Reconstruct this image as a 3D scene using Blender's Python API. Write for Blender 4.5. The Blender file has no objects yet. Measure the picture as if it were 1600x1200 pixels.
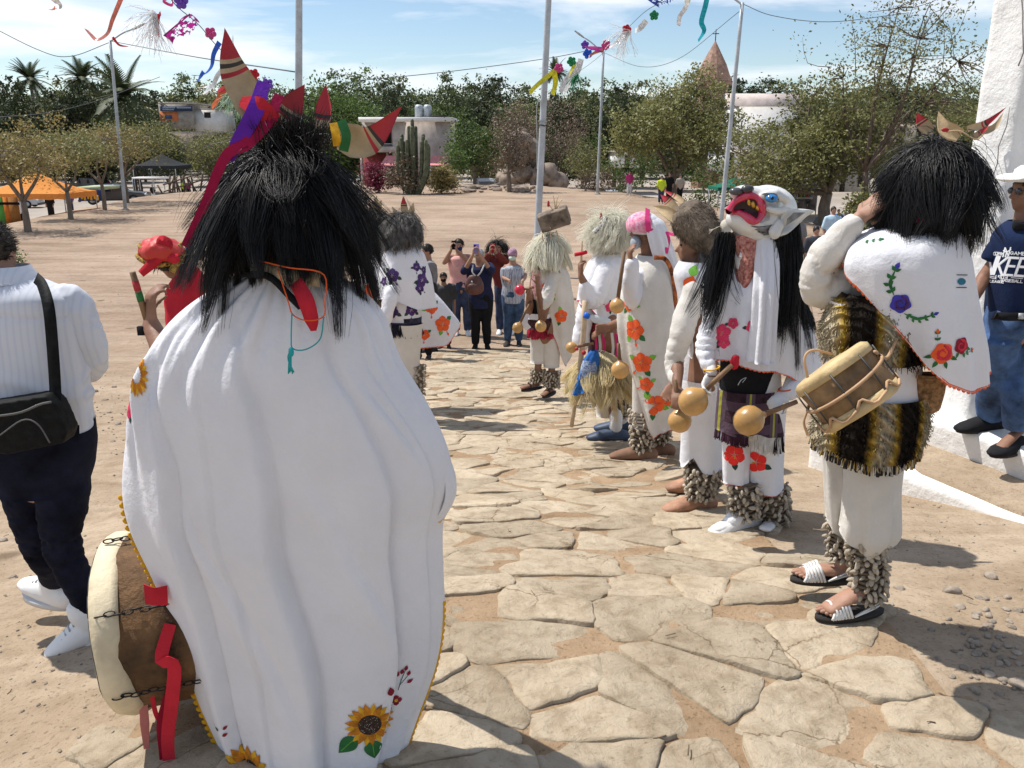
import bpy,bmesh,math,random
import numpy as np
from mathutils import Vector,Matrix
from mathutils.bvhtree import BVHTree
random.seed(7)
RNG=np.random.default_rng(11)
R=math.radians
SC=bpy.context.scene
COL=SC.collection
# ------------------------------------------------------------------ camera, sky, sun, exposure
CZ,PITCH,FPX=1.7,R(16.0),1300.0
cam_d=bpy.data.cameras.new('camera')
cam_d.sensor_width=36.0
cam_d.lens=FPX/1600.0*36.0
cam_d.clip_start=0.05
cam_d.clip_end=3000.0
cam=bpy.data.objects.new('camera',cam_d)
COL.objects.link(cam)
cam.location=(0,0,CZ)
cam.rotation_euler=(R(90)-PITCH,0,0)
SC.camera=cam
SUN_TO=Vector((-0.46,0.23,0.857)).normalized()
SUN_EL=math.asin(SUN_TO.z)
sun_d=bpy.data.lights.new('sun','SUN')
sun_d.energy=4.9
sun_d.angle=R(0.53)
sun_d.color=(1.0,0.955,0.89)
sun=bpy.data.objects.new('sun',sun_d)
COL.objects.link(sun)
sun.location=(-20,10,40)
sun.rotation_euler=(-SUN_TO).to_track_quat('-Z','Y').to_euler()
W=bpy.data.worlds.new("World")
SC.world=W
W.use_nodes=True
wn,wl=W.node_tree.nodes,W.node_tree.links
wn.clear()
w_out=wn.new('ShaderNodeOutputWorld')
w_bg=wn.new('ShaderNodeBackground')
w_bg.inputs['Strength'].default_value=0.115
sky=wn.new('ShaderNodeTexSky')
sky.sky_type='NISHITA'
sky.sun_disc=False
sky.sun_elevation=SUN_EL
sky.sun_rotation=math.atan2(SUN_TO.x,SUN_TO.y)
sky.air_density=1.0
sky.dust_density=0.25
sky.ozone_density=2.5
tc=wn.new('ShaderNodeTexCoord')
mp=wn.new('ShaderNodeMapping')
mp.inputs['Scale'].default_value=(1.3,1.3,8.0)
mp.inputs['Location'].default_value=(3.1,0.0,0.2)
nz=wn.new('ShaderNodeTexNoise')
nz.inputs['Scale'].default_value=2.3
nz.inputs['Detail'].default_value=9.0
nz.inputs['Roughness'].default_value=0.56
nz.inputs['Distortion'].default_value=0.35
cr=wn.new('ShaderNodeValToRGB')
cr.color_ramp.elements[0].position=0.46
cr.color_ramp.elements[0].color=(0,0,0,1)
cr.color_ramp.elements[1].position=0.63
cr.color_ramp.elements[1].color=(0.85,0.85,0.85,1)
mx=wn.new('ShaderNodeMixRGB')
mx.inputs['Color2'].default_value=(8.3,8.5,8.8,1)
wl.new(tc.outputs['Generated'],mp.inputs['Vector'])
wl.new(mp.outputs['Vector'],nz.inputs['Vector'])
wl.new(nz.outputs['Fac'],cr.inputs['Fac'])
wl.new(cr.outputs['Color'],mx.inputs['Fac'])
wl.new(sky.outputs['Color'],mx.inputs['Color1'])
wl.new(mx.outputs['Color'],w_bg.inputs['Color'])
wl.new(w_bg.outputs['Background'],w_out.inputs['Surface'])
SC.view_settings.view_transform='Standard'
SC.view_settings.look='None'
SC.view_settings.gamma=1.0
SC.view_settings.use_curve_mapping=False
SC.view_settings.exposure=0.22
SC.render.engine='CYCLES'
SC.cycles.max_bounces=10
SC.cycles.diffuse_bounces=7
SC.cycles.transmission_bounces=8
SC.cycles.transparent_max_bounces=12
# ------------------------------------------------------------------ geometry helpers
CP,SP=math.cos(PITCH),math.sin(PITCH)
def ray(px,py):
	a,b=(px-800.0)/FPX,(600.0-py)/FPX
	return np.array([a,CP+b*SP,-SP+b*CP])
def at(px,py,Y):
	d=ray(px,py)
	return np.array([0,0,CZ])+d*(Y/d[1])
def mpp(px,py,Y):
	p=at(px,py,Y)
	return(p[1]*CP-(p[2]-CZ)*SP)/FPX
def V3(*a):
	return np.array(a,float)
def unit(v):
	v=np.asarray(v,float)
	return v/(np.linalg.norm(v)+1e-12)
def join(parts):
	V,F,o=[],[],0
	for v,f in parts:
		v=np.asarray(v,float)
		V.append(v)
		F.extend([tuple(int(i)+o for i in q)for q in f])
		o+=len(v)
	return np.concatenate(V),F
def frames(P):
	P=np.asarray(P,float)
	n=len(P)
	T=np.gradient(P,axis=0)
	T/=np.linalg.norm(T,axis=1)[:,None]+1e-12
	up=V3(0,0,1)if abs(T[0][2])<0.9 else V3(0,1,0)
	N=[unit(np.cross(T[0],up))]
	for i in range(1,n):
		v=N[-1]-T[i]*np.dot(N[-1],T[i])
		N.append(unit(v))
	N=np.array(N)
	return T,N,np.cross(T,N)
def spline(P,n):
	P=np.asarray(P,float)
	if len(P)<3:
		t=np.linspace(0,1,n)[:,None]
		return P[0]*(1-t)+P[-1]*t
	Q=np.vstack([2*P[0]-P[1],P,2*P[-1]-P[-2]])
	s=np.linspace(0,len(P)-1,n)
	i=np.minimum(s.astype(int),len(P)-2)
	t=(s-i)[:,None]
	a,b,c,d=Q[i],Q[i+1],Q[i+2],Q[i+3]
	return 0.5*(2*b+(c-a)*t+(2*a-5*b+4*c-d)*t**2+(3*b-a-3*c+d)*t**3)
def tube(P,rad,n=8,cap=True,ref=None):
	P=np.asarray(P,float)
	m=len(P)
	if np.isscalar(rad):
		rad=[rad]*m
	ab=np.array([(r,r)if np.isscalar(r)else r for r in rad],float)
	T,N,B=frames(P)
	if ref is not None:
		ref=np.asarray(ref,float)
		N=ref-T*(T@ref)[:,None]
		N/=np.linalg.norm(N,axis=1)[:,None]+1e-12
		B=np.cross(T,N)
	th=np.linspace(0,2*math.pi,n,endpoint=False)
	V=(P[:,None,:]+N[:,None,:]*(np.cos(th)[None,:,None]*ab[:,0][:,None,None])+B[:,None,:]*(np.sin(th)[None,:,None]*ab[:,1][:,None,None])).reshape(-1,3)
	F=[]
	for i in range(m-1):
		for j in range(n):
			k=(j+1)%n
			F.append((i*n+j,i*n+k,(i+1)*n+k,(i+1)*n+j))
	if cap:
		F.append(tuple(range(n))[::-1])
		F.append(tuple((m-1)*n+j for j in range(n)))
	return V,F
def capsule(P,rad,n=10,ref=None):
	P=np.asarray(P,float)
	capsule.last=P
	if np.isscalar(rad):
		rad=[rad]*len(P)
	ab=[np.array((r,r)if np.isscalar(r)else r,float)for r in rad]
	d0,d1=unit(P[0]-P[1]),unit(P[-1]-P[-2])
	r0,r1=min(ab[0]),min(ab[-1])
	pts=[P[0]+d0*r0*0.95,P[0]+d0*r0*0.7]+list(P)+[P[-1]+d1*r1*0.7,P[-1]+d1*r1*0.95]
	rr=[ab[0]*0.25,ab[0]*0.72]+ab+[ab[-1]*0.72,ab[-1]*0.25]
	return tube(pts,[tuple(r)for r in rr],n,True,ref)
def ellipsoid(c,r,nu=14,nv=9,rot=None):
	r=np.array([r,r,r]if np.isscalar(r)else r,float)
	V=[(0,0,1)]
	for i in range(1,nv):
		ph=math.pi*i/nv
		for j in range(nu):
			th=2*math.pi*j/nu
			V.append((math.sin(ph)*math.cos(th),math.sin(ph)*math.sin(th),math.cos(ph)))
	V.append((0,0,-1))
	V=np.array(V)*r
	if rot is not None:
		V=V@np.array(rot).T
	F=[(0,1+j,1+(j+1)%nu)for j in range(nu)]
	for i in range(nv-2):
		for j in range(nu):
			k=(j+1)%nu
			F.append((1+i*nu+j,1+(i+1)*nu+j,1+(i+1)*nu+k,1+i*nu+k))
	l=len(V)-1
	o=1+(nv-2)*nu
	F+=[(l,o+(j+1)%nu,o+j)for j in range(nu)]
	return V+np.asarray(c,float),F
def basis(z,x=(1,0,0)):
	z=unit(z)
	x=np.asarray(x,float)
	x=x-z*np.dot(x,z)
	if np.linalg.norm(x)<1e-5:
		x=np.cross(z,(0,1,0))
	x=unit(x)
	return np.stack([x,np.cross(z,x),z],1)
def rotz(a):
	return np.array([[math.cos(a),-math.sin(a),0],[math.sin(a),math.cos(a),0],[0,0,1]])
def box(c,s,rot=None):
	V=np.array([(x,y,z)for x in(-.5,.5)for y in(-.5,.5)for z in(-.5,.5)])*np.asarray(s,float)
	if rot is not None:
		V=V@np.array(rot).T
	return V+np.asarray(c,float),[(0,1,3,2),(4,6,7,5),(0,4,5,1),(2,3,7,6),(0,2,6,4),(1,5,7,3)]
def lathe(prof,n=24,M=None,c=(0,0,0)):
	m=len(prof)
	th=np.linspace(0,2*math.pi,n,endpoint=False)
	V=np.array([(r*math.cos(t),r*math.sin(t),z)for r,z in prof for t in th])
	if M is not None:
		V=V@np.array(M).T
	F=[(i*n+j,i*n+(j+1)%n,(i+1)*n+(j+1)%n,(i+1)*n+j)for i in range(m-1)for j in range(n)]
	if prof[0][0]>1e-6:
		F.append(tuple(range(n))[::-1])
	if prof[-1][0]>1e-6:
		F.append(tuple((m-1)*n+j for j in range(n)))
	return V+np.asarray(c,float),F
def prism(poly,h,M=None,c=(0,0,0)):
	n=len(poly)
	V=np.array([(x,y,z)for z in(-h/2,h/2)for x,y in poly])
	if M is not None:
		V=V@np.array(M).T
	F=[tuple(range(n))[::-1],tuple(range(n,2*n))]+[(i,(i+1)%n,n+(i+1)%n,n+i)for i in range(n)]
	return V+np.asarray(c,float),F
def grid_faces(nr,nc,wrap=False):
	F=[]
	for i in range(nr-1):
		for j in range(nc if wrap else nc-1):
			k=(j+1)%nc
			F.append((i*nc+j,i*nc+k,(i+1)*nc+k,(i+1)*nc+j))
	return F
def fbm(P,scale,seed=0,octaves=3):
	P=np.asarray(P,float)*scale
	rg=np.random.default_rng(seed)
	out=np.zeros(len(P))
	amp,tot,f=1.0,0.0,1.0
	for o in range(octaves):
		for k in range(4):
			d=rg.normal(size=3)
			d/=np.linalg.norm(d)
			out+=amp*np.sin(P@d*f*2.1+rg.uniform(0,6.28)+0.8*np.sin(P@np.roll(d,1)*f*1.3+rg.uniform(0,6)))
		tot+=amp*2.2
		amp*=0.5
		f*=2.0
	return out/tot
def mesh(name,V,F,mats=None,smooth=True,mi=None):
	me=bpy.data.meshes.new(name)
	V=np.asarray(V,float)
	if isinstance(F,np.ndarray):
		nf,k=F.shape
		me.vertices.add(len(V))
		me.vertices.foreach_set('co',V.astype(np.float32).ravel())
		me.loops.add(nf*k)
		me.loops.foreach_set('vertex_index',F.astype(np.int32).ravel())
		me.polygons.add(nf)
		me.polygons.foreach_set('loop_start',np.arange(0,nf*k,k,dtype=np.int32))
		me.polygons.foreach_set('loop_total',np.full(nf,k,dtype=np.int32))
		me.update(calc_edges=True)
	else:
		me.from_pydata([tuple(v)for v in V],[],F)
	if smooth:
		me.polygons.foreach_set('use_smooth',[True]*len(me.polygons))
	if mats is not None:
		for m in(mats if isinstance(mats,(list,tuple))else[mats]):
			me.materials.append(m)
	if mi is not None:
		me.polygons.foreach_set('material_index',np.asarray(mi,dtype=np.int32))
	me.update()
	return me
def thing(name,label,cat,loc,group=None):
	o=bpy.data.objects.new(name,None)
	COL.objects.link(o)
	o.location=tuple(float(v)for v in loc)
	o.empty_display_size=0.1
	o['label']=label
	o['category']=cat
	if group:
		o['group']=group
	o['org']=[float(v)for v in loc]
	return o
def org(o):
	while o.parent is not None:
		o=o.parent
	return np.array(o['org'])if 'org' in o else np.zeros(3)
def part(name,VF,mat,parent,smooth=True,kind=None,label=None):
	V,F=VF
	me=mesh(name,np.asarray(V,float)-org(parent),F,mat,smooth)
	o=bpy.data.objects.new(name,me)
	COL.objects.link(o)
	o.parent=parent
	if kind:
		o['kind']=kind
	if label:
		o['label']=label
	return o
def solo(name,VF,mat,label,cat,group=None,smooth=True,kind=None):
	V,F=VF
	V=np.asarray(V,float)
	b=np.array([V[:,0].mean(),V[:,1].mean(),V[:,2].min()])
	me=mesh(name,V-b,F,mat,smooth)
	o=bpy.data.objects.new(name,me)
	COL.objects.link(o)
	o.location=tuple(float(x)for x in b)
	o['org']=[float(x)for x in b]
	if kind:
		o['kind']=kind
	else:
		o['label']=label
		o['category']=cat
	if group:
		o['group']=group
	return o
def structure(name,VF,mat,smooth=True):
	me=mesh(name,VF[0],VF[1],mat,smooth)
	o=bpy.data.objects.new(name,me)
	COL.objects.link(o)
	o['kind']='structure'
	return o
def copy_tree(o,loc,rz=0.0,scale=None,label=None,parent=None):
	c=o.copy()
	COL.objects.link(c)
	if parent is None:
		c.location=tuple(float(v)for v in loc)
		c.rotation_euler=(0,0,rz)
		if scale is not None:
			c.scale=(scale,scale,scale)if np.isscalar(scale)else scale
		if label:
			c['label']=label
	else:
		c.parent=parent
	for ch in list(o.children):
		copy_tree(ch,None,parent=c)
	return c
TMP=bpy.data.scenes.new('tmp')
def remeshed(parts,voxel,smooth=4,factor=0.5):
	V,F=join(parts)
	me=bpy.data.meshes.new('t')
	me.from_pydata([tuple(v)for v in V],[],F)
	bm=bmesh.new()
	bm.from_mesh(me)
	bmesh.ops.triangulate(bm,faces=bm.faces[:])
	islands_fix(bm)
	bm.to_mesh(me)
	bm.free()
	ob=bpy.data.objects.new('t',me)
	TMP.collection.objects.link(ob)
	m=ob.modifiers.new('r','REMESH')
	m.mode='VOXEL'
	m.voxel_size=voxel
	s=ob.modifiers.new('s','SMOOTH')
	s.factor=factor
	s.iterations=smooth
	with bpy.context.temp_override(scene=TMP,view_layer=TMP.view_layers[0]):
		dg=bpy.context.evaluated_depsgraph_get()
		dg.update()
	ev=ob.evaluated_get(dg)
	m2=ev.to_mesh()
	n=len(m2.vertices)
	co=np.empty(n*3,np.float32)
	m2.vertices.foreach_get('co',co)
	k=len(m2.polygons)
	lt=np.empty(k,np.int32)
	m2.polygons.foreach_get('loop_total',lt)
	li=np.empty(len(m2.loops),np.int32)
	m2.loops.foreach_get('vertex_index',li)
	ev.to_mesh_clear()
	bpy.data.objects.remove(ob)
	bpy.data.meshes.remove(me)
	V=co.reshape(-1,3).astype(float)
	if(lt==4).all():
		return V,li.reshape(-1,4)
	F,p=[],0
	for t in lt:
		F.append(tuple(li[p:p+t]))
		p+=t
	return V,F
def islands_fix(bm):
	bmesh.ops.recalc_face_normals(bm,faces=bm.faces[:])
def vnormals(V,F):
	V=np.asarray(V,float)
	N=np.zeros_like(V)
	if isinstance(F,np.ndarray):
		a,b,c=V[F[:,0]],V[F[:,1]],V[F[:,2]]
		n=np.cross(b-a,c-a)
		for k in range(F.shape[1]):
			np.add.at(N,F[:,k],n)
	else:
		for f in F:
			n=np.cross(V[f[1]]-V[f[0]],V[f[2]]-V[f[0]])
			for k in f:
				N[k]+=n
	return N/(np.linalg.norm(N,axis=1)[:,None]+1e-12)
def wrinkle(VF,amp,scale,seed,stretch=(1,1,1),octaves=3):
	V,F=VF
	N=vnormals(V,F)
	q=amp*fbm(V*np.asarray(stretch),scale,seed,octaves)
	if amp>.0145:
		q=q*.4-amp*.75*creases(V,capsule.last,.052 if amp<.03 else.085,seed)
	return V+N*q[:,None],F
def creases(V,P,lam,seed):
	S=spline(P,40)
	D=((V[:,None,:]-S[None])**2).sum(-1)
	i=D.argmin(1)
	L=np.concatenate([[0],np.cumsum(np.linalg.norm(np.diff(S,axis=0),axis=1))])[i]
	T=np.gradient(S,axis=0)
	T/=np.linalg.norm(T,axis=1)[:,None]+1e-9
	k=np.linalg.norm(np.gradient(T,axis=0),axis=1)
	k=np.convolve(np.pad(k,4,mode='edge'),np.ones(9)/9,'valid')
	k=.35+.65*k/(k.max()+1e-9)
	w=fbm(V,9,seed+3,2)
	v=np.abs(np.sin(math.pi*L/lam+2.6*w+.9*fbm(V,22,seed+5,2)))
	return(1-v**.55)*k[i]*np.clip(.6+.8*fbm(V,6,seed+9,2),0,1)
def strands(roots,dirs,length,rad,seg=6,g=0.5,wind=(0,0,0),jit=0.12,seed=1,shell=None,taper=0.25,sides=3,clump=0,cpull=0.5):
	rg=np.random.default_rng(seed)
	P=np.asarray(roots,float).copy()
	n=len(P)
	D=np.asarray(dirs,float)
	D=D/(np.linalg.norm(D,axis=1)[:,None]+1e-9)
	L=np.broadcast_to(np.asarray(length,float),(n,))
	pts=[P.copy()]
	wind=np.asarray(wind,float)
	ph=rg.normal(size=(n,3))*jit
	for k in range(seg):
		D=D+np.array([0,0,-1.0])*g/seg*2+wind/seg*2+ph*0.6+rg.normal(size=(n,3))*jit*0.4
		D/=np.linalg.norm(D,axis=1)[:,None]+1e-9
		P=P+D*(L/seg)[:,None]
		if shell is not None:
			for(c,r)in shell:
				q=(P-c)/r
				l=np.linalg.norm(q,axis=1)
				m=l<1
				if m.any():
					P[m]=c+q[m]/(l[m][:,None]+1e-9)*r
		pts.append(P.copy())
	pts=np.stack(pts,1)
	if clump:
		lead=rg.integers(0,n,max(1,n//clump))
		d2=((pts[:,0,None,:]-pts[lead,0][None])**2).sum(-1)
		j=lead[d2.argmin(1)]
		w=(np.linspace(0,1,seg+1)**1.3*cpull)[None,:,None]
		pts=pts*(1-w)+(pts[j]+rg.normal(size=(n,1,3))*0.004)*w
	T=np.gradient(pts,axis=1)
	T/=np.linalg.norm(T,axis=2)[...,None]+1e-9
	up=rg.normal(size=(n,1,3))
	N=np.cross(T,np.broadcast_to(up,T.shape))
	N/=np.linalg.norm(N,axis=2)[...,None]+1e-9
	B=np.cross(T,N)
	r=rad*(1-(1-taper)*np.linspace(0,1,seg+1)**1.5)
	th=np.linspace(0,2*math.pi,sides,endpoint=False)
	Q=pts[:,:,None,:]+(N[:,:,None,:]*np.cos(th)[None,None,:,None]+B[:,:,None,:]*np.sin(th)[None,None,:,None])*r[None,:,None,None]
	V=Q.reshape(-1,3)
	base=np.arange(n)[:,None,None]*(seg+1)*sides
	i=np.arange(seg)[None,:,None]*sides
	j=np.arange(sides)[None,None,:]
	j2=(j+1)%sides
	F=np.stack([base+i+j,base+i+j2,base+i+sides+j2,base+i+sides+j],-1).reshape(-1,4)
	return V,F
def leaf_cards(C,size,rg,flat=0.3,asp=0.6,size_var=0.4):
	n=len(C)
	nrm=rg.normal(size=(n,3))
	nrm[:,2]=np.abs(nrm[:,2])+flat
	nrm/=np.linalg.norm(nrm,axis=1)[:,None]
	t=np.cross(nrm,rg.normal(size=(n,3)))
	t/=np.linalg.norm(t,axis=1)[:,None]+1e-9
	b=np.cross(nrm,t)
	s=size*(1+size_var*rg.uniform(-1,1,n))[:,None]
	V=np.stack([C-t*s,C+b*s*asp+nrm*s*.15,C+t*s,C-b*s*asp+nrm*s*.15],1).reshape(-1,3)
	F=np.arange(n*4).reshape(n,4)
	return V,F
# ------------------------------------------------------------------ materials
MATS={}
def mat(name,col,rough=0.8,var=0.12,scale=6.0,bump=0.0,bscale=30.0,metal=0.0,transl=0.0,col2=None,rand=0.0,spec=0.3,stretch=None,detail=4.0,coat=0.0):
	if name in MATS:
		return MATS[name]
	m=bpy.data.materials.new(name)
	m.use_nodes=True
	nt=m.node_tree
	nd,lk=nt.nodes,nt.links
	nd.clear()
	out=nd.new('ShaderNodeOutputMaterial')
	bs=nd.new('ShaderNodeBsdfPrincipled')
	bs.inputs['Roughness'].default_value=rough
	bs.inputs['Metallic'].default_value=metal
	bs.inputs['Specular IOR Level'].default_value=spec
	if coat:
		bs.inputs['Coat Weight'].default_value=coat
		bs.inputs['Coat Roughness'].default_value=0.15
	tcn=nd.new('ShaderNodeTexCoord')
	src=tcn.outputs['Object']
	if stretch:
		mpn=nd.new('ShaderNodeMapping')
		mpn.inputs['Scale'].default_value=stretch
		lk.new(src,mpn.inputs['Vector'])
		src=mpn.outputs['Vector']
	n1=nd.new('ShaderNodeTexNoise')
	n1.inputs['Scale'].default_value=scale
	n1.inputs['Detail'].default_value=detail
	n1.inputs['Roughness'].default_value=0.6
	lk.new(src,n1.inputs['Vector'])
	c1=tuple(col)
	c2=tuple(col2)if col2 else tuple(max(0.0,v*(1-2.2*var))for v in col)
	if not col2:
		c1=tuple(min(0.95,v*(1+var))for v in col)
	rp=nd.new('ShaderNodeValToRGB')
	rp.color_ramp.elements[0].position=0.32
	rp.color_ramp.elements[0].color=(*c2,1)
	rp.color_ramp.elements[1].position=0.68
	rp.color_ramp.elements[1].color=(*c1,1)
	lk.new(n1.outputs['Fac'],rp.inputs['Fac'])
	csock=rp.outputs['Color']
	if rand:
		oi=nd.new('ShaderNodeObjectInfo')
		hs=nd.new('ShaderNodeHueSaturation')
		mr=nd.new('ShaderNodeMapRange')
		mr.inputs['To Min'].default_value=1-rand
		mr.inputs['To Max'].default_value=1+rand
		lk.new(oi.outputs['Random'],mr.inputs['Value'])
		lk.new(mr.outputs['Result'],hs.inputs['Value'])
		lk.new(csock,hs.inputs['Color'])
		csock=hs.outputs['Color']
	lk.new(csock,bs.inputs['Base Color'])
	sh=bs.outputs['BSDF']
	bnode=None
	if bump:
		n2=nd.new('ShaderNodeTexNoise')
		n2.inputs['Scale'].default_value=bscale
		n2.inputs['Detail'].default_value=6.0
		n2.inputs['Roughness'].default_value=0.65
		lk.new(src,n2.inputs['Vector'])
		bnode=nd.new('ShaderNodeBump')
		bnode.inputs['Strength'].default_value=min(1.0,bump)
		bnode.inputs['Distance'].default_value=0.02 if bump<=1 else 0.02*bump
		lk.new(n2.outputs['Fac'],bnode.inputs['Height'])
		lk.new(bnode.outputs['Normal'],bs.inputs['Normal'])
	if transl:
		tr=nd.new('ShaderNodeBsdfTranslucent')
		lk.new(csock,tr.inputs['Color'])
		ms=nd.new('ShaderNodeMixShader')
		ms.inputs['Fac'].default_value=transl
		lk.new(sh,ms.inputs[1])
		lk.new(tr.outputs['BSDF'],ms.inputs[2])
		sh=ms.outputs['Shader']
	lk.new(sh,out.inputs['Surface'])
	MATS[name]=m
	return m
def glassy(name,col=(0.02,0.025,0.03)):
	return mat(name,col,rough=0.08,var=0.05,spec=0.6)
# ------------------------------------------------------------------ terrain
_py=np.array([-30,-6,0,2.2,2.73,4.0,5.5,8.5,12.9,16,20,60,2000.])
_pz=np.array([-1.6,-1.60,-1.62,-1.635,-1.68,-1.89,-2.12,-2.60,-3.12,-3.25,-3.3,-3.3,-3.3])+CZ
_fy=np.linspace(-30,100,2601)
_fz=np.interp(_fy,_py,_pz)
_k=np.exp(-np.linspace(-2,2,17)**2)
_k/=_k.sum()
_fz=np.convolve(np.pad(_fz,8,mode='edge'),_k,'valid')
MOUND=np.array([(-24,-12),(-22,10),(-21.0,34),(-24.5,60),(-20,70),(0,76),(7.5,62),(12.2,40),(11.5,28),(15,18),(16,-12.)])
def mound_dist(x,y):
	x,y=np.asarray(x,float),np.asarray(y,float)
	P=np.stack([x,y],-1)
	d=np.full(x.shape,1e9)
	ins=np.zeros(x.shape,bool)
	n=len(MOUND)
	for i in range(n):
		a,b=MOUND[i],MOUND[(i+1)%n]
		e=b-a
		w=P-a
		t=np.clip((w@e)/(e@e),0,1)
		q=w-t[...,None]*e
		d=np.minimum(d,np.sqrt((q**2).sum(-1)))
		c1=(a[1]<=y)&(b[1]>y)
		c2=(a[1]>y)&(b[1]<=y)
		cr_=e[0]*w[...,1]-e[1]*w[...,0]
		ins^=(c1&(cr_>0))|(c2&(cr_<0))
	return np.where(ins,-d,d)
def gz0(x,y):
	x,y=np.asarray(x,float),np.asarray(y,float)
	z=np.interp(y,_fy,_fz)
	fade=np.clip((11-y)/6,0,1)
	z=z-fade*np.minimum(0.32,0.17*np.maximum(0,-x-0.9))
	d=mound_dist(x,y)
	s=np.clip(d/9.0,0,1)
	s=s*s*(3-2*s)
	near=np.clip((y+5)/15,0,1)
	z=z-2.0*s*near
	z=z+0.05*np.clip(1-np.abs(d)/1.5,0,1)
	far=np.clip((y-110)/250,0,1)
	return z+4.0*far*far
def gz(x,y):
	x,y=np.asarray(x,float),np.asarray(y,float)
	sh=x.shape
	P=np.stack([x.ravel(),y.ravel(),0*x.ravel()],1)
	n=(fbm(P,0.55,3,3)*0.035+fbm(P,2.6,4,3)*0.012).reshape(sh)
	return gz0(x,y)+n*np.clip(1.4-np.abs(y)/60,0.25,1)
def gzf(x,y):
	return float(gz(np.array([x]),np.array([y]))[0])
def ground(px,py):
	d=ray(px,py)
	o=np.array([0,0,CZ])
	t=np.geomspace(0.6,400,260)
	for k in range(3):
		P=o+t[:,None]*d
		below=P[:,2]<gz(P[:,0],P[:,1])
		if not below.any():
			return P[-1]
		i=max(1,int(below.argmax()))
		t=np.linspace(t[i-1],t[i],30)
	return P[i]
def lines(a,b,fine0,fine1,step,growth):
	out=list(np.arange(fine0,fine1,step))
	s,v=step,fine1
	while v<b:
		out.append(v)
		s*=growth
		v+=s
	out.append(b)
	s,v=step,fine0-step
	while v>a:
		out.insert(0,v)
		s*=growth
		v-=s
	out.insert(0,a)
	return np.array(out)
_xs=lines(-900,900,-4.0,4.5,0.05,1.09)
_ys=lines(-40,1500,0.3,7.0,0.05,1.045)
GX,GY=np.meshgrid(_xs,_ys)
GZ=gz(GX,GY)
_pl=[(120,1199),(420,1000),(560,800),(640,700),(650,640),(652,590),(690,548)]
_pr=[(838,548),(890,610),(950,655),(1040,700),(1130,770),(1215,845),(1290,895),(1400,985),(1500,1070),(1599,1150)]
_L=[ground(*p)[:2]for p in _pl]
_Rr=[ground(*p)[:2]for p in _pr]
PATH=np.array([(_L[0][0]-.3,0.9)]+_L+_Rr+[(_Rr[-1][0]+.35,1.5),(_Rr[-1][0]+.2,0.9)])
def poly_inside(poly,x,y):
	x,y=np.asarray(x,float),np.asarray(y,float)
	ins=np.zeros(x.shape,bool)
	n=len(poly)
	for i in range(n):
		a,b=poly[i],poly[(i+1)%n]
		c=(a[1]>y)!=(b[1]>y)
		with np.errstate(divide='ignore',invalid='ignore'):
			xx=a[0]+(y-a[1])/(b[1]-a[1])*(b[0]-a[0])
		ins^=c&(x<xx)
	return ins
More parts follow.
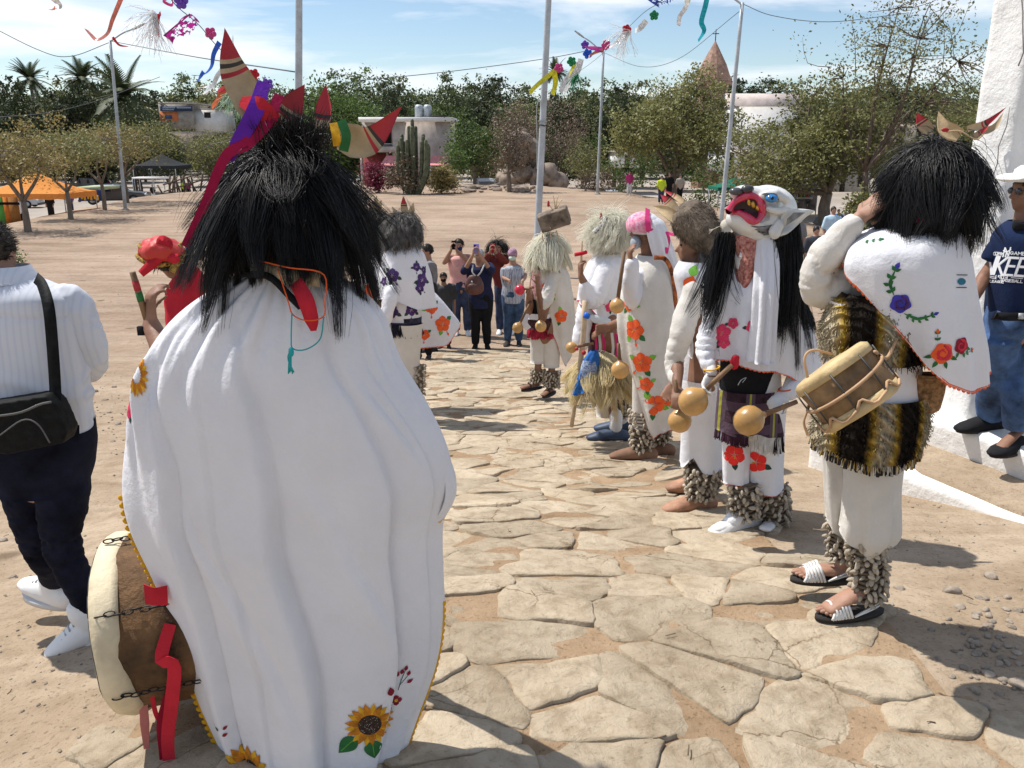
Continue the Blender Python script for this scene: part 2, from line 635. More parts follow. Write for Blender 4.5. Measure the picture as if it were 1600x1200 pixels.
def dirt_material(name='dry_dirt',joint=False):
	m=bpy.data.materials.new(name)
	m.use_nodes=True
	nd,lk=m.node_tree.nodes,m.node_tree.links
	bs=nd['Principled BSDF']
	bs.inputs['Roughness'].default_value=0.95
	bs.inputs['Specular IOR Level'].default_value=0.1
	g=nd.new('ShaderNodeNewGeometry')
	def noise(sc,det=6,r=0.6):
		n=nd.new('ShaderNodeTexNoise')
		n.inputs['Scale'].default_value=sc
		n.inputs['Detail'].default_value=det
		n.inputs['Roughness'].default_value=r
		lk.new(g.outputs['Position'],n.inputs['Vector'])
		return n
	def ramp(src,stops):
		r=nd.new('ShaderNodeValToRGB')
		r.color_ramp.elements[0].position,r.color_ramp.elements[0].color=stops[0][0],(*stops[0][1],1)
		r.color_ramp.elements[1].position,r.color_ramp.elements[1].color=stops[1][0],(*stops[1][1],1)
		for p,c in stops[2:]:
			e=r.color_ramp.elements.new(p)
			e.color=(*c,1)
		lk.new(src,r.inputs['Fac'])
		return r
	def mix(f,a,b,mode='MIX'):
		x=nd.new('ShaderNodeMixRGB')
		x.blend_type=mode
		if isinstance(f,float):
			x.inputs['Fac'].default_value=f
		else:
			lk.new(f,x.inputs['Fac'])
		lk.new(a,x.inputs['Color1'])
		if isinstance(b,tuple):
			x.inputs['Color2'].default_value=(*b,1)
		else:
			lk.new(b,x.inputs['Color2'])
		return x.outputs['Color']
	near=ramp(noise(1.3,8).outputs['Fac'],[(0.34,(0.36,0.275,0.19)),(0.66,(0.465,0.37,0.27))])
	plaza=ramp(noise(0.35,9).outputs['Fac'],[(0.33,(0.285,0.21,0.152)),(0.66,(0.43,0.33,0.25))])
	sep=nd.new('ShaderNodeSeparateXYZ')
	lk.new(g.outputs['Position'],sep.inputs['Vector'])
	mr=nd.new('ShaderNodeMapRange')
	mr.inputs['From Min'].default_value,mr.inputs['From Max'].default_value=6.0,15.0
	lk.new(sep.outputs['Y'],mr.inputs['Value'])
	c=mix(mr.outputs['Result'],near.outputs['Color'],plaza.outputs['Color'])
	st=ramp(noise(9.0,8,0.72).outputs['Fac'],[(0.36,(0.72,0.70,0.66)),(0.55,(1,1,1))])
	c=mix(0.7,c,st.outputs['Color'],'MULTIPLY')
	sp=ramp(noise(70.0,3,0.5).outputs['Fac'],[(0.33,(0.55,0.53,0.5)),(0.42,(1,1,1)),(0.72,(1,1,1)),(0.80,(1.25,1.25,1.25))])
	c=mix(0.7,c,sp.outputs['Color'],'MULTIPLY')
	vo=nd.new('ShaderNodeTexVoronoi')
	vo.inputs['Scale'].default_value=0.9
	lk.new(g.outputs['Position'],vo.inputs['Vector'])
	lr=ramp(vo.outputs['Distance'],[(0.05,(0.30,0.26,0.22)),(0.10,(1,1,1))])
	c=mix(0.7,c,lr.outputs['Color'],'MULTIPLY')
	tm=nd.new('ShaderNodeMapping')
	tm.inputs['Scale'].default_value=(.22,1.5,1)
	tm.inputs['Rotation'].default_value=(0,0,.5)
	lk.new(g.outputs['Position'],tm.inputs['Vector'])
	tn=noise(.9,7,.62)
	lk.new(tm.outputs['Vector'],tn.inputs['Vector'])
	tn.inputs['Distortion'].default_value=1.2
	tr=ramp(tn.outputs['Fac'],[(.36,(.74,.70,.66)),(.56,(1,1,1)),(.74,(1.10,1.09,1.07))])
	c=mix(.8,c,tr.outputs['Color'],'MULTIPLY')
	road=ramp(noise(0.12,6).outputs['Fac'],[(0.35,(0.29,0.25,0.21)),(0.65,(0.40,0.35,0.30))])
	mr2=nd.new('ShaderNodeMapRange')
	mr2.inputs['From Min'].default_value,mr2.inputs['From Max'].default_value=-2.3,-3.2
	lk.new(sep.outputs['Z'],mr2.inputs['Value'])
	c=mix(mr2.outputs['Result'],c,road.outputs['Color'])
	if joint:
		c=mix(.85,c,(.84,.74,.63),'MULTIPLY')
	lk.new(c,bs.inputs['Base Color'])
	b1=nd.new('ShaderNodeBump')
	b1.inputs['Strength'].default_value=0.5
	b1.inputs['Distance'].default_value=0.03
	lk.new(noise(14.0,8,0.7).outputs['Fac'],b1.inputs['Height'])
	b2=nd.new('ShaderNodeBump')
	b2.inputs['Strength'].default_value=0.5
	b2.inputs['Distance'].default_value=0.008
	lk.new(noise(90.0,5,0.7).outputs['Fac'],b2.inputs['Height'])
	lk.new(b1.outputs['Normal'],b2.inputs['Normal'])
	lk.new(b2.outputs['Normal'],bs.inputs['Normal'])
	return m
M_DIRT=dirt_material()
_nr,_nc=GX.shape
_a=(np.arange(_nr-1)[:,None]*_nc+np.arange(_nc-1)[None,:]).ravel()
ground_obj=structure('ground',(np.stack([GX.ravel(),GY.ravel(),GZ.ravel()],1),np.stack([_a,_a+1,_a+1+_nc,_a+_nc],1)),M_DIRT)
# ------------------------------------------------------------------ stone path
def stone_material():
	m=bpy.data.materials.new('pale_stone')
	m.use_nodes=True
	nd,lk=m.node_tree.nodes,m.node_tree.links
	bs=nd['Principled BSDF']
	bs.inputs['Roughness'].default_value=0.85
	bs.inputs['Specular IOR Level'].default_value=0.2
	g=nd.new('ShaderNodeNewGeometry')
	oi=nd.new('ShaderNodeObjectInfo')
	def noise(sc,det=6,r=0.6,dist=0.0):
		n=nd.new('ShaderNodeTexNoise')
		n.inputs['Scale'].default_value=sc
		n.inputs['Detail'].default_value=det
		n.inputs['Roughness'].default_value=r
		n.inputs['Distortion'].default_value=dist
		lk.new(g.outputs['Position'],n.inputs['Vector'])
		return n
	def ramp(src,stops):
		r=nd.new('ShaderNodeValToRGB')
		r.color_ramp.elements[0].position,r.color_ramp.elements[0].color=stops[0][0],(*stops[0][1],1)
		r.color_ramp.elements[1].position,r.color_ramp.elements[1].color=stops[1][0],(*stops[1][1],1)
		for p,c in stops[2:]:
			e=r.color_ramp.elements.new(p)
			e.color=(*c,1)
		lk.new(src,r.inputs['Fac'])
		return r
	base=ramp(noise(3.2,10,0.62).outputs['Fac'],[(0.3,(0.375,0.298,0.205)),(0.70,(0.525,0.438,0.322)),(0.5,(0.455,0.372,0.266))])
	grime=ramp(noise(11.0,9,0.7,0.4).outputs['Fac'],[(0.33,(0.58,0.53,0.46)),(0.54,(1,1,1))])
	pits=ramp(noise(48.0,5,0.6).outputs['Fac'],[(0.30,(0.62,0.6,0.56)),(0.40,(1,1,1))])
	x=nd.new('ShaderNodeMixRGB')
	x.blend_type='MULTIPLY'
	x.inputs['Fac'].default_value=0.75
	lk.new(base.outputs['Color'],x.inputs['Color1'])
	lk.new(grime.outputs['Color'],x.inputs['Color2'])
	x3=nd.new('ShaderNodeMixRGB')
	x3.blend_type='MULTIPLY'
	x3.inputs['Fac'].default_value=0.8
	lk.new(x.outputs['Color'],x3.inputs['Color1'])
	lk.new(pits.outputs['Color'],x3.inputs['Color2'])
	vo=nd.new('ShaderNodeTexVoronoi')
	vo.feature='DISTANCE_TO_EDGE'
	vo.inputs['Scale'].default_value=3.1
	wp=nd.new('ShaderNodeMixRGB')
	wp.blend_type='ADD'
	wp.inputs['Fac'].default_value=.22
	lk.new(g.outputs['Position'],wp.inputs['Color1'])
	lk.new(noise(4.0,5,.6).outputs['Color'],wp.inputs['Color2'])
	lk.new(wp.outputs['Color'],vo.inputs['Vector'])
	ck=ramp(vo.outputs['Distance'],[(0.0,(.42,.36,.29)),(.016,(1,1,1))])
	mk=ramp(noise(1.7,4,.5).outputs['Fac'],[(.50,(0,0,0)),(.60,(1,1,1))])
	x4=nd.new('ShaderNodeMixRGB')
	x4.blend_type='MULTIPLY'
	lk.new(mk.outputs['Color'],x4.inputs['Fac'])
	lk.new(x3.outputs['Color'],x4.inputs['Color1'])
	lk.new(ck.outputs['Color'],x4.inputs['Color2'])
	x3=x4
	hs=nd.new('ShaderNodeHueSaturation')
	mr=nd.new('ShaderNodeMapRange')
	mr.inputs['To Min'].default_value,mr.inputs['To Max'].default_value=0.80,1.06
	lk.new(oi.outputs['Random'],mr.inputs['Value'])
	lk.new(mr.outputs['Result'],hs.inputs['Value'])
	lk.new(x3.outputs['Color'],hs.inputs['Color'])
	lk.new(hs.outputs['Color'],bs.inputs['Base Color'])
	b1=nd.new('ShaderNodeBump')
	b1.inputs['Strength'].default_value=0.8
	b1.inputs['Distance'].default_value=0.022
	lk.new(noise(15.0,10,0.66,0.6).outputs['Fac'],b1.inputs['Height'])
	b2=nd.new('ShaderNodeBump')
	b2.inputs['Strength'].default_value=0.45
	b2.inputs['Distance'].default_value=0.005
	lk.new(noise(110.0,5,0.7).outputs['Fac'],b2.inputs['Height'])
	lk.new(b1.outputs['Normal'],b2.inputs['Normal'])
	lk.new(b2.outputs['Normal'],bs.inputs['Normal'])
	return m
M_STONE=stone_material()
def clip_half(poly,p,n):
	out=[]
	m=len(poly)
	for i in range(m):
		a,b=poly[i],poly[(i+1)%m]
		da,db=(a-p)@n,(b-p)@n
		if da<=0:
			out.append(a)
		if(da<0<db)or(db<0<da):
			out.append(a+(b-a)*(da/(da-db)))
	return out
path_bed=None
def build_path():
	rg=np.random.default_rng(5)
	P=PATH
	seeds=[]
	tries=0
	lo,hi=P.min(0)-.3,P.max(0)+.3
	ext=[]
	while tries<26000 and len(seeds)<700:
		tries+=1
		p=lo+(hi-lo)*rg.random(2)
		sp=(0.14 if rg.random()<0.25 else 0.235 if rg.random()<0.55 else 0.335)*(0.9+0.012*p[1])
		s=np.array([0.74,1.0])
		ok=all(((q-p)*s)@((q-p)*s)>max(sp,0.0)**2 for q in seeds)
		if ok:
			seeds.append(p)
	S=np.array(seeds)
	ins=poly_inside(P,S[:,0],S[:,1])
	bed_pts=[]
	bedV,bedF=[],[]
	xs=np.arange(lo[0],hi[0],.07)
	ys=np.arange(lo[1],hi[1],.07)
	X,Y=np.meshgrid(xs,ys)
	inn=poly_inside(P,X,Y)
	Z=gz(X,Y)+0.006
	nc=len(xs)
	idx=-np.ones(X.shape,int)
	keep=inn
	idx[keep]=np.arange(keep.sum())
	bedV=np.stack([X[keep],Y[keep],Z[keep]],1)
	q=np.stack([idx[:-1,:-1],idx[:-1,1:],idx[1:,1:],idx[1:,:-1]],-1).reshape(-1,4)
	q=q[(q>=0).all(1)]
	bed=structure('path',(bedV,q),dirt_material('joint_dirt',True))
	bed['org']=[0.,0.,0.]
	s=np.array([0.74,1.0])
	stones=[]
	for i in np.where(ins)[0]:
		c=S[i]
		poly=[c+np.array(v)for v in((-.6,-.5),(.6,-.5),(.6,.5),(-.6,.5))]
		dd=(((S-c)*s)**2).sum(1)
		for j in np.argsort(dd)[1:16]:
			m_=(c+S[j])/2
			n=(S[j]-c)*s*s
			n=n/np.linalg.norm(n)
			gap=rg.uniform(-0.004,0.007)if rg.random()<.86 else rg.uniform(.008,.026)
			poly=clip_half(poly,m_-n*gap,n)
			if len(poly)<3:
				break
		if len(poly)<3:
			continue
		poly=np.array(poly)
		seg=np.linalg.norm(np.roll(poly,-1,0)-poly,axis=1)
		per=seg.sum()
		if per<0.22:
			continue
		nb=30
		cum=np.concatenate([[0],np.cumsum(seg)])
		tt=np.linspace(0,per,nb,endpoint=False)
		B=np.array([poly[k]+(np.roll(poly,-1,0)[k]-poly[k])*((t-cum[k])/seg[k])for t in tt for k in[min(len(poly)-1,np.searchsorted(cum,t,'right')-1)]])
		B=0.09*np.roll(B,1,0)+0.82*B+0.09*np.roll(B,-1,0)
		cc=B.mean(0)
		ph=rg.uniform(0,6.28,4)
		an=np.arctan2(B[:,1]-cc[1],B[:,0]-cc[0])
		w=1+0.035*np.sin(3*an+ph[0])+0.03*np.sin(5*an+ph[1])+0.025*np.sin(9*an+ph[2])+rg.normal(0,0.012,nb)
		B=cc+(B-cc)*w[:,None]*rg.uniform(1.01,1.045)
		tilt=rg.normal(0,0.035,2)
		up=rg.uniform(0.000,0.013)
		V=[]
		rings=((1.01,None),(1.0,0.003),(0.975,0.0065),(0.78,0.0068),(0.4,0.0068))
		for k,(f,h)in enumerate(rings):
			Q=cc+(B-cc)*f
			g=gz(Q[:,0],Q[:,1])
			if h is None:
				z=g-0.05
			else:
				d=np.stack([Q[:,0],Q[:,1],0*g],1)
				z=g+up+h+(Q-cc)@tilt+fbm(d,7.0,int(i)%50,3)*0.008
				z=np.maximum(z,g-0.02)if k==1 else z
			V.append(np.stack([Q[:,0],Q[:,1],z],1))
		ctr=np.array([[cc[0],cc[1],gzf(*cc)+up+0.007]])
		V=np.concatenate(V+[ctr])
		F=grid_faces(len(rings),nb,True)
		o=(len(rings)-1)*nb
		F+=[(o+j,o+(j+1)%nb,len(V)-1)for j in range(nb)]
		stones.append((c,V,F))
	stones.sort(key=lambda t:t[0][1])
	for c,V,F in stones[:298]:
		b=V.mean(0)
		me=mesh('stone',V-b,F,M_STONE)
		o=bpy.data.objects.new('stone',me)
		COL.objects.link(o)
		o.location=tuple(b)
		o.parent=bed
	if stones[298:]:
		VF=join([(V,F)for c,V,F in stones[298:]])
		part('small_stones',VF,M_STONE,bed,kind='stuff')
	return len(stones)
N_STONES=build_path()
print('path stones',N_STONES)
# ------------------------------------------------------------------ loose rocks and gravel on the dirt
def rock_shape(seed,r):
	rg=np.random.default_rng(seed)
	V,F=ellipsoid((0,0,0),1.0,12,8)
	for k in range(9):
		n=unit(rg.normal(size=3))
		d=rg.uniform(0.55,0.9)
		h=V@n-d
		V=V-n*np.maximum(h,0)[:,None]*0.9
	V=V*(1+0.06*fbm(V,2.5,seed,2))[:,None]
	return V*np.array([r,r*rg.uniform(.6,.95),r*rg.uniform(.4,.65)]),F
M_ROCK=mat('grey_rock',(0.38,0.315,0.25),rough=0.9,var=0.2,scale=9,bump=0.6,bscale=25,rand=0.25)
ROCKS=[(1488,925,36),(1420,930,0),(1500,950,20),(1523,965,15),(1550,972,15),(1577,972,14),(1540,978,14),(1560,997,13),(1573,1010,16),(1543,1055,26),(1590,1070,34),(1562,1085,18),(1572,1035,14),(1405,920,18),(1545,902,30),(1455,985,14),(1530,935,14),(1590,955,16),(1588,1020,16),(1392,945,12),(148,612,14),(165,625,10),(170,645,9),(185,663,12),(176,690,9),(1245,893,12),(1236,900,10),(1556,935,8),(20,902,12),(178,605,9),(5,845,14)]
for i,(px,py,w)in enumerate(ROCKS):
	if not w:
		continue
	g=ground(px,py)
	r=w*mpp(px,py,g[1])*0.5
	V,F=rock_shape(100+i,r)
	V=V@rotz(i*1.7).T
	lab,grp='small loose stone lying on the bare dirt','loose stones on the dirt'
	if i==0:
		lab,grp='rounded tan rock on the dirt, largest behind the drummer\'s heel',None
	solo('rock',(V+g+np.array([0,0,r*.15]),F),M_ROCK,lab,'rock',grp)
def gravel():
	rg=np.random.default_rng(9)
	shapes=[rock_shape(300+k,1.0)for k in range(6)]
	parts=[]
	spots=[(1540,1000,60,70,70,.016),(160,650,45,60,110,.012),(1450,830,110,60,60,.008),(80,900,120,130,70,.008),(60,1060,120,100,50,.007),(900,900,330,250,60,.007),(1300,1050,250,120,25,.006),(300,470,300,90,90,.012),(150,420,150,60,60,.016),(800,420,200,60,40,.012),(500,330,300,40,60,.03)]
	for cx,cy,sx,sy,n,r in spots:
		for k in range(n):
			px,py=cx+rg.normal()*sx*.6,cy+rg.normal()*sy*.6
			if not(-60<px<1660 and 300<py<1230):
				continue
			d=ray(px,py)
			g=ground(px,py)if k%1==0 else None
			V,F=shapes[k%6]
			s=r*rg.uniform(.4,1.3)
			parts.append((V*s@rotz(rg.uniform(0,6)).T+g+np.array([0,0,s*.2]),F))
	solo('gravel',join(parts),M_ROCK,'','',kind='stuff')
gravel()
def twigs():
	rg=np.random.default_rng(21)
	parts=[]
	for k in range(55):
		px,py=rg.uniform(0,1600),rg.uniform(400,1190)
		if 200<px<700 and py>500:
			continue
		g=ground(px,py)
		a=rg.uniform(0,6.28)
		l=rg.uniform(.006,.022)
		P=[g+np.array([math.cos(a)*t*l,math.sin(a)*t*l+rg.normal()*.003,0.022+rg.uniform(0,.004)])for t in(-1,0,1)]
		parts.append(tube(P,.0014+rg.uniform(0,.001),4))
	solo('twig_litter',join(parts),mat('twig',(0.17,0.12,0.08),var=.2),'','',kind='stuff')
twigs()
# ------------------------------------------------------------------ trees
M_BARK=mat('bark',(0.13,0.095,0.07),var=0.25,scale=8,bump=0.8,bscale=14,stretch=(1,1,.3))
M_BARK2=mat('grey_bark',(0.20,0.16,0.125),var=0.2,scale=8,bump=0.8,bscale=14,stretch=(1,1,.3))
def leafmat(name,c1,c2,transl=0.25,scale=.45,rand=0.12):
	return mat(name,c1,rough=0.6,col2=c2,scale=scale,transl=transl,rand=rand,spec=0.25)
L_OLIVE=leafmat('olive_leaf',(0.255,0.25,0.10),(0.145,0.15,0.058))
L_YELL=leafmat('dry_yellow_leaf',(0.34,0.27,0.11),(0.20,0.165,0.065))
L_DARK=leafmat('dark_leaf',(0.088,0.108,0.048),(0.036,0.048,0.021),.15,.12)
L_MID=leafmat('mid_green_leaf',(0.17,0.20,0.075),(0.075,0.098,0.038),.2,.15)
L_GRN=leafmat('fresh_green_leaf',(0.125,0.190,0.050),(0.065,0.105,0.026),.25,.4)
L_BRN=leafmat('dry_twig_brown',(0.22,0.165,0.115),(0.12,0.09,0.062),.1,.4)
L_PALM=leafmat('palm_frond',(0.085,0.105,0.045),(0.04,0.055,0.022),.15,.5)
def gen_tree(seed,H,Wd,r0,lobes,ncl,per,clr,leaf,stems=3,fork=0.25,nbr=50,tops=0,lean=(0,0),asp=.55):
	rg=np.random.default_rng(seed)
	C=[]
	lw=np.array([l[3]*l[4]*l[5]for l in lobes])
	lw=lw/lw.sum()
	for k in range(ncl):
		l=lobes[rg.choice(len(lobes),p=lw)]
		d=rg.normal(size=3)
		d/=np.linalg.norm(d)
		q=rg.uniform(0.25,1.0)**0.5*rg.uniform(.8,1.22)
		C.append(((l[0]+d[0]*l[3]*q)*Wd/2,(l[1]+d[1]*l[4]*q)*Wd/2,(l[2]+d[2]*l[5]*q)*H))
	C=np.array(C)
	parts=[]
	nodes=[]
	base=np.array([0,0,-0.25])
	fk=np.array([lean[0]*fork*H,lean[1]*fork*H,fork*H])
	parts.append(tube(spline([base,base*0+[0,0,.02*H],fk*.6+rg.normal(size=3)*.01*H,fk],7),list(np.linspace(r0*1.25,r0*.8,7)),8))
	targets=C[rg.choice(len(C),min(stems,len(C)),replace=False)]
	for s in range(stems):
		a=2*math.pi*(s+rg.uniform(-.2,.2))/stems
		l=lobes[s%len(lobes)]
		e=np.array([(l[0]+.35*l[3]*math.cos(a))*Wd/2,(l[1]+.35*l[4]*math.sin(a))*Wd/2,(l[2]+.35*l[5])*H])
		mid=fk*.5+e*.5+rg.normal(size=3)*.03*H+np.array([math.cos(a),math.sin(a),0])*.06*Wd
		Q=spline([fk,mid,e],9)
		parts.append(tube(Q,list(np.linspace(r0*.62,r0*.14,9)),6))
		nodes+=list(Q[2:])
	nodes=np.array(nodes)
	idx=rg.choice(len(C),min(nbr,len(C)),replace=False)
	for i in idx:
		c=C[i]
		j=((nodes-c)**2).sum(1).argmin()
		p=nodes[j]
		m_=(p+c)/2+rg.normal(size=3)*.12*np.linalg.norm(c-p)
		parts.append(tube(spline([p,m_,c],5),list(np.linspace(r0*.18,r0*.04,5)),4))
	for t in range(tops):
		p=C[rg.integers(len(C))]
		d=unit(np.array([rg.normal()*.6,rg.normal()*.6,1.0]))
		l=rg.uniform(.1,.25)*H
		Q=spline([p,p+d*l*.5+rg.normal(size=3)*.03*H,p+d*l+rg.normal(size=3)*.04*H],5)
		parts.append(tube(Q,list(np.linspace(r0*.12,r0*.03,5)),4))
		C=np.vstack([C,Q[3:]])
	n=len(C)*per
	P=np.repeat(C,per,0)+rg.normal(size=(n,3))*np.array([1,1,.7])*clr*rg.uniform(.5,1.2,(len(C),1)).repeat(per,0)
	return join(parts),leaf_cards(P,leaf,rg,asp=asp)
def put_tree(name,label,base,tree,bark,leafm,group=None):
	t=thing(name,label,'tree',base,group)
	(tv,tf),(lv,lf)=tree
	part('trunk',(tv+base,tf),bark,t)
	c=part('crown',(lv+base,lf),leafm,t,smooth=False)
	return t
def groundpt(px,py,Y):
	p=at(px,py,Y)
	return np.array([p[0],Y,gzf(p[0],Y)])
def hgt(py_top,px,Y,base):
	return at(px,py_top,Y)[2]-base[2]
LOB_ROUND=[(0,0,.62,.9,.9,.34),(-.35,.1,.5,.6,.6,.24),(.4,-.1,.55,.6,.6,.26)]
LOB_TALL=[(0,0,.58,.75,.75,.4),(.3,0,.42,.6,.6,.25),(-.35,0,.5,.55,.6,.28),(.1,0,.8,.5,.5,.18)]
LOB_FLAT=[(0,0,.72,1,1,.2),(-.45,0,.66,.55,.7,.18),(.45,0,.7,.55,.7,.18)]
def far_trees():
	kinds=[('broad_tree','dense dark evergreen tree in the wood behind the town',L_DARK,LOB_ROUND),('tall_tree','tall mid green tree in the wood behind the town',L_MID,LOB_TALL),('broad_tree','loose olive green tree in the wood behind the town',L_OLIVE,LOB_ROUND),('tall_tree','tall dark tree in the wood behind the town',L_DARK,LOB_TALL),('broad_tree','bushy green tree in the wood behind the town',L_GRN,LOB_ROUND),('tall_tree','upright mixed green tree in the wood behind the town',L_MID,LOB_ROUND)]
	protos=[]
	for k,(nm,lab,lm,lob)in enumerate(kinds):
		tr=gen_tree(40+k,1.0,1.0,.03,[(l[0],l[1],l[2]*.92,l[3],l[4],l[5]*1.15)for l in lob],190,42,.042,.017,4,.16,14,5)
		t=put_tree(nm,lab,np.zeros(3),tr,M_BARK,lm,'trees in the wood behind the town')
		protos.append(t)
	rg=np.random.default_rng(3)
	rows=[]
	for px in range(-140,1760,40):
		top=116+9*math.sin(px*.031)+rg.uniform(-10,9)
		if 470<px<560:top+=4
		rows.append((px,top,rg.uniform(85,135),rg.uniform(165,205),rg.choice([0,1,3,5,5,1,2])))
	for px in range(-140,1760,52):
		top=143+10*math.sin(px*.02+2)+rg.uniform(-14,12)
		if 1085<px<1300:top+=22
		rows.append((px,top,rg.uniform(85,125),rg.uniform(150,165)if 200<px<385 else rg.uniform(120,150),rg.choice([0,2,4,3,1,4,2])))
	for px in range(-140,1760,75):
		if 540<px<720 or 1085<px<1300 or 225<px<360:
			continue
		rows.append((px,rg.uniform(170,200),rg.uniform(70,110),rg.uniform(98,115),rg.choice([2,4,0,4,2])))
	rows+=[(10,96,120,100,0),(75,128,120,98,0),(130,106,105,100,3),(-40,90,120,100,3),(215,142,105,92,0),(190,140,75,128,4),(225,152,60,128,4),(615,112,60,112,0),(585,150,70,108,0),(660,150,90,106,4),(880,128,90,110,3),(960,120,100,112,0),(1500,150,120,100,2),(1560,142,120,110,2),(1440,165,110,96,2)]
	used=[False]*6
	for px,top,w,Y,k in rows:
		top+=13
		b=groundpt(px,260,Y)
		h=hgt(top,px,Y,b)
		wd=w*mpp(px,200,Y)*1.15
		rz=rg.uniform(0,6.28)
		if not used[k]:
			used[k]=True
			o=protos[k]
			o.location=tuple(b)
			o.rotation_euler=(0,0,rz)
			o.scale=(wd,wd,h)
		else:
			copy_tree(protos[k],b,rz,(wd,wd,h))
far_trees()
def row_tree(px,py,top,wpx,label,lm,seed,cx=0,stems=3,r0=.11,ncl=90,per=26,leaf=.075,clr=.30,lob=LOB_FLAT,tops=8,fork=.3,name='mesquite_tree',group=None,nbr=60,Y=None,bark=None,dens=1.5):
	g=ground(px,py)if Y is None else groundpt(px,py,Y)
	Yb=g[1]
	h=hgt(top,px,Yb,g)
	wd=wpx*mpp(px,py,Yb)
	lob2=[(l[0]+cx,*l[1:])for l in lob]
	per,leaf,clr=int(per*dens),leaf*1.05,clr*1.05
	tr=gen_tree(seed,h,wd,r0,lob2,ncl,per,clr,leaf,stems,fork,nbr,tops)
	return put_tree(name,label,g,tr,bark or M_BARK2,lm,group)
def palm(name,label,px,top,base_py,Y,rf,seed):
	rg=np.random.default_rng(seed)
	b=groundpt(px,base_py,Y)
	h=hgt(top,px,Y,b)-rf*.45
	t=thing(name,label,'palm tree',b)
	part('trunk',tube([b-[0,0,.3],b+[0.1,0,h*.5],b+[0,0,h]],[.28,.22,.2],7),M_BARK2,t)
	parts=[]
	for k in range(34):
		a,el=rg.uniform(0,6.28),rg.uniform(-.5,1.35)
		d=np.array([math.cos(a)*math.cos(el),math.sin(a)*math.cos(el),math.sin(el)])
		P,D=[b+[0,0,h]],d
		for s in range(6):
			D=unit(D+[0,0,-.16])
			P.append(P[-1]+D*rf/6)
		P=np.array(P)
		side=unit(np.cross(d,(0,0,1)))
		for s in range(1,7):
			for q in np.linspace(0,1,4,endpoint=False):
				c=P[s-1]+(P[s]-P[s-1])*q
				ln=rf*.22*(1-abs(s+q-3)/5)
				for sg in(-1,1):
					e=c+side*sg*ln+unit(P[s]-P[s-1])*ln*.7+[0,0,-.1*ln]
					w=unit(P[s]-P[s-1])*.05*rf/2
					parts.append((np.array([c-w,c+w,e+w*.2,e-w*.2]),[(0,1,2,3)]))
	part('crown',join(parts),L_PALM,t,smooth=False)
row_tree(335,262,196,70,'olive bushy tree before the long low house, right of the sign shop',L_OLIVE,81,0,5,.14,120,20,.12,.6,LOB_ROUND,6,.12,'olive_tree',Y=96)
row_tree(262,262,208,60,'olive bushy tree before the long low house, under the blue sign',L_MID,82,0,5,.14,120,20,.12,.6,LOB_ROUND,4,.12,'olive_tree',Y=98)
palm('palm_tree','tall palm above the dark trees, left of the lamp post',64,106,240,120,3.2,1)
palm('palm_tree','palm rising from the dark tree beside the lamp post',143,103,240,115,3.4,2)
palm('palm_tree','wide spreading palm just right of the left lamp post',205,116,240,100,5.0,3)
palm('palm_tree','small palm top behind the grey lamp pole in the middle',866,100,240,150,3.0,4)
row_tree(44,362,200,190,'thin forked tree with olive leaves, nearest at the mound\'s left edge',L_YELL,11,-.15,4,.13,120,30,.06,.34,dens=1.25)
row_tree(111,343,196,150,'slim tree with olive leaves right of the orange canopy',L_OLIVE,12,-.2,3,.11,110,26,.065,.32)
row_tree(164,328,190,150,'slim straight tree with sparse brown crown at the mound\'s edge',L_YELL,13,-.1,3,.11,90,22,.07,.34,dens=1.25)
row_tree(198,316,184,170,'twin-stemmed tree with yellow green crown by the lamp post',L_OLIVE,14,.15,3,.15,120,28,.075,.36)
row_tree(285,300,200,105,'nearly bare brown tree at the corner beside the black canopy',L_BRN,15,.1,4,.12,80,14,.07,.35)
row_tree(796,300,158,75,'lone thin tree with a bare trunk on the open plaza',L_BRN,16,.05,4,.17,110,14,.085,.42,LOB_TALL,10,.3,'thin_tree')
row_tree(742,283,184,100,'small bright green tree beside the cactus clump',L_GRN,17,0,4,.16,120,26,.11,.5,LOB_ROUND,2,.2,'green_tree',Y=76)
row_tree(700,288,226,50,'young green tree leaning out of the cactus clump',L_GRN,18,.4,3,.12,40,20,.10,.4,LOB_ROUND,2,.35,'green_tree',Y=72)
row_tree(915,298,216,66,'small sparse shrub tree left of the tall mesquite',L_OLIVE,19,0,5,.07,60,16,.08,.35,LOB_ROUND,6,.12,'shrub_tree')
row_tree(1052,302,118,200,'broad mesquite with full olive crown by the lamp post',L_OLIVE,20,.0,5,.30,330,36,.10,.42,[(0,0,.6,.92,.9,.3),(-.5,0,.52,.5,.6,.22),(.5,0,.55,.5,.6,.24),(.3,0,.82,.45,.45,.2)],14,.18,'mesquite_tree',None,80,58)
row_tree(1290,335,105,275,'spreading mesquite with low brownish crown over the market stalls',L_OLIVE,21,-.16,6,.30,420,34,.075,.36,[(-.3,0,.48,.72,.9,.22),(.25,0,.52,.7,.8,.26),(-.5,0,.36,.5,.7,.18),(.05,0,.74,.5,.5,.2)],16,.22,'mesquite_tree',None,90,40)
row_tree(1345,330,-18,290,'tall open tree with bare upper limbs beside the white tower',L_OLIVE,22,.22,6,.15,250,18,.065,.40,[(0,0,.74,.55,.6,.2),(.55,0,.68,.5,.5,.14),(-.45,0,.62,.4,.5,.12),(.1,0,.90,.45,.4,.09),(.3,0,.5,.7,.7,.14)],30,.28,'open_tree',None,150,37,M_BARK,1.0)
row_tree(540,262,124,140,'feathery light green tree behind the dancer\'s horns',L_GRN,23,0,5,.28,300,30,.18,.8,[(0,0,.55,.95,.9,.4),(-.4,0,.4,.6,.7,.3),(.45,0,.42,.6,.7,.3)],4,.14,'feathery_tree',Y=92)
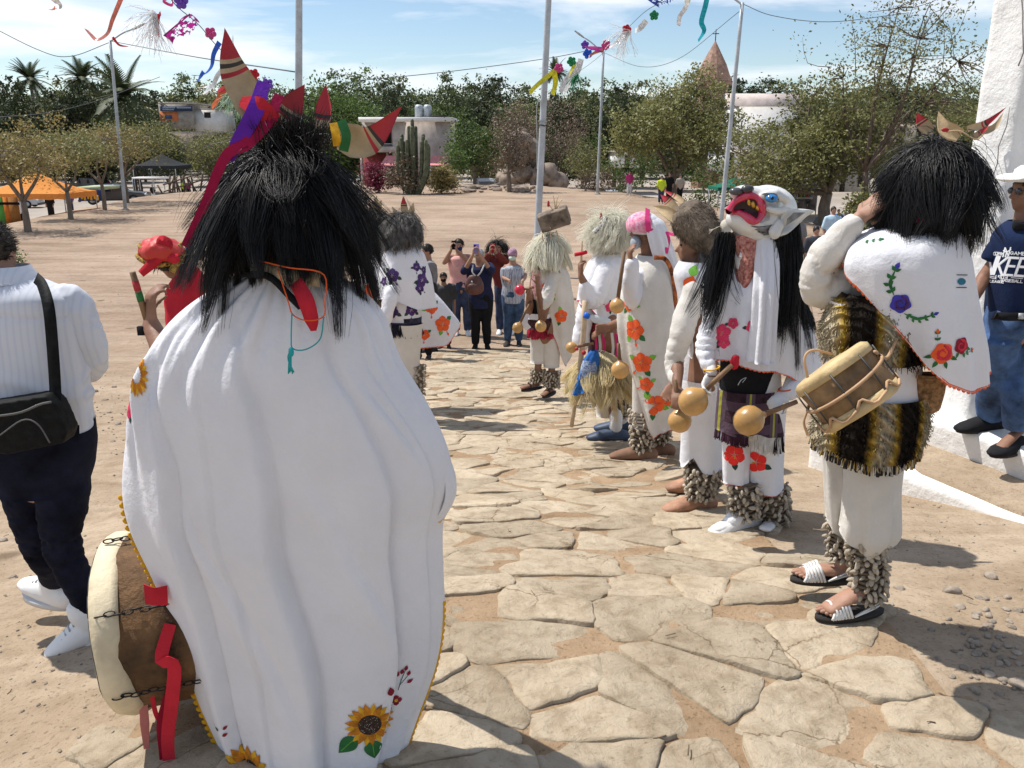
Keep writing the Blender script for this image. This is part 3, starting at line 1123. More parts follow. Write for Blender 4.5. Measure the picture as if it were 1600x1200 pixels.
row_tree(800,262,150,110,'leafless brown thicket tree on the rocky rise',L_BRN,24,.1,6,.16,160,18,.10,.6,[(0,0,.5,.9,.9,.42),(.4,0,.5,.5,.6,.35)],14,.1,'bare_tree',Y=86)
row_tree(872,262,160,80,'bare greyish tree behind the middle lamp pole',L_BRN,25,.1,5,.16,110,16,.10,.6,LOB_ROUND,14,.14,'bare_tree',Y=84)
for i,(px,py,top,w,lm,lab,Y)in enumerate([(985,285,222,95,L_GRN,'fresh green bush left under the broad mesquite',66),(1108,290,236,80,L_GRN,'fresh green bush beside the tall right lamp post',62),(940,290,262,75,L_BRN,'dry brown bush at the edge of the mound',70),(630,285,246,60,L_BRN,'dry scrub at the foot of the cactus clump',60),(690,286,262,40,L_YELL,'clump of dry yellow scrub by the leaning tree',61),(590,288,256,32,None,'magenta flowering bush in front of the building',62),(1165,300,270,60,L_OLIVE,'low dusty bush before the green canopy',55),(1345,322,300,24,L_OLIVE,'low green bush by the blue vehicle',36),(12,420,372,30,L_GRN,'small green bush behind the man in white',20)]):
	if lm is None:
		lm=leafmat('bougainvillea',(0.30,0.045,0.11),(0.14,0.04,0.045))
	row_tree(px,py,top,w,lab,lm,60+i,0,5,.05,60,22,.09 if Y>30 else.03,.35 if Y>30 else.1,[(0,0,.5,1,.8,.45)],5,.08,'bush',Y=Y)
def cactus():
	t=thing('organ_pipe_cactus','clump of tall grey green column cactus before the building','cactus',groundpt(645,285,60))
	b=np.array(t['org'])
	rg=np.random.default_rng(4)
	M_C=mat('cactus_green',(0.115,0.125,0.075),var=.25,scale=5,bump=.4)
	k=mpp(645,240,60)
	for i in range(26):
		dx=rg.uniform(-24,26)*k
		top=(185+abs(dx/k)*1.35+rg.uniform(0,28))
		h=hgt(top,645,60,b)
		y=rg.uniform(-.7,.7)
		P=spline([b+[dx*.3,y*.4,-.2],b+[dx*.8,y,h*.3],b+[dx,y,h*.5],b+[dx*1.08,y,h]],9)
		n=10
		V,F=capsule(P,[.13]*9,n)
		part('stem',(V,F),M_C,t)
cactus()
# ------------------------------------------------------------------ buildings far off
M_PLAST=mat('old_plaster',(0.44,0.385,0.345),var=.14,scale=1.2,bump=.2,rough=.9)
M_WHITEP=mat('white_plaster',(0.74,0.72,0.69),var=.05,scale=1.5,bump=.2,rough=.85)
M_PINKROOF=mat('faded_pink_awning',(0.62,0.24,0.245),var=.08,scale=2,rough=.8)
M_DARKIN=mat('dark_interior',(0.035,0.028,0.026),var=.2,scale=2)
M_REDSHOP=mat('dark_red_paint',(0.26,0.055,0.05),var=.2,scale=2)
M_METAL=mat('galvanised_steel',(0.42,0.45,0.47),var=.12,scale=6,metal=.35,rough=.5)
M_CONC=mat('concrete',(0.36,0.33,0.295),var=.15,scale=1.5,bump=.3)
M_BRICK=mat('weathered_brick',(0.37,0.225,0.165),var=.2,scale=2.5,bump=.4)
M_STEELD=mat('dark_steel',(0.09,0.09,0.09),var=.1,metal=.4,rough=.5)
def pbox(px0,px1,py0,py1,Y,depth,dy=0.0,Yref=None):
	cx,cy=(px0+px1)/2,(py0+py1)/2
	a=at(px0,cy,Y)
	b=at(px1,cy,Y)
	zt,zb=at(cx,py0,Y)[2],at(cx,py1,Y)[2]
	return box(((a[0]+b[0])/2,Y+dy+depth/2,(zt+zb)/2),(abs(b[0]-a[0]),depth,abs(zt-zb)))
def two_storey():
	Y=84
	t=thing('house','two-storey grey plaster building with white roof edge and pink awnings','building',groundpt(635,285,Y))
	part('wall',pbox(614,703,190,290,Y,9),M_PLAST,t)
	part('upper_wall',pbox(566,614,190,232,Y+2.2,6.5),M_PLAST,t)
	part('roof',pbox(560,708,183,190,Y-.5,10),M_WHITEP,t)
	part('balcony_slab',pbox(562,640,229,238,Y-.2,9),M_PLAST,t)
	part('balcony_rail',pbox(564,614,224,225.5,Y,.08),M_METAL,t)
	w=part('window',pbox(585,611,199,226,Y+2.14,.05),M_DARKIN,t)
	part('frame',pbox(597,598.4,199,226,Y+2.05,.08),M_STEELD,w)
	for px in(565,606):
		part('column',pbox(px-1.6,px+1.6,238,290,Y+.2,.35),M_PLAST,t)
	part('shop_front',pbox(568,604,239,290,Y+1.4,.3),M_REDSHOP,t)
	part('shop_front',pbox(607,613,239,290,Y+1.3,.3),M_REDSHOP,t)
	for x0,x1,lab in((600,632,'left'),(672,703,'right')):
		A,B=at(x0+4,243,Y-.1),at(x1,243,Y-.1)
		z2=at(x0,258,Y-1.6)[2]
		V=[(A[0],Y-.1,A[2]),(B[0],Y-.1,B[2]),(B[0],Y-2.0,z2),(A[0]-.4,Y-2.0,z2)]
		V=np.array(V+[(x,y,z-.06)for x,y,z in V])
		part('awning',(V,[(0,1,2,3),(7,6,5,4),(0,3,7,4),(1,5,6,2),(2,6,7,3),(0,4,5,1)]),M_PINKROOF,t,smooth=False)
		d=part('doorway',pbox(x0+5,x1-3,258,289,Y-.06,.05),M_DARKIN,t)
		part('post',pbox(x0,x0+1.2,258,290,Y-2.0,.08),M_METAL,t)
	for px in(655,668.5):
		solo('water_tank',lathe([(.01,1.2),(.3,1.15),(.42,.95),(.42,0),(.01,0)],12,None,at(px,183,Y+3)),M_METAL,'small grey water tank on the flat roof, '+('left one' if px<660 else 'right one'),'water tank','tanks on the flat roof')
	solo('roof_debris',pbox(672,697,180,184,Y+2,2),M_DARKIN,'pile of dark boards on the flat roof','boards')
two_storey()
def sign_house():
	Y=135
	t=thing('shop','low shop with a blue sign board over an orange wall','building',groundpt(275,230,Y))
	part('wall',pbox(249,302,161,200,Y,8),M_CONC,t)
	part('orange_wall',pbox(250,278,174,189,Y-.1,.1),mat('orange_paint',(0.62,0.19,0.07),var=.12,scale=1),t)
	part('roof',pbox(247,304,160,162.5,Y-.4,9),M_PLAST,t)
	s=part('sign',pbox(250,300,166,173.5,Y-.35,.2),mat('blue_sign',(0.035,0.055,0.12),var=.1),t)
	M_PALE=mat('pale_print',(0.45,0.52,0.62),var=.05)
	pieces=[]
	x=254.0
	rg=np.random.default_rng(8)
	while x<298:
		w=rg.uniform(.8,1.5)
		if not 273<x<276:
			pieces.append(pbox(x,x+w,167.2,169.3,Y-.38,.03))
			if x<272:
				pieces.append(pbox(x,x+w,170.3,172.2,Y-.38,.03))
		x+=w+.5
	part('lettering',join(pieces),M_PALE,s)
	part('vehicle_mural',pbox(258,269,180,186,Y-.13,.04),mat('blue_mural',(0.07,0.12,0.22),var=.3,scale=2),t)
	t2=thing('house','white flat-roofed house with one dark window, beside the blue sign','building',groundpt(322,230,Y))
	part('wall',pbox(304,345,171,205,Y+.6,7),M_WHITEP,t2)
	part('roof',pbox(303,346,169.5,171.5,Y+.3,8),M_CONC,t2)
	w=part('window',pbox(319,329,176,184,Y+.55,.1),M_DARKIN,t2)
	part('frame',pbox(318.3,329.7,175.3,176,Y+.5,.1),M_STEELD,w)
	def low(px0,px1,py0,py1,Y,m,label,roofm):
		t=thing('house',label,'building',groundpt((px0+px1)/2,py1,Y))
		part('wall',pbox(px0,px1,py0+2,py1,Y,6),m,t)
		part('roof',pbox(px0-2,px1+2,py0,py0+2.2,Y-.6,7.5),roofm,t)
		n=max(1,int((px1-px0)/26))
		for i in range(n):
			c=px0+(px1-px0)*(i+.5)/n
			w=part('window' if i%2 else 'door',pbox(c-4,c+4,py0+8,py1-(8 if i%2 else 0),Y-.03,.08),M_DARKIN,t)
			part('frame',pbox(c-5,c+5,py0+7,py0+8,Y-.06,.08),M_STEELD,w)
		return t
	low(262,352,206,248,112,mat('dim_plaster',(.27,.23,.20),var=.2,scale=1),'long low house below the blue sign shop',M_CONC)
	low(20,120,214,262,120,M_WHITEP,'pale house half hidden behind the row of thin trees',M_METAL)
	low(126,196,222,260,122,M_PLAST,'low grey house behind the dark parked car',M_METAL)
	low(960,1000,236,262,96,M_WHITEP,'small white house behind the broad mesquite, left side',M_PLAST)
	low(1126,1190,232,268,90,M_WHITEP,'white house between the lamp post and the market',M_PLAST)
	low(1190,1360,250,300,62,M_CONC,'dim row of shops behind the market stalls',mat('old_brown_roof',(.16,.12,.09),var=.2))
	low(1395,1475,192,232,85,M_PLAST,'grey house with dark roof behind the black wig',mat('dark_roof',(.07,.06,.05),var=.2))
	low(-120,-10,220,262,118,M_PLAST,'low house at the far left behind the trees',M_METAL)
sign_house()
def church():
	Y=112
	t=thing('church_tower','brick church spire with a cross rising behind the mesquite','church tower',groundpt(1114,260,Y))
	c=at(1114,125,Y)
	tip=at(1114,64,Y)[2]
	k=mpp(1114,100,Y)
	zb=at(1114,128,Y)[2]
	part('spire',lathe([(30*k,zb),(20*k,zb+(tip-zb)*.42),(.05,tip)],12,None,(c[0],Y,0)),M_BRICK,t,smooth=False)
	part('tower_body',lathe([(25*k,gzf(c[0],Y)-.5),(25*k,zb+.02)],8,None,(c[0],Y,0)),M_BRICK,t,smooth=False)
	part('cornice',lathe([(25*k,zb-.5),(31*k,zb-.4),(31*k,zb-.05),(25*k,zb)],8,None,(c[0],Y,0)),M_BRICK,t,smooth=False)
	z=tip
	part('cross',join([box((c[0],Y,z+.6),(.1,.1,1.5)),box((c[0],Y,z+.85),(.8,.1,.1))]),M_STEELD,t)
	a,b=at(1148,166,104),at(1258,166,104)
	t2=thing('vaulted_hall','long hall with pale barrel vaulted roof beside the church spire','building',((a[0]+b[0])/2,104,gzf((a[0]+b[0])/2,104)))
	zt=at(1200,142,104)[2]
	L=b[0]-a[0]
	prof=[]
	for i in range(13):
		th=math.pi*i/12
		prof.append((104+6-6*math.cos(th),a[2]+(zt-a[2])*math.sin(th)**.6))
	V=np.array([(x,y,z)for x in(a[0],b[0])for y,z in prof])
	F=[(i,i+1,14+i,13+i)for i in range(12)]+[tuple(range(13))[::-1],tuple(range(13,26))]
	part('vault',(V,F),mat('pale_pink_roof',(0.53,0.45,0.41),var=.1,scale=1),t2)
	part('wall',box(((a[0]+b[0])/2,110,(a[2]+gzf(a[0],104))/2-.02),(L-.3,11.6,a[2]-gzf(a[0],104))),M_WHITEP,t2)
church()
def mast(px,top,py,Y,label,w=.5):
	b=groundpt(px,py,Y)
	h=hgt(top,px,Y,b)
	t=thing('radio_mast',label,'radio mast',b)
	P=[]
	for sx,sy in((-1,-1),(1,-1),(0,1)):
		P.append(tube([b+[sx*w,sy*w,0],b+[sx*w*.25,sy*w*.25,h]],[.05,.04],4))
	for i in range(14):
		z=h*i/14
		f=1-.75*i/14
		P.append(tube([b+[-w*f,-w*f,z],b+[w*f,-w*f,z+h/14]],.03,4))
		P.append(tube([b+[w*f,-w*f,z],b+[0,w*f,z+h/14]],.03,4))
	part('lattice',join(P),M_METAL,t)
mast(19,62,260,210,'lattice radio mast far off above the dark trees at left',1.0)
mast(381,55,260,210,'thin radio mast right of the tall painted horn',.5)
# ------------------------------------------------------------------ lamp posts, wires
def lamp_post(pt,pb,Y,r,label,arm=None,over=0.0):
	b0=at(*pb,Y)
	p1=at(*pt,Y)
	b=np.array([b0[0],Y,gzf(b0[0],Y)])
	d=(p1-b0)
	b=b0+d*((b[2]-b0[2])/d[2])
	top=p1+d*over
	t=thing('lamp_post',label,'lamp post',b)
	part('pole',tube(np.linspace(b-unit(d)*.2,top,8),list(np.linspace(r*1.1,r*.8,8)),12),M_POLE,t)
	part('base_plate',lathe([(r*2.2,-.05),(r*2.2,.06),(r*1.5,.1),(.01,.1)],12,None,b),M_CONC,t)
	if arm:
		e=at(*arm,Y)
		a=part('arm',tube(spline([top-d*.01,top*.45+e*.55+[0,0,.05],e],6),r*.45,7),M_POLE,t)
		u=unit(e-top)
		part('lamp_head',capsule([e-u*.1,e+u*.25,e+u*.62],[(.07,.05),(.13,.07),(.09,.05)],8),M_METAL,a)
	else:
		e=top+np.array([.9,.3,.25])
		a=part('arm',tube(spline([top,top+[.4,.1,.2],e],6),r*.45,7),M_POLE,t)
		part('lamp_head',capsule([e,e+[.4,.1,.03],e+[.65,.15,.03]],[.07,.12,.08],8),M_METAL,a)
	return t,top
M_POLE=mat('painted_pole',(0.44,0.475,0.505),var=.12,scale=3,rough=.55,bump=.25,metal=.1)
lamp_post((172,63),(190,262),45,.085,'lamp post with a single arm behind the left row of trees',(209,45))
lp2,top2=lamp_post((467,0),(466,420),20,.09,'grey lamp pole behind the tall wig\'s horns',None,.35)
lp3,top3=lamp_post((857,0),(837,425),22,.085,'grey lamp pole with strapped cables behind the brown hide mask',None,.35)
lamp_post((943,82),(934,288),60,.10,'distant lamp post with streamers at its arm',(910,57))
lp5,top5=lamp_post((1160,4),(1126,352),33,.085,'tall pale lamp post right of the broad mesquite',(1133,-4))
def straps():
	M_K=mat('black_strap',(0.02,0.02,0.022),var=.1)
	b,t=at(837,425,22),at(857,0,22)
	def on(f):
		return b+(t-b)*f
	for f in(.560,.575):
		part('strap',tube([on(f)+[0.1*math.cos(a),.1*math.sin(a),.012*math.sin(a*2)]for a in np.linspace(0,6.3,14)],.013,5),M_K if f<.57 else M_METAL,lp3)
	part('cable',tube(spline([on(.66)+[-.1,-.02,0],on(.62)+[-.17,-.03,0],on(.5)+[-.12,-.05,0],on(.4)+[-.1,-.06,0]],12),.012,5),M_METAL,lp3)
straps()
M_WIRE=mat('wire',(0.10,0.11,0.12),var=.05)
def wire(pts,r,label,Ys):
	P=[at(px,py,Y)for(px,py),Y in zip(pts,Ys)]
	solo('overhead_wire',tube(spline(P,24),r,4),M_WIRE,label,'wire')
wire([(-40,28),(60,78),(110,88),(172,66)],.018,'sagging wire running left from the armed lamp post',[45]*4)
wire([(172,64),(300,88),(466,113)],.016,'wire between the left lamp post and the pole behind the horns',[45,32,20])
wire([(560,126),(700,112),(850,92),(934,76)],.022,'wire running to the distant lamp post across the trees',[55,57,59,60])
wire([(943,82),(1000,104),(1060,92),(1155,18)],.014,'wire sagging between the two right lamp posts',[60,52,45,33])
wire([(1160,6),(1210,25),(1300,34),(1420,20)],.012,'wire leaving the tall pale lamp post to the right',[33,33,34,36])
wire([(-40,184),(60,178),(150,158),(250,120)],.018,'low wire crossing the dark trees at the far left',[60,60,62,66])
# ------------------------------------------------------------------ white tower and steps at the right
M_LIME=mat('limewash',(0.80,0.79,0.765),var=.045,scale=2.2,bump=1.0,bscale=7,rough=.85)
def tower():
	t=thing('white_tower','white limewashed church buttress with cracked edge rising out of view','tower',(3.4,5.2,CZ-1.9))
	z0,z1=CZ-1.9,5.4
	rg=np.random.default_rng(2)
	nz_,V=46,[]
	u=unit(V3(-0.42,0.907,0))
	v=unit(V3(0.907,0.42,0))
	c0=V3(2.815,4.86,0)
	out=[]
	for s in np.linspace(.26,.05,8):
		out.append(c0+u*s)
	for a in np.linspace(0,1,5)[1:-1]:
		out.append(c0+u*(.05*(1-a)**2)+v*(.05*a**2))
	for s in np.linspace(.05,1.6,12):
		out.append(c0+v*s)
	out.append(c0+v*1.6+u*.5)
	out=np.array(out)
	cen=out.mean(0)
	for i in range(nz_):
		f=i/(nz_-1)
		z=z0+(z1-z0)*f
		sh=1+.055*math.exp(-f*9)-.03*f
		Q=cen+(out-cen)*sh
		Q=Q.copy()
		Q[:,2]=z
		V.append(Q)
	V=np.concatenate(V)
	V[:,:2]+=(fbm(V,2.2,5,3)[:,None]*.014+fbm(V,5,6,2)[:,None]*.005)
	n=len(out)
	F=grid_faces(nz_,n,True)+[tuple((nz_-1)*n+j for j in range(n))]
	part('wall',(V,F),M_LIME,t)
	C=[]
	for k in range(3):
		zz=np.linspace(1.2+k*.9,1.9+k*.9,8)
		P=[c0+u*(.04+.03*math.sin(k+z*5))+np.array([-.016,0.0,z])+rg.normal(size=3)*[.004,.02,.01]for z in zz]
		C.append(tube(P,.004,4))
	part('crack',join(C),mat('crack_grey',(.25,.24,.23)),t)
tower()
def steps():
	A=V3(2.34,4.45,0)
	e=unit(V3(-.42,.907,0))
	n=V3(e[1],-e[0],0)
	def slab(off,w,len0,len1,ztop,label,m,seed,zdrop=.5):
		t=thing('stone_step',label,'step',A+n*(off+w/2)+e*(len0+len1)/2+[0,0,ztop-zdrop])
		ns=50
		V=[]
		S=np.linspace(len0,len1,ns)
		prof=[(0.02,-zdrop),(0.005,-.12),(0.0,-.06),(0.004,-.02),(0.03,-.003),(.08,0),(w*.5,.004),(w,0.0),(w,-zdrop)]
		for s in S:
			for o,z in prof:
				V.append(A+e*s+n*(off+o)+[0,0,ztop+z])
		V=np.array(V)
		q=fbm(V,3,seed,3)
		V+=n*(q*.020)[:,None]
		V[:,2]+=fbm(V,2.2,seed+1,3)*.014
		F=grid_faces(ns,len(prof))+[tuple(range(len(prof)))[::-1],tuple((ns-1)*len(prof)+k for k in range(len(prof)))]
		part('limewashed_block',(V,F),m,t)
	slab(0,.50,-.75,.85,CZ-1.825,'low white kerb stone with dirt behind it, lowest of the steps',M_LIME,31)
	slab(.45,.60,-1.9,1.25,CZ-1.63,'broad white step that the man in navy stands on',M_LIME,33)
	slab(.98,1.6,-2.2,.2,CZ-1.40,'upper white step behind the legs of the man in navy',M_LIME,35)
	V=[]
	for s in np.linspace(-1.3,.84,40):
		for o,z in((.035,-.3),(.045,.0),(.12,.012),(.25,.02),(.40,.022),(.47,.02)):
			V.append(A+e*s+n*o+[0,0,CZ-1.832+z+.05*max(0,-s-.35)*(o>.04)])
	V=np.array(V)
	V[:,2]+=fbm(V,3,9,3)*.008
	structure('dirt_bank',(V,grid_faces(40,6)),M_DIRT)
steps()
# ------------------------------------------------------------------ people: bodies, clothes, decorations
SKIN_BROWN=mat('brown_skin',(0.235,0.120,0.075),rough=0.55,var=.08,scale=20,bump=.12,bscale=60)
SKIN_TAN=mat('tan_skin',(0.36,0.20,0.135),rough=0.55,var=.07,scale=20,bump=.12,bscale=60)
CLOTH_W=mat('white_cotton',(0.80,0.80,0.835),rough=0.9,var=.025,scale=4,bump=.3,bscale=35,transl=.13,spec=.1)
CLOTH_CR=mat('cream_cotton',(0.70,0.665,0.61),rough=0.9,var=.05,scale=5,bump=.3,bscale=30,transl=.12,spec=.1)
def cloth(name,col,var=.1,scale=8,**k):
	return mat(name,col,rough=.9,var=var,scale=scale,bump=.25,bscale=40,spec=.12,**k)
M_BLACK=cloth('black_cloth',(0.014,0.014,0.016))
M_BLACKHAIR=mat('black_horsehair',(0.008,0.0075,0.008),rough=.42,var=.3,scale=30,spec=.32)
M_CREAMHAIR=mat('cream_horsehair',(0.95,0.92,0.83),rough=.5,var=.03,scale=14,transl=.55)
M_BLONDHAIR=mat('blond_horsehair',(0.94,0.82,0.56),rough=.5,var=.06,scale=14,transl=.55)
M_GREYHAIR=mat('grey_horsehair',(0.17,0.16,0.15),rough=.5,var=.35,scale=22)
M_EYE=mat('dark_eye',(0.02,0.015,0.012),rough=.2,var=.05)
M_RED=cloth('red_cloth',(0.50,0.025,0.04))
M_CARD=mat('painted_hide_cream',(0.55,0.41,0.24),rough=.7,var=.16,scale=9,bump=.2,transl=.1)
M_CARDRED=mat('painted_red',(0.40,0.028,0.035),rough=.6,var=.12,scale=10)
M_CARDBLK=mat('painted_dark_line',(0.05,0.04,0.035),rough=.7,var=.1)
M_GOURD=mat('polished_gourd',(0.50,0.285,0.095),rough=.32,var=.16,scale=7,bump=.1,spec=.5,rand=.12)
M_WOOD=mat('brown_wood',(0.20,0.115,0.06),rough=.6,var=.25,scale=10,bump=.4,stretch=(1,1,.2))
M_PALEWOOD=mat('pale_stick',(0.55,0.42,0.28),rough=.6,var=.15,scale=10)
M_COCOON=mat('dry_cocoon',(0.58,0.50,0.39),rough=.75,var=.25,scale=25,bump=.5,bscale=60,rand=.28)
M_LEATHER=mat('tan_leather',(0.42,0.225,0.14),rough=.6,var=.15,scale=15,bump=.3)
M_SOLE=mat('dark_sole',(0.03,0.025,0.022),rough=.8)
M_ORANGE=cloth('orange_thread',(0.78,0.16,0.06))
M_YTRIM=cloth('yellow_trim',(0.68,0.36,0.02))
F_OR=mat('embroidery_orange',(0.83,0.115,0.025),rough=.8,var=.12,scale=14)
F_RED=mat('embroidery_red',(0.66,0.03,0.06),rough=.8,var=.15,scale=14)
F_PUR=mat('embroidery_purple',(0.075,0.032,0.155),rough=.8,var=.2,scale=14)
F_BLUE=mat('embroidery_blue',(0.06,0.05,0.42),rough=.8,var=.2,scale=14)
F_GRN=mat('embroidery_green',(0.03,0.16,0.045),rough=.8,var=.2,scale=14)
F_LGRN=mat('embroidery_light_green',(0.17,0.44,0.06),rough=.8,var=.15,scale=14)
F_DGRN=mat('embroidery_dark_green',(0.02,0.06,0.045),rough=.8,var=.2,scale=14)
F_YEL=mat('embroidery_yellow',(0.76,0.40,0.02),rough=.8,var=.22,scale=40)
F_YEL2=mat('embroidery_amber',(0.56,0.20,0.015),rough=.8,var=.22,scale=40)
F_BRN=mat('embroidery_brown',(0.055,0.032,0.022),rough=.85,var=.4,scale=160)
F_WHT=mat('embroidery_white',(0.75,0.72,0.68),rough=.8)
F_PNK=mat('embroidery_pink',(0.74,0.05,0.14),rough=.8,var=.12,scale=14)
F_MAR=mat('embroidery_maroon',(0.25,0.012,0.03),rough=.8,var=.2,scale=14)
def hand_parts(w,d,pn,H,side,curl=.5,spread=.0):
	d=unit(d)
	pn=unit(np.asarray(pn,float)-d*np.dot(pn,d))
	t=np.cross(d,pn)*side
	s=H/1.72
	P=[]
	P.append(capsule([w,w+d*.035*s,w+d*.085*s],[(.024*s,.017*s),(.036*s,.016*s),(.040*s,.014*s)],10,ref=t))
	ln=(.066,.076,.071,.055)
	for i in range(4):
		o=w+d*(.088-.004*abs(i-1))*s+t*(.031-.0205*i)*s
		a=.18
		q=[o-d*.012*s,o]
		dd=d+t*(.10-.07*i)*(1+spread)
		L=ln[i]*s
		for k,f in enumerate((.45,.3,.25)):
			a+=curl*(.85 if k else.55)
			v=unit(dd)*math.cos(a)+pn*math.sin(a)
			q.append(q[-1]+v*L*f)
		P.append(capsule(q,[.0092*s,.009*s,.0084*s,.0078*s,.0068*s],7))
	o=w+d*.025*s+t*.024*s+pn*.004
	q=[o,o+(t*.7+d*.6+pn*.3)*.032*s]
	q.append(q[-1]+unit(d*.8+t*.25+pn*(.3+curl*.6))*.030*s)
	q.append(q[-1]+unit(d*.8-t*.1+pn*(.35+curl*.7))*.024*s)
	P.append(capsule(q,[.0135*s,.0115*s,.0098*s,.0082*s],7))
	return P
def head_parts(c,hf,hu,s):
	hf=unit(hf)
	hu=unit(np.asarray(hu,float)-hf*np.dot(hu,hf))
	hr=np.cross(hf,hu)
	M=np.stack([hr,hf,hu],1)
	def p(x,y,z):
		return np.asarray(c,float)+M@(np.array([x,y,z])*s)
	P=[ellipsoid(p(0,-.008,.022),np.array([.076,.094,.093])*s,16,11,M),ellipsoid(p(0,.022,-.045),np.array([.058,.066,.066])*s,14,9,M),ellipsoid(p(0,.055,-.085),np.array([.028,.026,.022])*s,10,7,M),ellipsoid(p(0,.074,.028),np.array([.052,.016,.012])*s,10,7,M),ellipsoid(p(.040,.062,-.018),np.array([.020,.018,.018])*s,9,6,M),ellipsoid(p(-.040,.062,-.018),np.array([.020,.018,.018])*s,9,6,M),capsule([p(0,.082,.012),p(0,.096,-.012),p(0,.105,-.028)],[.0085*s,.0105*s,.0135*s],8),ellipsoid(p(0,.080,-.053),np.array([.022,.010,.0065])*s,9,6,M),ellipsoid(p(0,.078,-.064),np.array([.019,.010,.0068])*s,9,6,M),ellipsoid(p(.077,-.006,-.008),np.array([.009,.018,.030])*s,9,6,M),ellipsoid(p(-.077,-.006,-.008),np.array([.009,.018,.030])*s,9,6,M)]
	eyes=[ellipsoid(p(sx*.030,.074,.010),np.array([.0145,.010,.0085])*s,8,6,M)for sx in(-1,1)]
	return P,eyes,p,M
class Fig:
	def __init__(s,name,label,foot,Y,facing,H=1.66,group=None,z=None,build=1.0,cat='person'):
		x=at(foot[0],foot[1],Y)[0]
		s.Y,s.H,s.b=Y,H,build
		s.base=np.array([x,Y,gzf(x,Y)if z is None else z])
		a=R(facing)
		s.f=V3(math.sin(a),math.cos(a),0)
		s.r=V3(math.cos(a),-math.sin(a),0)
		s.t=thing(name,label,cat,s.base,group)
		s.J={}
		B,r,f=s.base,s.r,s.f
		def L(rr,ff,zz):
			return B+r*rr*H+f*ff*H+V3(0,0,zz*H)
		s.L=L
		J=s.J
		J['head'],J['neck'],J['chest'],J['pel']=L(0,.012,.935),L(0,-.004,.835),L(0,0,.72),L(0,0,.53)
		for k,q in(('L',-1),('R',1)):
			J['sh'+k],J['el'+k],J['wr'+k]=L(q*.108,-.004,.812),L(q*.135,-.015,.63),L(q*.14,.035,.485)
			J['hi'+k],J['kn'+k],J['an'+k],J['to'+k]=L(q*.050,0,.52),L(q*.055,.012,.285),L(q*.058,-.015,.05),L(q*.07,.10,.018)
			J['hd'+k]=None
			J['hn'+k]=None
		s.hf,s.hu=f.copy(),V3(0,0,1)
		s.curl={'L':.45,'R':.45}
		s.leg=1.0
	def set(s,**k):
		for n,v in k.items():
			s.J[n]=at(v[0],v[1],s.Y+v[2])
		return s
	def shift(s,names,dv):
		for n in names:
			s.J[n]=s.J[n]+s.r*dv[0]*s.H+s.f*dv[1]*s.H+V3(0,0,dv[2]*s.H)
	def torso(s,infl=0.0,lo=None,hi=1.0,fat=1.0):
		H,J,b=s.H,s.J,s.b
		pel,ch,nk=J['pel'],J['chest'],J['neck']
		pts=[pel-V3(0,0,.035*H),pel,pel*.5+ch*.5,ch,ch*.25+nk*.75-V3(0,0,.004*H),nk*.95+ch*.05]
		ab=[(.088,.066),(.098,.070),(.086,.060*fat),(.100,.068),(.098,.056),(.045,.038)]
		return pts,[(a*H*b+infl,c*H*b+infl)for a,c in ab]
	def body(s,skin,voxel=.011,fingers=True,legs=True):
		H,J,b=s.H,s.J,s.b
		pts,ab=s.torso()
		P=[capsule(pts,ab,16,ref=s.r)]
		P.append(capsule([J['neck']-V3(0,0,.02*H),J['neck']*.5+J['head']*.5,J['head']-V3(0,0,.02*H)],[.038*H,.033*H,.034*H],10))
		hp,eyes,s.hp,s.hM=head_parts(J['head'],s.hf,s.hu,H*.56)
		P+=hp
		for k,q in(('L',-1),('R',1)):
			sh,el,wr=J['sh'+k],J['el'+k],J['wr'+k]
			P.append(capsule([J['neck']*.55+sh*.45-V3(0,0,.01*H),sh,sh*.5+el*.5,el,el*.6+wr*.4,wr],[.032*H,.034*H*b,.029*H*b,.0235*H,.0235*H,.0158*H],10))
			d=J['hd'+k]if J['hd'+k]is not None else unit(wr-el)
			pn=J['hn'+k]if J['hn'+k]is not None else-s.r*q
			if fingers:
				P+=hand_parts(wr,d,pn,H,-q,s.curl[k])
			else:
				P.append(capsule([wr,wr+unit(d)*.05*H,wr+unit(d)*.09*H],[(.016*H,.012*H),(.022*H,.012*H),(.014*H,.010*H)],8))
			if legs:
				hi,kn,an,to=J['hi'+k],J['kn'+k],J['an'+k],J['to'+k]
				P.append(capsule([hi,hi*.5+kn*.5,kn,kn*.65+an*.35,an],[.056*H*b*s.leg,.047*H*b*s.leg,.034*H*s.leg,.034*H*s.leg,.021*H*s.leg],10))
				fd=unit(to-an)
				P.append(capsule([an-fd*.02*H+V3(0,0,-.018*H),an+V3(0,0,-.01*H),an*.45+to*.55+V3(0,0,-.002*H),to+V3(0,0,-.002)],[.018*H*s.leg,.021*H*s.leg,(.026*H*(s.leg+1)/2,.016*H*s.leg),(.027*H*(s.leg+1)/2,.010*H)],8,ref=np.cross(fd,(0,0,1))))
		s.bodyVF=remeshed(P,voxel,3)
		s.ob=part('body',s.bodyVF,skin,s.t)
		e=part('eye',eyes[0],M_EYE,s.t)
		e=part('eye',eyes[1],M_EYE,s.t)
		return s
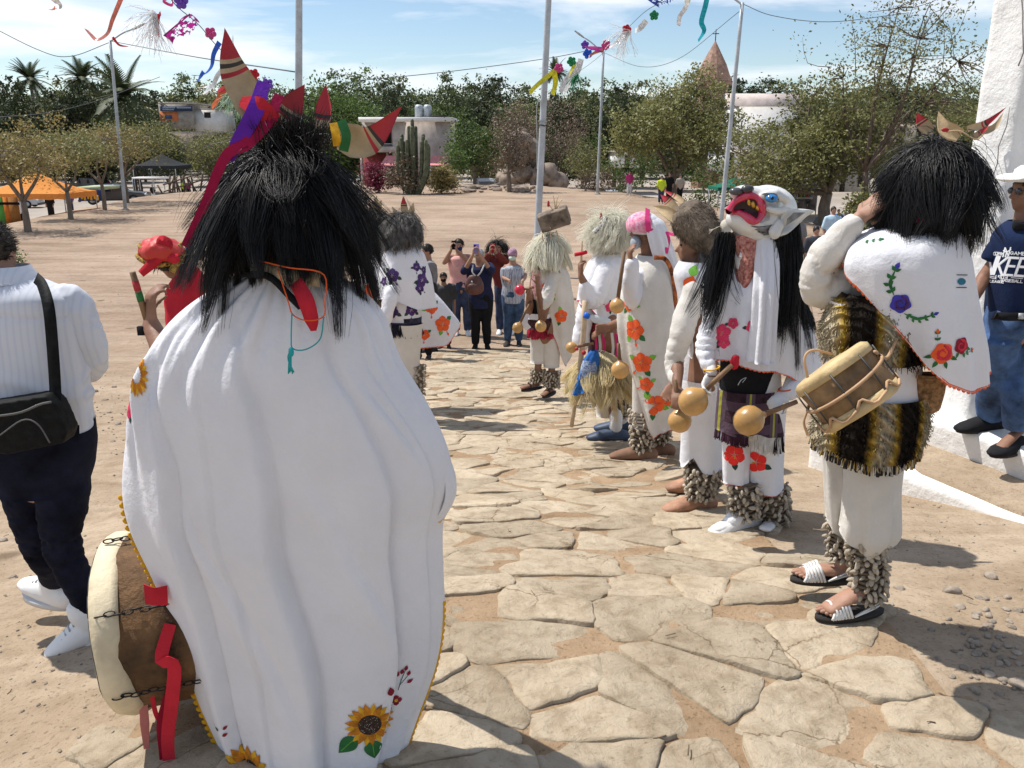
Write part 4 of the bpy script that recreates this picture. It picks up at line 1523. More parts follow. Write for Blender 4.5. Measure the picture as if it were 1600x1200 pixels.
	def shirt(s,m,sleeve=.45,infl=.018,hem=.0,voxel=.013,wr=.006,seed=1,name='shirt',fat=1.0,stretch=(1,1,.5)):
		H,J=s.H,s.J
		pts,ab=s.torso(infl,fat=fat)
		lo=J['pel']-V3(0,0,hem*H)
		pts[0],ab[0]=lo-V3(0,0,.02*H),(ab[0][0]*1.03,ab[0][1]*1.05)
		P=[tube(pts,ab,18,True,ref=s.r)]
		for k in 'LR':
			sh,el,wr_=J['sh'+k],J['el'+k],J['wr'+k]
			A=J['neck']*.5+sh*.5-V3(0,0,.012*H)
			if sleeve<=0:
				continue
			if sleeve<=.5:
				e=sh+(el-sh)*(sleeve*2)
				P.append(tube([A,sh,(sh+e)/2,e],[.036*H+infl,.037*H*s.b+infl,.034*H*s.b+infl*1.1,.033*H*s.b+infl*1.2],12))
			else:
				e=el+(wr_-el)*(sleeve*2-1)
				P.append(capsule([A,sh,(sh+el)/2,el,(el+e)/2,e],[.036*H+infl,.037*H*s.b+infl,.031*H*s.b+infl,.027*H+infl,.024*H+infl,.018*H+infl],12))
		VF=wrinkle(remeshed(P,voxel,3),wr,9,seed,stretch)
		s.shirtVF=VF
		return part(name,VF,m,s.t)
	def trousers(s,m,to=1.0,infl=.014,voxel=.013,wr=.006,seed=2,flare=0.0,name='trousers'):
		H,J,b=s.H,s.J,s.b
		pel=J['pel']
		P=[tube([pel+V3(0,0,.045*H),pel,pel-V3(0,0,.045*H)],[(.088*H*b+infl,.064*H*b+infl),(.099*H*b+infl,.072*H*b+infl),(.090*H*b+infl,.066*H*b+infl)],16,True,ref=s.r)]
		for k in 'LR':
			hi,kn,an=J['hi'+k],J['kn'+k],J['an'+k]
			e=kn+(an-kn)*(to*2-1)if to>.5 else hi+(kn-hi)*to*2
			if to>.5:
				pts=[hi,(hi+kn)/2,kn,(kn+e)/2,e]
				rr=[.057*H*b+infl,.049*H*b+infl,.037*H+infl,.036*H+infl+flare*.6,.026*H+infl+flare]
			else:
				pts=[hi,(hi+e)/2,e]
				rr=[.057*H*b+infl,.05*H*b+infl,.045*H*b+infl]
			P.append(tube(pts,rr,12))
		VF=wrinkle(remeshed(P,voxel,3),wr,11,seed,(1,1,.8))
		return part(name,VF,m,s.t)
	def shoes(s,m,sole=None,sc=1.0,names='LR',low=False):
		H,J=s.H,s.J
		for k in names:
			an,to=J['an'+k],J['to'+k]
			fd=unit((to-an)*[1,1,0])
			sd=np.cross(fd,(0,0,1))
			g=min(an[2]-.05*H,to[2]-.018*H)
			b=V3(an[0],an[1],0)
			z=V3(0,0,1)
			pt=[b-fd*.045*H+z*(g+.020*H),b+z*(g+.026*H),b+fd*.05*H+z*(g+.024*H),b+fd*.10*H+z*(g+.018*H),b+fd*.128*H+z*(g+.014*H)]
			VF=capsule(pt,[(.021*H*sc,.030*H),(.025*H*sc,.037*H),(.026*H*sc,.030*H),(.029*H*sc,.019*H),(.021*H*sc,.012*H)],12,ref=sd)
			o=part('shoe',VF,m,s.t)
			out=[]
			for a in np.linspace(0,2*math.pi,20,endpoint=False):
				c=math.cos(a)
				out.append((math.sin(a)*(.026+.005*c)*H*sc,(.040+.094*c)*H))
			V,F=prism(out,.014,np.stack([sd,fd,z],1),b+z*(g+.007))
			part('sole',(V,F),sole or M_SOLE,o)
	def hair(s,m,n=500,length=.1,cap=True,seed=3,g=.6,rad=.0016,back=True,wind=(0,0,0)):
		p,M,sc=s.hp,s.hM,s.H*.56
		rg=np.random.default_rng(seed)
		V,F=ellipsoid((0,-.010,.027),np.array([.081,.098,.096]),18,12)
		keep=(V[:,1]*.9-V[:,2]<.045)
		F=[f for f in F if all(keep[i]for i in f)and all(V[i][2]>-.055 for i in f)]
		V=V*(1+.02*fbm(V,40,seed,2))[:,None]
		ho=part('hair',(np.asarray(s.J['head'])+(V*sc)@M.T,F),m,s.t)
		if n:
			d=rg.normal(size=(n*3,3))
			d/=np.linalg.norm(d,axis=1)[:,None]
			d=d[(d[:,1]*.9-d[:,2]<.3)&(d[:,2]>-.5)][:n]
			roots=np.asarray(s.J['head'])+((np.array([0,-.010,.027])+d*[.079,.096,.094])*sc)@M.T
			dirs=(d*[1,1,.6]+[0,-.5,0])@M.T
			VF=strands(roots,dirs,length*rg.uniform(.6,1.1,len(roots)),rad,5,g,wind,.1,seed,[(np.asarray(s.J['head']),np.array([.082,.10,.10])*sc*1.02)])
			part('hair_strands',VF,m,ho,kind='stuff')
		return ho
# ---- garments traced by their left and right edges at given heights
class Gar:
	def __init__(g,rows,Y,th0=0,th1=360,hem=None,n=72,m=30,folds=(),b=.6,smooth_rows=True,noise=.004,seed=1,bulge=None):
		R_=np.array([(r[0],r[1],r[2],r[3]if len(r)>3 else 0.0,r[4]if len(r)>4 else-1.0)for r in rows],float)
		g.wrap=abs(th1-th0)>=359.9
		th=np.linspace(R(th0),R(th1),n,endpoint=not g.wrap)
		py0=R_[0,0]
		if hem is None:
			bot=np.full(n,R_[-1,0])
		else:
			h=sorted((a%360 if g.wrap else a,p)for a,p in hem)
			ha,hp_=np.array([a for a,_ in h]),np.array([p for _,p in h])
			deg=np.degrees(th)%360 if g.wrap else np.degrees(th)
			if g.wrap:
				bot=np.interp(deg,ha,hp_,period=360)
			else:
				bot=np.interp(deg,ha,hp_)
		t=np.linspace(0,1,m)
		PY=py0+t[:,None]*(bot[None,:]-py0)
		xl,xr,dy,bb=(np.interp(PY,R_[:,0],R_[:,k])for k in(1,2,3,4))
		if smooth_rows:
			dense=np.linspace(R_[0,0],R_[-1,0],120)
			ker=np.ones(9)/9
			def sm(k):
				v=np.interp(dense,R_[:,0],R_[:,k])
				return np.convolve(np.pad(v,4,mode='reflect',reflect_type='odd'),ker,'valid')
			xl,xr,dy,bb=(np.interp(PY,dense,sm(k))for k in(1,2,3,4))
		cx=(xl+xr)/2
		Yc=Y+dy
		D1=-SP+(600-PY)/FPX*CP
		D0=CP+(600-PY)/FPX*SP
		k=Yc/D0
		X=(cx-800)/FPX*k
		A=np.maximum((xr-xl)/2/FPX*k,.004)
		Z=CZ+D1*k
		Bd=np.where(bb>0,bb,A*b)
		disp=np.zeros_like(A)
		TH=np.broadcast_to(th[None,:],A.shape)
		tv=np.broadcast_to(t[:,None],A.shape)
		for fo in folds:
			amp,cnt,ph,dr,shp,pw=fo
			w=np.sin(cnt*TH+ph+dr*tv+.6*np.sin(2.3*tv+ph))
			w=np.sign(w)*np.abs(w)**shp
			disp=disp+amp*tv**pw*w
		if bulge is not None:
			disp=disp+bulge(np.degrees(TH),tv,PY)
		X_=X+(A+disp)*np.cos(TH)
		Y_=Yc+(Bd+disp)*np.sin(TH)
		V=np.stack([X_,Y_,Z],-1)
		if noise:
			q=fbm(V.reshape(-1,3)*[1,1,.45],7,seed,3).reshape(A.shape)
			V[...,0]+=q*noise*np.cos(TH)
			V[...,1]+=q*noise*np.sin(TH)
		g.grid=V
		g.n,g.m=n,m
		g.V=V.reshape(-1,3)
		F=grid_faces(m,n,g.wrap)
		g.F=[f[::-1]for f in F]if False else F
	def thick(g,d=.004):
		N=vnormals(g.V,g.F)
		V=np.vstack([g.V,g.V-N*d])
		k=len(g.V)
		F=list(g.F)+[tuple(i+k for i in f[::-1])for f in g.F]
		n,m=g.n,g.m
		for row in((m-1)*n,):
			for j in range(n if g.wrap else n-1):
				a,b_=row+j,row+(j+1)%n
				F.append((a,a+k,b_+k,b_))
		return V,F
	def vf(g):
		return g.V,g.F
	def edge(g,side='bottom'):
		return g.grid[-1]if side=='bottom' else g.grid[:,0]if side=='start' else g.grid[:,-1]
def scallops(P,r,pitch,depth,m,parent,name='trim',inner=None):
	P=np.asarray(P,float)
	I=P+V3(0,0,1)if inner is None else np.asarray(inner,float)
	O=P-I
	O/=np.linalg.norm(O,axis=1)[:,None]+1e-9
	s=np.concatenate([[0],np.cumsum(np.linalg.norm(np.diff(P,axis=0),axis=1))])
	n=max(3,int(s[-1]/pitch))
	u=np.linspace(0,s[-1],n*2+1)
	Q=np.stack([np.interp(u,s,P[:,k])for k in range(3)],1)
	D=np.stack([np.interp(u,s,O[:,k])for k in range(3)],1)
	parts=[tube(Q-D*depth*.3,r,5)]
	T=np.gradient(Q,axis=0)
	for i in range(1,len(Q)-1,2):
		t=unit(T[i])
		parts.append(ellipsoid(Q[i]+D[i]*depth*.25,(r*.8,pitch*.42,depth*.6),7,5,np.stack([np.cross(t,D[i]),t,D[i]],1)))
	return part(name,join(parts),m,parent,kind='stuff')
def fringe(P,length,m,parent,n=80,rad=.003,seed=1,name='fringe',out=.0,jit=.06):
	P=np.asarray(P,float)
	s=np.concatenate([[0],np.cumsum(np.linalg.norm(np.diff(P,axis=0),axis=1))])
	rg=np.random.default_rng(seed)
	u=rg.uniform(0,s[-1],n)
	Q=np.stack([np.interp(u,s,P[:,k])for k in range(3)],1)
	c=P.mean(0)
	d=(Q-c)*[1,1,0]
	d/=np.linalg.norm(d,axis=1)[:,None]+1e-9
	VF=strands(Q,d*out+[0,0,-1],length*rg.uniform(.75,1.1,n),rad,4,.4,(0,0,0),jit,seed,taper=.7,sides=4)
	return part(name,VF,m,parent,kind='stuff')
# ---- embroidered flowers: flat print laid on cloth
def petal(a,l,w,c=(0,0),tip=.5,n=10,r0=0.0):
	t=np.linspace(0,1,n)
	wv=w*np.sin(math.pi*t**tip)*(1-.1*t)
	x=np.concatenate([r0+l*t,(r0+l*t)[::-1][1:-1]])
	y=np.concatenate([wv,-wv[::-1][1:-1]])
	ca,sa=math.cos(a),math.sin(a)
	return np.stack([c[0]+x*ca-y*sa,c[1]+x*sa+y*ca],1)
def disc(c,r,n=14,e=1.0):
	a=np.linspace(0,2*math.pi,n,endpoint=False)
	return np.stack([c[0]+r*np.cos(a),c[1]+r*e*np.sin(a)],1)
def stroke(P,w):
	P=np.asarray(P,float)
	T=np.gradient(P,axis=0)
	T/=np.linalg.norm(T,axis=1)[:,None]
	N=np.stack([-T[:,1],T[:,0]],1)*w/2
	return np.concatenate([P+N,(P-N)[::-1]])
def fl_hibiscus(col=0,leaf=1,leaf2=2,seed=0,leaves=3,bud=True,yel=3):
	rg=np.random.default_rng(seed)
	o=[]
	a0=rg.uniform(0,6)
	for k in range(leaves):
		a=a0+k*2*math.pi/max(1,leaves)+rg.uniform(-.4,.4)
		o.append((petal(a,.75,.27,(.72*math.cos(a),.72*math.sin(a)),.8),leaf if k%2 else leaf2,0))
	if bud:
		a=a0+1.1
		o.append((stroke([(.7*math.cos(a),.7*math.sin(a)),(1.35*math.cos(a),1.35*math.sin(a))],.06),leaf,0))
		o.append((petal(a,.45,.14,(1.2*math.cos(a),1.2*math.sin(a)),.8),col,1))
	for k in range(5):
		a=a0+k*2*math.pi/5
		o.append((petal(a,1.0,.47,(0,0),1.7),col,1+.3*k))
	for k in range(5):
		a=a0+(k+.5)*2*math.pi/5
		o.append((stroke([(.15*math.cos(a),.15*math.sin(a)),(.72*math.cos(a),.72*math.sin(a))],.035),4,3))
	o.append((stroke([(0,0),(.35*math.cos(a0+.3),.35*math.sin(a0+.3))],.07),yel,3.4))
	return o
def fl_sunflower(seed=0,leaves=((-2.2,1.0),(-1.3,.9))):
	rg=np.random.default_rng(seed)
	o=[]
	for a,l in leaves:
		o.append((petal(a,l,.38,(.75*math.cos(a),.75*math.sin(a)),.8),1,0))
		o.append((stroke([(.8*math.cos(a),.8*math.sin(a)),((.7+l*.9)*math.cos(a),(.7+l*.9)*math.sin(a))],.025),2,.5))
	for k in range(20):
		a=k*2*math.pi/20+rg.uniform(-.06,.06)
		o.append((petal(a,.62,.135,(.38*math.cos(a),.38*math.sin(a)),.85),3 if k%2 else 4,1+.4*(k%2)))
	for k in range(20):
		a=(k+.5)*2*math.pi/20
		o.append((petal(a,.40,.07,(.36*math.cos(a),.36*math.sin(a)),.85),4,2))
	o.append((disc((0,0),.46,22,1.0),5,2.8))
	for k in range(40):
		a,r=rg.uniform(0,6.28),.42*math.sqrt(rg.uniform(0,1))
		o.append((disc((r*math.cos(a),r*math.sin(a)),.012,5),6,3.4))
	return o
def fl_rose(seed=0,leaves=3):
	rg=np.random.default_rng(seed)
	o=[]
	for k in range(leaves):
		a=-1.6+(k-(leaves-1)/2)*.8
		o.append((petal(a,.8,.2,(.8*math.cos(a),.8*math.sin(a)),.8),1,0))
	a=np.linspace(0,2*math.pi,30,endpoint=False)
	r=.95+.08*np.cos(5*a+seed)
	o.append((np.stack([r*np.cos(a),r*np.sin(a)],1),0,1))
	for k in range(5):
		b=a[::3][:9]*(.42+.03*k)+k*1.3
		rr=.25+.13*k
		o.append((stroke(np.stack([rr*np.cos(b),rr*np.sin(b)],1),.07),4,1.8))
	return o
def fl_sprig(pts,n=5,leaf=.28,bud=True,seed=0):
	rg=np.random.default_rng(seed)
	P=spline([np.array([*p,0.])for p in pts],16)[:,:2]
	o=[(stroke(P,.05),1,0)]
	for k in range(n):
		i=int(2+12*k/max(1,n-1))
		t=unit(P[min(15,i+1)]-P[i-1])
		a=math.atan2(t[1],t[0])
		for sg in(-1,1):
			o.append((petal(a+sg*.9,leaf,leaf*.32,P[i],.8),1 if(k+sg)%3 else 2,.4))
	if bud:
		t=unit(P[-1]-P[-3])
		o.append((petal(math.atan2(t[1],t[0]),leaf*1.2,leaf*.4,P[-1],.8),0,.8))
	return o
class Decal:
	def __init__(d,VF):
		V,F=VF
		d.bv=BVHTree.FromPolygons([tuple(v)for v in V],[tuple(int(i)for i in f)for f in F])
	def put(d,shapes,px,py,size_px,mats,parent,rot=0.0,sx=1.0,name='embroidered_flower',lift=.0022,flat=False):
		o=Vector((0,0,CZ))
		dr=Vector(ray(px,py)).normalized()
		hit=d.bv.ray_cast(o,dr)
		if hit[0]is None:
			return None
		p,nrm=np.array(hit[0]),np.array(hit[1])
		if np.dot(nrm,np.array(dr))>0:
			nrm=-nrm
		k=np.linalg.norm(p-[0,0,CZ])/FPX*size_px
		view=-np.array(dr)
		nn=view if flat else unit(nrm*.5+view*.5)
		up=unit(V3(0,0,1)-nn*nn[2])
		rt=np.cross(up,nn)
		V,F,MI=[],[],[]
		cr_,sr=math.cos(rot),math.sin(rot)
		for poly,mi,lay in shapes:
			poly=np.asarray(poly,float)
			c=poly.mean(0)
			nb=len(poly)
			rings=[poly,c+(poly-c)*.5]
			pts=np.concatenate(rings+[c[None]])
			x=(pts[:,0]*cr_-pts[:,1]*sr)*k*sx
			y=(pts[:,0]*sr+pts[:,1]*cr_)*k
			W_=p+rt[None]*x[:,None]+up[None]*y[:,None]
			off=len(V)
			ok=True
			out=[]
			for w in W_:
				h=d.bv.ray_cast(Vector(w+nn*.12),Vector(-nn),.3)
				if h[0]is None:
					out.append(w)
					ok=False
				else:
					out.append(np.array(h[0])+nn*(lift+.0007*lay))
			if not ok:
				bad=sum(1 for w in W_ if d.bv.ray_cast(Vector(w+nn*.12),Vector(-nn),.3)[0]is None)
				if bad>0:
					continue
			V+=out
			for j in range(nb):
				j2=(j+1)%nb
				F.append((off+j,off+j2,off+nb+j2,off+nb+j))
				F.append((off+nb+j,off+nb+j2,off+2*nb))
				MI+=[mi,mi]
		if not F:
			return None
		me=mesh(name,np.array(V)-org(parent),F,mats,True,MI)
		ob=bpy.data.objects.new(name,me)
		COL.objects.link(ob)
		ob.parent=parent
		return ob
PAL_OR=[F_OR,F_GRN,F_LGRN,F_YEL,F_RED]
PAL_RED=[F_PNK,F_DGRN,F_DGRN,F_YEL,F_RED]
PAL_PUR=[F_PUR,F_DGRN,F_GRN,F_WHT,F_BRN]
PAL_SUN=[F_YEL,F_GRN,F_LGRN,F_YEL,F_YEL2,F_BRN,F_WHT]
# ---- ankle rattles of strung cocoons
_cme=None
def cocoon_mesh():
	global _cme
	if _cme is None:
		V,F=lathe([(.001,-1),(.45,-.75),(.62,-.25),(.55,.25),(.30,.75),(.001,1)],7)
		V=V*[1,.8,1]
		_cme=mesh('cocoon',V,F,M_COCOON)
	return _cme
def rattle(parent,p0,p1,r0,r1,n,size,seed,single=True):
	rg=np.random.default_rng(seed)
	p0,p1=np.asarray(p0,float),np.asarray(p1,float)
	ax=unit(p1-p0)
	M=basis(ax)
	turns=max(2,int(np.linalg.norm(p1-p0)/(size*1.25)))
	C=[]
	for k in range(turns*16):
		f=k/(turns*16)
		a=2*math.pi*k/16
		c=p0+(p1-p0)*f
		r=r0+(r1-r0)*f
		C.append(c+(M[:,0]*math.cos(a)+M[:,1]*math.sin(a))*r*.8)
	band=part('ankle_rattle',join([tube(C,.006,4),tube([p0,p1],[r0*.72,r1*.72],12)]),mat('rattle_cord',(.22,.17,.12),var=.2),parent)
	O=org(parent)
	allp=[]
	for i in range(n):
		f=(i+rg.uniform(-.3,.3))/n
		f=min(1,max(0,f))
		a=i*2.39996+rg.uniform(-.25,.25)
		d=M[:,0]*math.cos(a)+M[:,1]*math.sin(a)
		c=p0+(p1-p0)*f+d*((r0+(r1-r0)*f)*rg.uniform(.92,1.12))
		z=unit(d*rg.uniform(.2,.9)+V3(0,0,-1)*rg.uniform(.4,1)+rg.normal(size=3)*.35)
		B=basis(z,rg.normal(size=3))
		s=size*rg.uniform(.75,1.15)
		if single:
			o=bpy.data.objects.new('cocoon',cocoon_mesh())
			COL.objects.link(o)
			o.parent=band
			mt=Matrix([[*(B[r_]*s),c[r_]-O[r_]]for r_ in range(3)]+[[0,0,0,1]])
			o.matrix_local=mt
		else:
			V,F=lathe([(.001,-1),(.55,-.5),(.5,.3),(.001,1)],5,B*s,c)
			allp.append((V,F))
	if allp:
		part('cocoons',join(allp),M_COCOON,band,kind='stuff')
	return band
def gourd(px,py,Y,r_px,hdir,label,group='gourd rattles held by the dancers',hl=.17):
	c=at(px,py,Y)
	r=r_px*mpp(px,py,Y)
	hdir=unit(hdir)
	t=thing('gourd_rattle',label,'rattle',c-V3(0,0,r),group)
	M=basis(hdir)
	prof=[(.001,-1),(.3,-.96),(.62,-.80),(.88,-.48),(1,-.05),(.97,.28),(.80,.62),(.52,.86),(.30,1.0),(.22,1.10)]
	V,F=lathe([(a*r,b*r)for a,b in prof],24,M,c)
	V=V+(V-c)*(.025*fbm(V,1.2/r,int(px),2))[:,None]
	part('gourd',(V,F),M_GOURD,t)
	h=[c+hdir*r*.95,c+hdir*(r+hl*.5),c+hdir*(r+hl)]
	part('handle',tube(h,[.013,.012,.011],8),M_WOOD,t)
	part('binding',tube([c+hdir*r*1.02,c+hdir*r*1.2],[.2*r+.004,.014],9),M_LEATHER,t)
	return t
def wig(parent,c,rad,n,length,m,seed,g=.55,wind=(0,0,0),rs=.0013,shells=(),up=.35,seg=7,clump=0,low=-.35,jit=.1,name='wig',sides=3,dirbias=(0,0,0),cpull=.7,outw=.36):
	rg=np.random.default_rng(seed)
	c,rad=np.asarray(c,float),np.asarray(rad,float)
	V,F=ellipsoid(c,rad,20,14)
	F=[f for f in F if all(V[i][2]>c[2]+(low-.25)*rad[2]for i in f)]
	cap=part(name,(V,F),m,parent)
	d=rg.normal(size=(n*3,3))
	d/=np.linalg.norm(d,axis=1)[:,None]
	d=d[d[:,2]>low][:n]
	roots=c+d*rad*.98
	dn=np.array([0,0,-1.0])+d*d[:,2:3]
	tg=rg.normal(size=d.shape)
	tg-=d*(tg*d).sum(1)[:,None]
	dirs=dn+d*(outw-outw*.66*np.maximum(0,d[:,2]))[:,None]+tg*.26+[0,0,up*.3]+np.asarray(dirbias)
	L=length*rg.uniform(.55,1.1,len(d))
	sh=[(c,rad*1.01)]+[(np.asarray(a,float),np.asarray(b,float))for a,b in shells]
	VF=strands(roots,dirs,L,rs,seg,g,wind,jit,seed,sh,clump=clump,cpull=cpull,sides=sides)
	part('strands',VF,m,cap,kind='stuff')
	return cap
def horn(parent,base,tip,bend,w,seed=0,thickness=.006,name='paper_horn',fold=.35,split=.42,stripes=True,upv=(0,0,1)):
	base,tip=np.asarray(base,float),np.asarray(tip,float)
	mid=(base+tip)/2+np.asarray(bend,float)
	P=spline([base,mid,tip],25)
	T,_,_=frames(P)
	view=unit((base+tip)/2-[0,0,CZ])
	N=[]
	for i in range(len(P)):
		s=unit(np.cross(T[i],view))
		N.append(s)
	N=np.array(N)
	B=np.cross(T,N)
	t=np.linspace(0,1,25)
	wv=w*(np.interp(t,[0,.25,.5,.75,1],[.78,1.0,.86,.46,.0]))
	cols=9
	V=[]
	for side in(1,-1):
		for j in range(cols):
			q=-1+2*j/(cols-1)
			V.append(P+N*(q*wv)[:,None]+B*((q*q*fold)*wv)[:,None]+B*side*thickness/2)
	V=np.stack(V,1)
	nc=2*cols
	V=V.reshape(-1,3)
	F,MI=[],[]
	def colr(i):
		f=(i+.5)/24
		if f>split+.14:
			return 1
		if stripes and(abs(f-split-.09)<.022 or abs(f-split-.02)<.022):
			return 2 if f>split+.05 else 1
		return 0
	for i in range(24):
		for s in range(2):
			for j in range(cols-1):
				a=i*nc+s*cols+j
				f=(a,a+1,a+1+nc,a+nc)
				F.append(f if s==0 else f[::-1])
				MI.append(colr(i))
		for j0,j1 in((0,cols),(cols-1,2*cols-1)):
			F.append((i*nc+j0,i*nc+j1,(i+1)*nc+j1,(i+1)*nc+j0))
			MI.append(2)
	me=mesh(name,V-org(parent),F,[M_CARD,M_CARDRED,M_CARDBLK],True,MI)
	o=bpy.data.objects.new(name,me)
	COL.objects.link(o)
	o.parent=parent
	return o
def ribbon(P,w,m,parent,name='ribbon',twist=0.0,n=20,normal=None):
	P=spline(P,n)
	T,N,B=frames(P)
	if normal is not None:
		N=np.cross(T,np.asarray(normal,float))
		N/=np.linalg.norm(N,axis=1)[:,None]+1e-9
		B=np.cross(T,N)
	a=np.linspace(0,twist,n)[:,None]
	S=N*np.cos(a)+B*np.sin(a)
	ws=np.broadcast_to(np.asarray(w,float),(n,))if np.isscalar(w)else np.interp(np.linspace(0,1,n),np.linspace(0,1,len(w)),w)
	Q=np.cross(T,S)
	V=np.concatenate([P+S*(ws/2)[:,None]+Q*.001,P-S*(ws/2)[:,None]+Q*.001,P-S*(ws/2)[:,None]-Q*.001,P+S*(ws/2)[:,None]-Q*.001])
	F=[]
	for i in range(n-1):
		for k in range(4):
			k2=(k+1)%4
			F.append((k*n+i,k2*n+i,k2*n+i+1,k*n+i+1))
	if parent is None:
		return V,F
	return part(name,(V,F),m,parent,smooth=False)
def ppts(pts,Y):
	return[at(p[0],p[1],Y+(p[2]if len(p)>2 else 0))for p in pts]
# ------------------------------------------------------------------ the dancer nearest, seen from behind
def big_dancer():
	Y=1.95
	F_=Fig('person','dancer seen from behind in a huge white cape and long black wig with painted horns',(450,1290),Y,0,1.60)
	t=F_.t
	F_.set(head=(447,318,0),neck=(447,425,0),chest=(448,560,0),pel=(452,800,0),shL=(345,512,0),shR=(550,516,0),elL=(290,615,.12),wrL=(236,508,.28),elR=(620,690,.15),wrR=(560,820,.30))
	F_.J['hdL']=unit(V3(.05,.1,1))
	F_.J['hnL']=unit(V3(.75,.5,0))
	F_.curl['L']=.85
	F_.body(SKIN_BROWN,.009)
	F_.trousers(CLOTH_W,.8)
	rows=[(418,405,492,0,.075),(436,368,530,0,.10),(458,328,566,0,.125),(485,292,594,0,.14),(520,262,604,0,.155),(560,238,618,0,.165),(610,215,650,0,.165),(660,203,678,0,.16),(700,197,696,0,.155),(735,194,706,0,.15),(770,194,704,0,.145),(800,200,690,0,.14),(840,213,688,0,.135),(900,242,692,0,.13),(960,268,693,0,.125),(1020,290,688,0,.12),(1080,308,668,0,.115),(1140,333,645,0,.11),(1200,360,622,0,.11),(1270,400,596,0,.10)]
	def saw(x,w):
		return np.where(x<0,np.exp(-(x/(w*1.0))**2),np.exp(-(x/(w*.13))**2))
	def bulge(deg,tv,PY):
		s=deg
		d=np.zeros_like(tv)
		a=np.clip(tv*2.2,0,1)
		for ys,ths,w,am in(((430,470,520,600,900,1190),(226,244,258,266,271,279),17,.034),((480,540,620,700,850,960,1200),(200,206,222,231,234,229,226),14,.032),((440,470,600,800,1100),(286,294,305,309,309),18,.028),((520,640,900,1150),(240,247,252,253),10,.008),((560,700,1000),(322,332,335),12,.014)):
			x=s-np.interp(PY,ys,ths)
			d+=1.2*am*a*saw(x,w)-.42*am*a*np.exp(-((x-w*.22)/(w*.12))**2)
		d+=.022*a*np.sin(np.radians(s)*2.4+1.2+1.6*tv)
		for dg,py,wd,wp,am in((205,560,4,60,.014),(212,600,3,50,.012),(219,520,3.5,45,.012),(199,650,4,60,.010),(228,560,3,40,.008),(285,760,5,40,.006),(300,900,4,90,.010),(258,1000,5,110,.010),(318,640,4,60,.010),(240,820,4,80,.008)):
			x=s-dg-(PY-py)*.10
			d+=am*np.exp(-((PY-py)/wp)**2)*(np.exp(-(x/wd)**2)-.8*np.exp(-((x-wd*1.3)/(wd*.6))**2))
		gq=np.exp(-((PY-470)/70.0)**2)
		d+=.0055*gq*np.sin(np.radians(s)*19+1)+.004*gq*np.sin(np.radians(s)*33)
		d*=np.clip(-np.sin(np.radians(deg)),0,1)**.6
		d+=.006*np.exp(-((tv-.1)/.1)**2)*np.sin(np.radians(deg)*21)
		for dg,q0,am in((206,.12,.012),(196,.2,.010),(214,.26,.010),(222,.16,.008)):
			d+=am*np.exp(-((deg-dg-(tv-q0)*60)/5)**2)*np.exp(-((tv-q0)/.12)**2)
		return d
	g=Gar(rows,Y,150,396,[(150,690),(166,770),(176,1290),(360,1290),(366,1150),(376,800),(396,700)],260,120,bulge=bulge,noise=.006,seed=3)
	VF=g.thick(.003)
	part('cape',VF,CLOTH_W,t)
	rows2=[(440,375,525,0,.10),(485,300,580,.0,.13),(560,244,606,.0,.15),(610,221,638,.0,.16),(660,209,666,0,.165),(700,202,688,0,.17),(740,198,705,0,.175),(775,197,706,0,.18),(812,200,684,0,.18)]
	g2=Gar(rows2,Y,-12,176,[(-12,812),(6,803),(50,770),(90,740),(150,760),(176,770)],90,40,folds=[(.012,9,1,.5,.8,1)],noise=.004,seed=5)
	c2=part('cape_front',g2.thick(.003),CLOTH_W,t)
	i176=int(round((180-150)/246*259))
	zc=at(200,765,Y)[2]
	eL=[(p+V3(-.004,-.006,0),p+V3(.05,0,0))for p in g.grid[:,i176]if p[2]<zc]
	scallops([a for a,b in eL],.005,.021,.013,M_YTRIM,t,inner=[b for a,b in eL])
	i360=int(round((360-150)/246*259))
	zc=at(690,935,Y)[2]
	eR=[(p,q)for p,q in zip(g.grid[:,i360],g.grid[:,i360-6])if p[2]<zc]
	scallops([a for a,b in eR],.005,.021,.013,M_YTRIM,t,inner=[b for a,b in eR])
	scallops(g2.grid[-1,:40],.0042,.021,.012,M_YTRIM,t,inner=g2.grid[-3,:40])
	dc=Decal(VF)
	dc.put(fl_sunflower(1),578,1132,36,PAL_SUN,t,-.2,1.0)
	dc.put(fl_sunflower(2,()),392,1204,40,PAL_SUN,t,.3)
	red=[F_MAR,F_DGRN,F_DGRN,F_YEL,F_MAR]
	dc.put([(petal(a,1.0,.5,(0,0),1.3),0,0)for a in(0,1.6,3.1,4.7)]+[(disc((0,0),.3),3,1)],619,1094,9,red,t)
	dc.put([(stroke([(0,0),(.3,1.0),(.75,2.0)],.07),1,0),(stroke([(.15,.5),(1.0,1.4)],.06),1,0)]+[(petal(1.2,.6,.2,q,.8),0,1)for q in((.75,2.0),(1.0,1.4),(-.1,1.5),(.35,1.7))]+[(petal(.5,.7,.2,(.9,.6),.8),0,1),(petal(1.7,1.0,.36,(-.75,.1),.8),0,1)],622,1078,15,red,t)
	dc.put([(petal(.3,1.0,.34,(0,0),.8),0,1),(petal(.5,1.0,.3,(.2,1.2),.8),0,1),(petal(2.2,1.0,.3,(-.6,.9),.8),1,1)],347,1150,8,red,t)
	dl=Decal(g2.thick(.003))
	dl2=dc
	for(px,py,sh,sz,pal)in((203,585,fl_sunflower(4,()),34,PAL_SUN),(201,640,fl_hibiscus(0,seed=3),14,PAL_RED)):
		for dx in(2,6,10,14):
			if dl2.put(sh,px+dx,py,sz,pal,t,0,.5):
				break
	hb=part('hide_band',ribbon(ppts([(392,418,-.10),(440,430,-.155),(500,436,-.13)],Y),.034,M_CARD,None,normal=V3(0,-1,.2)),mat('raw_hide',(.52,.42,.27),var=.3,scale=18,bump=.3),t)
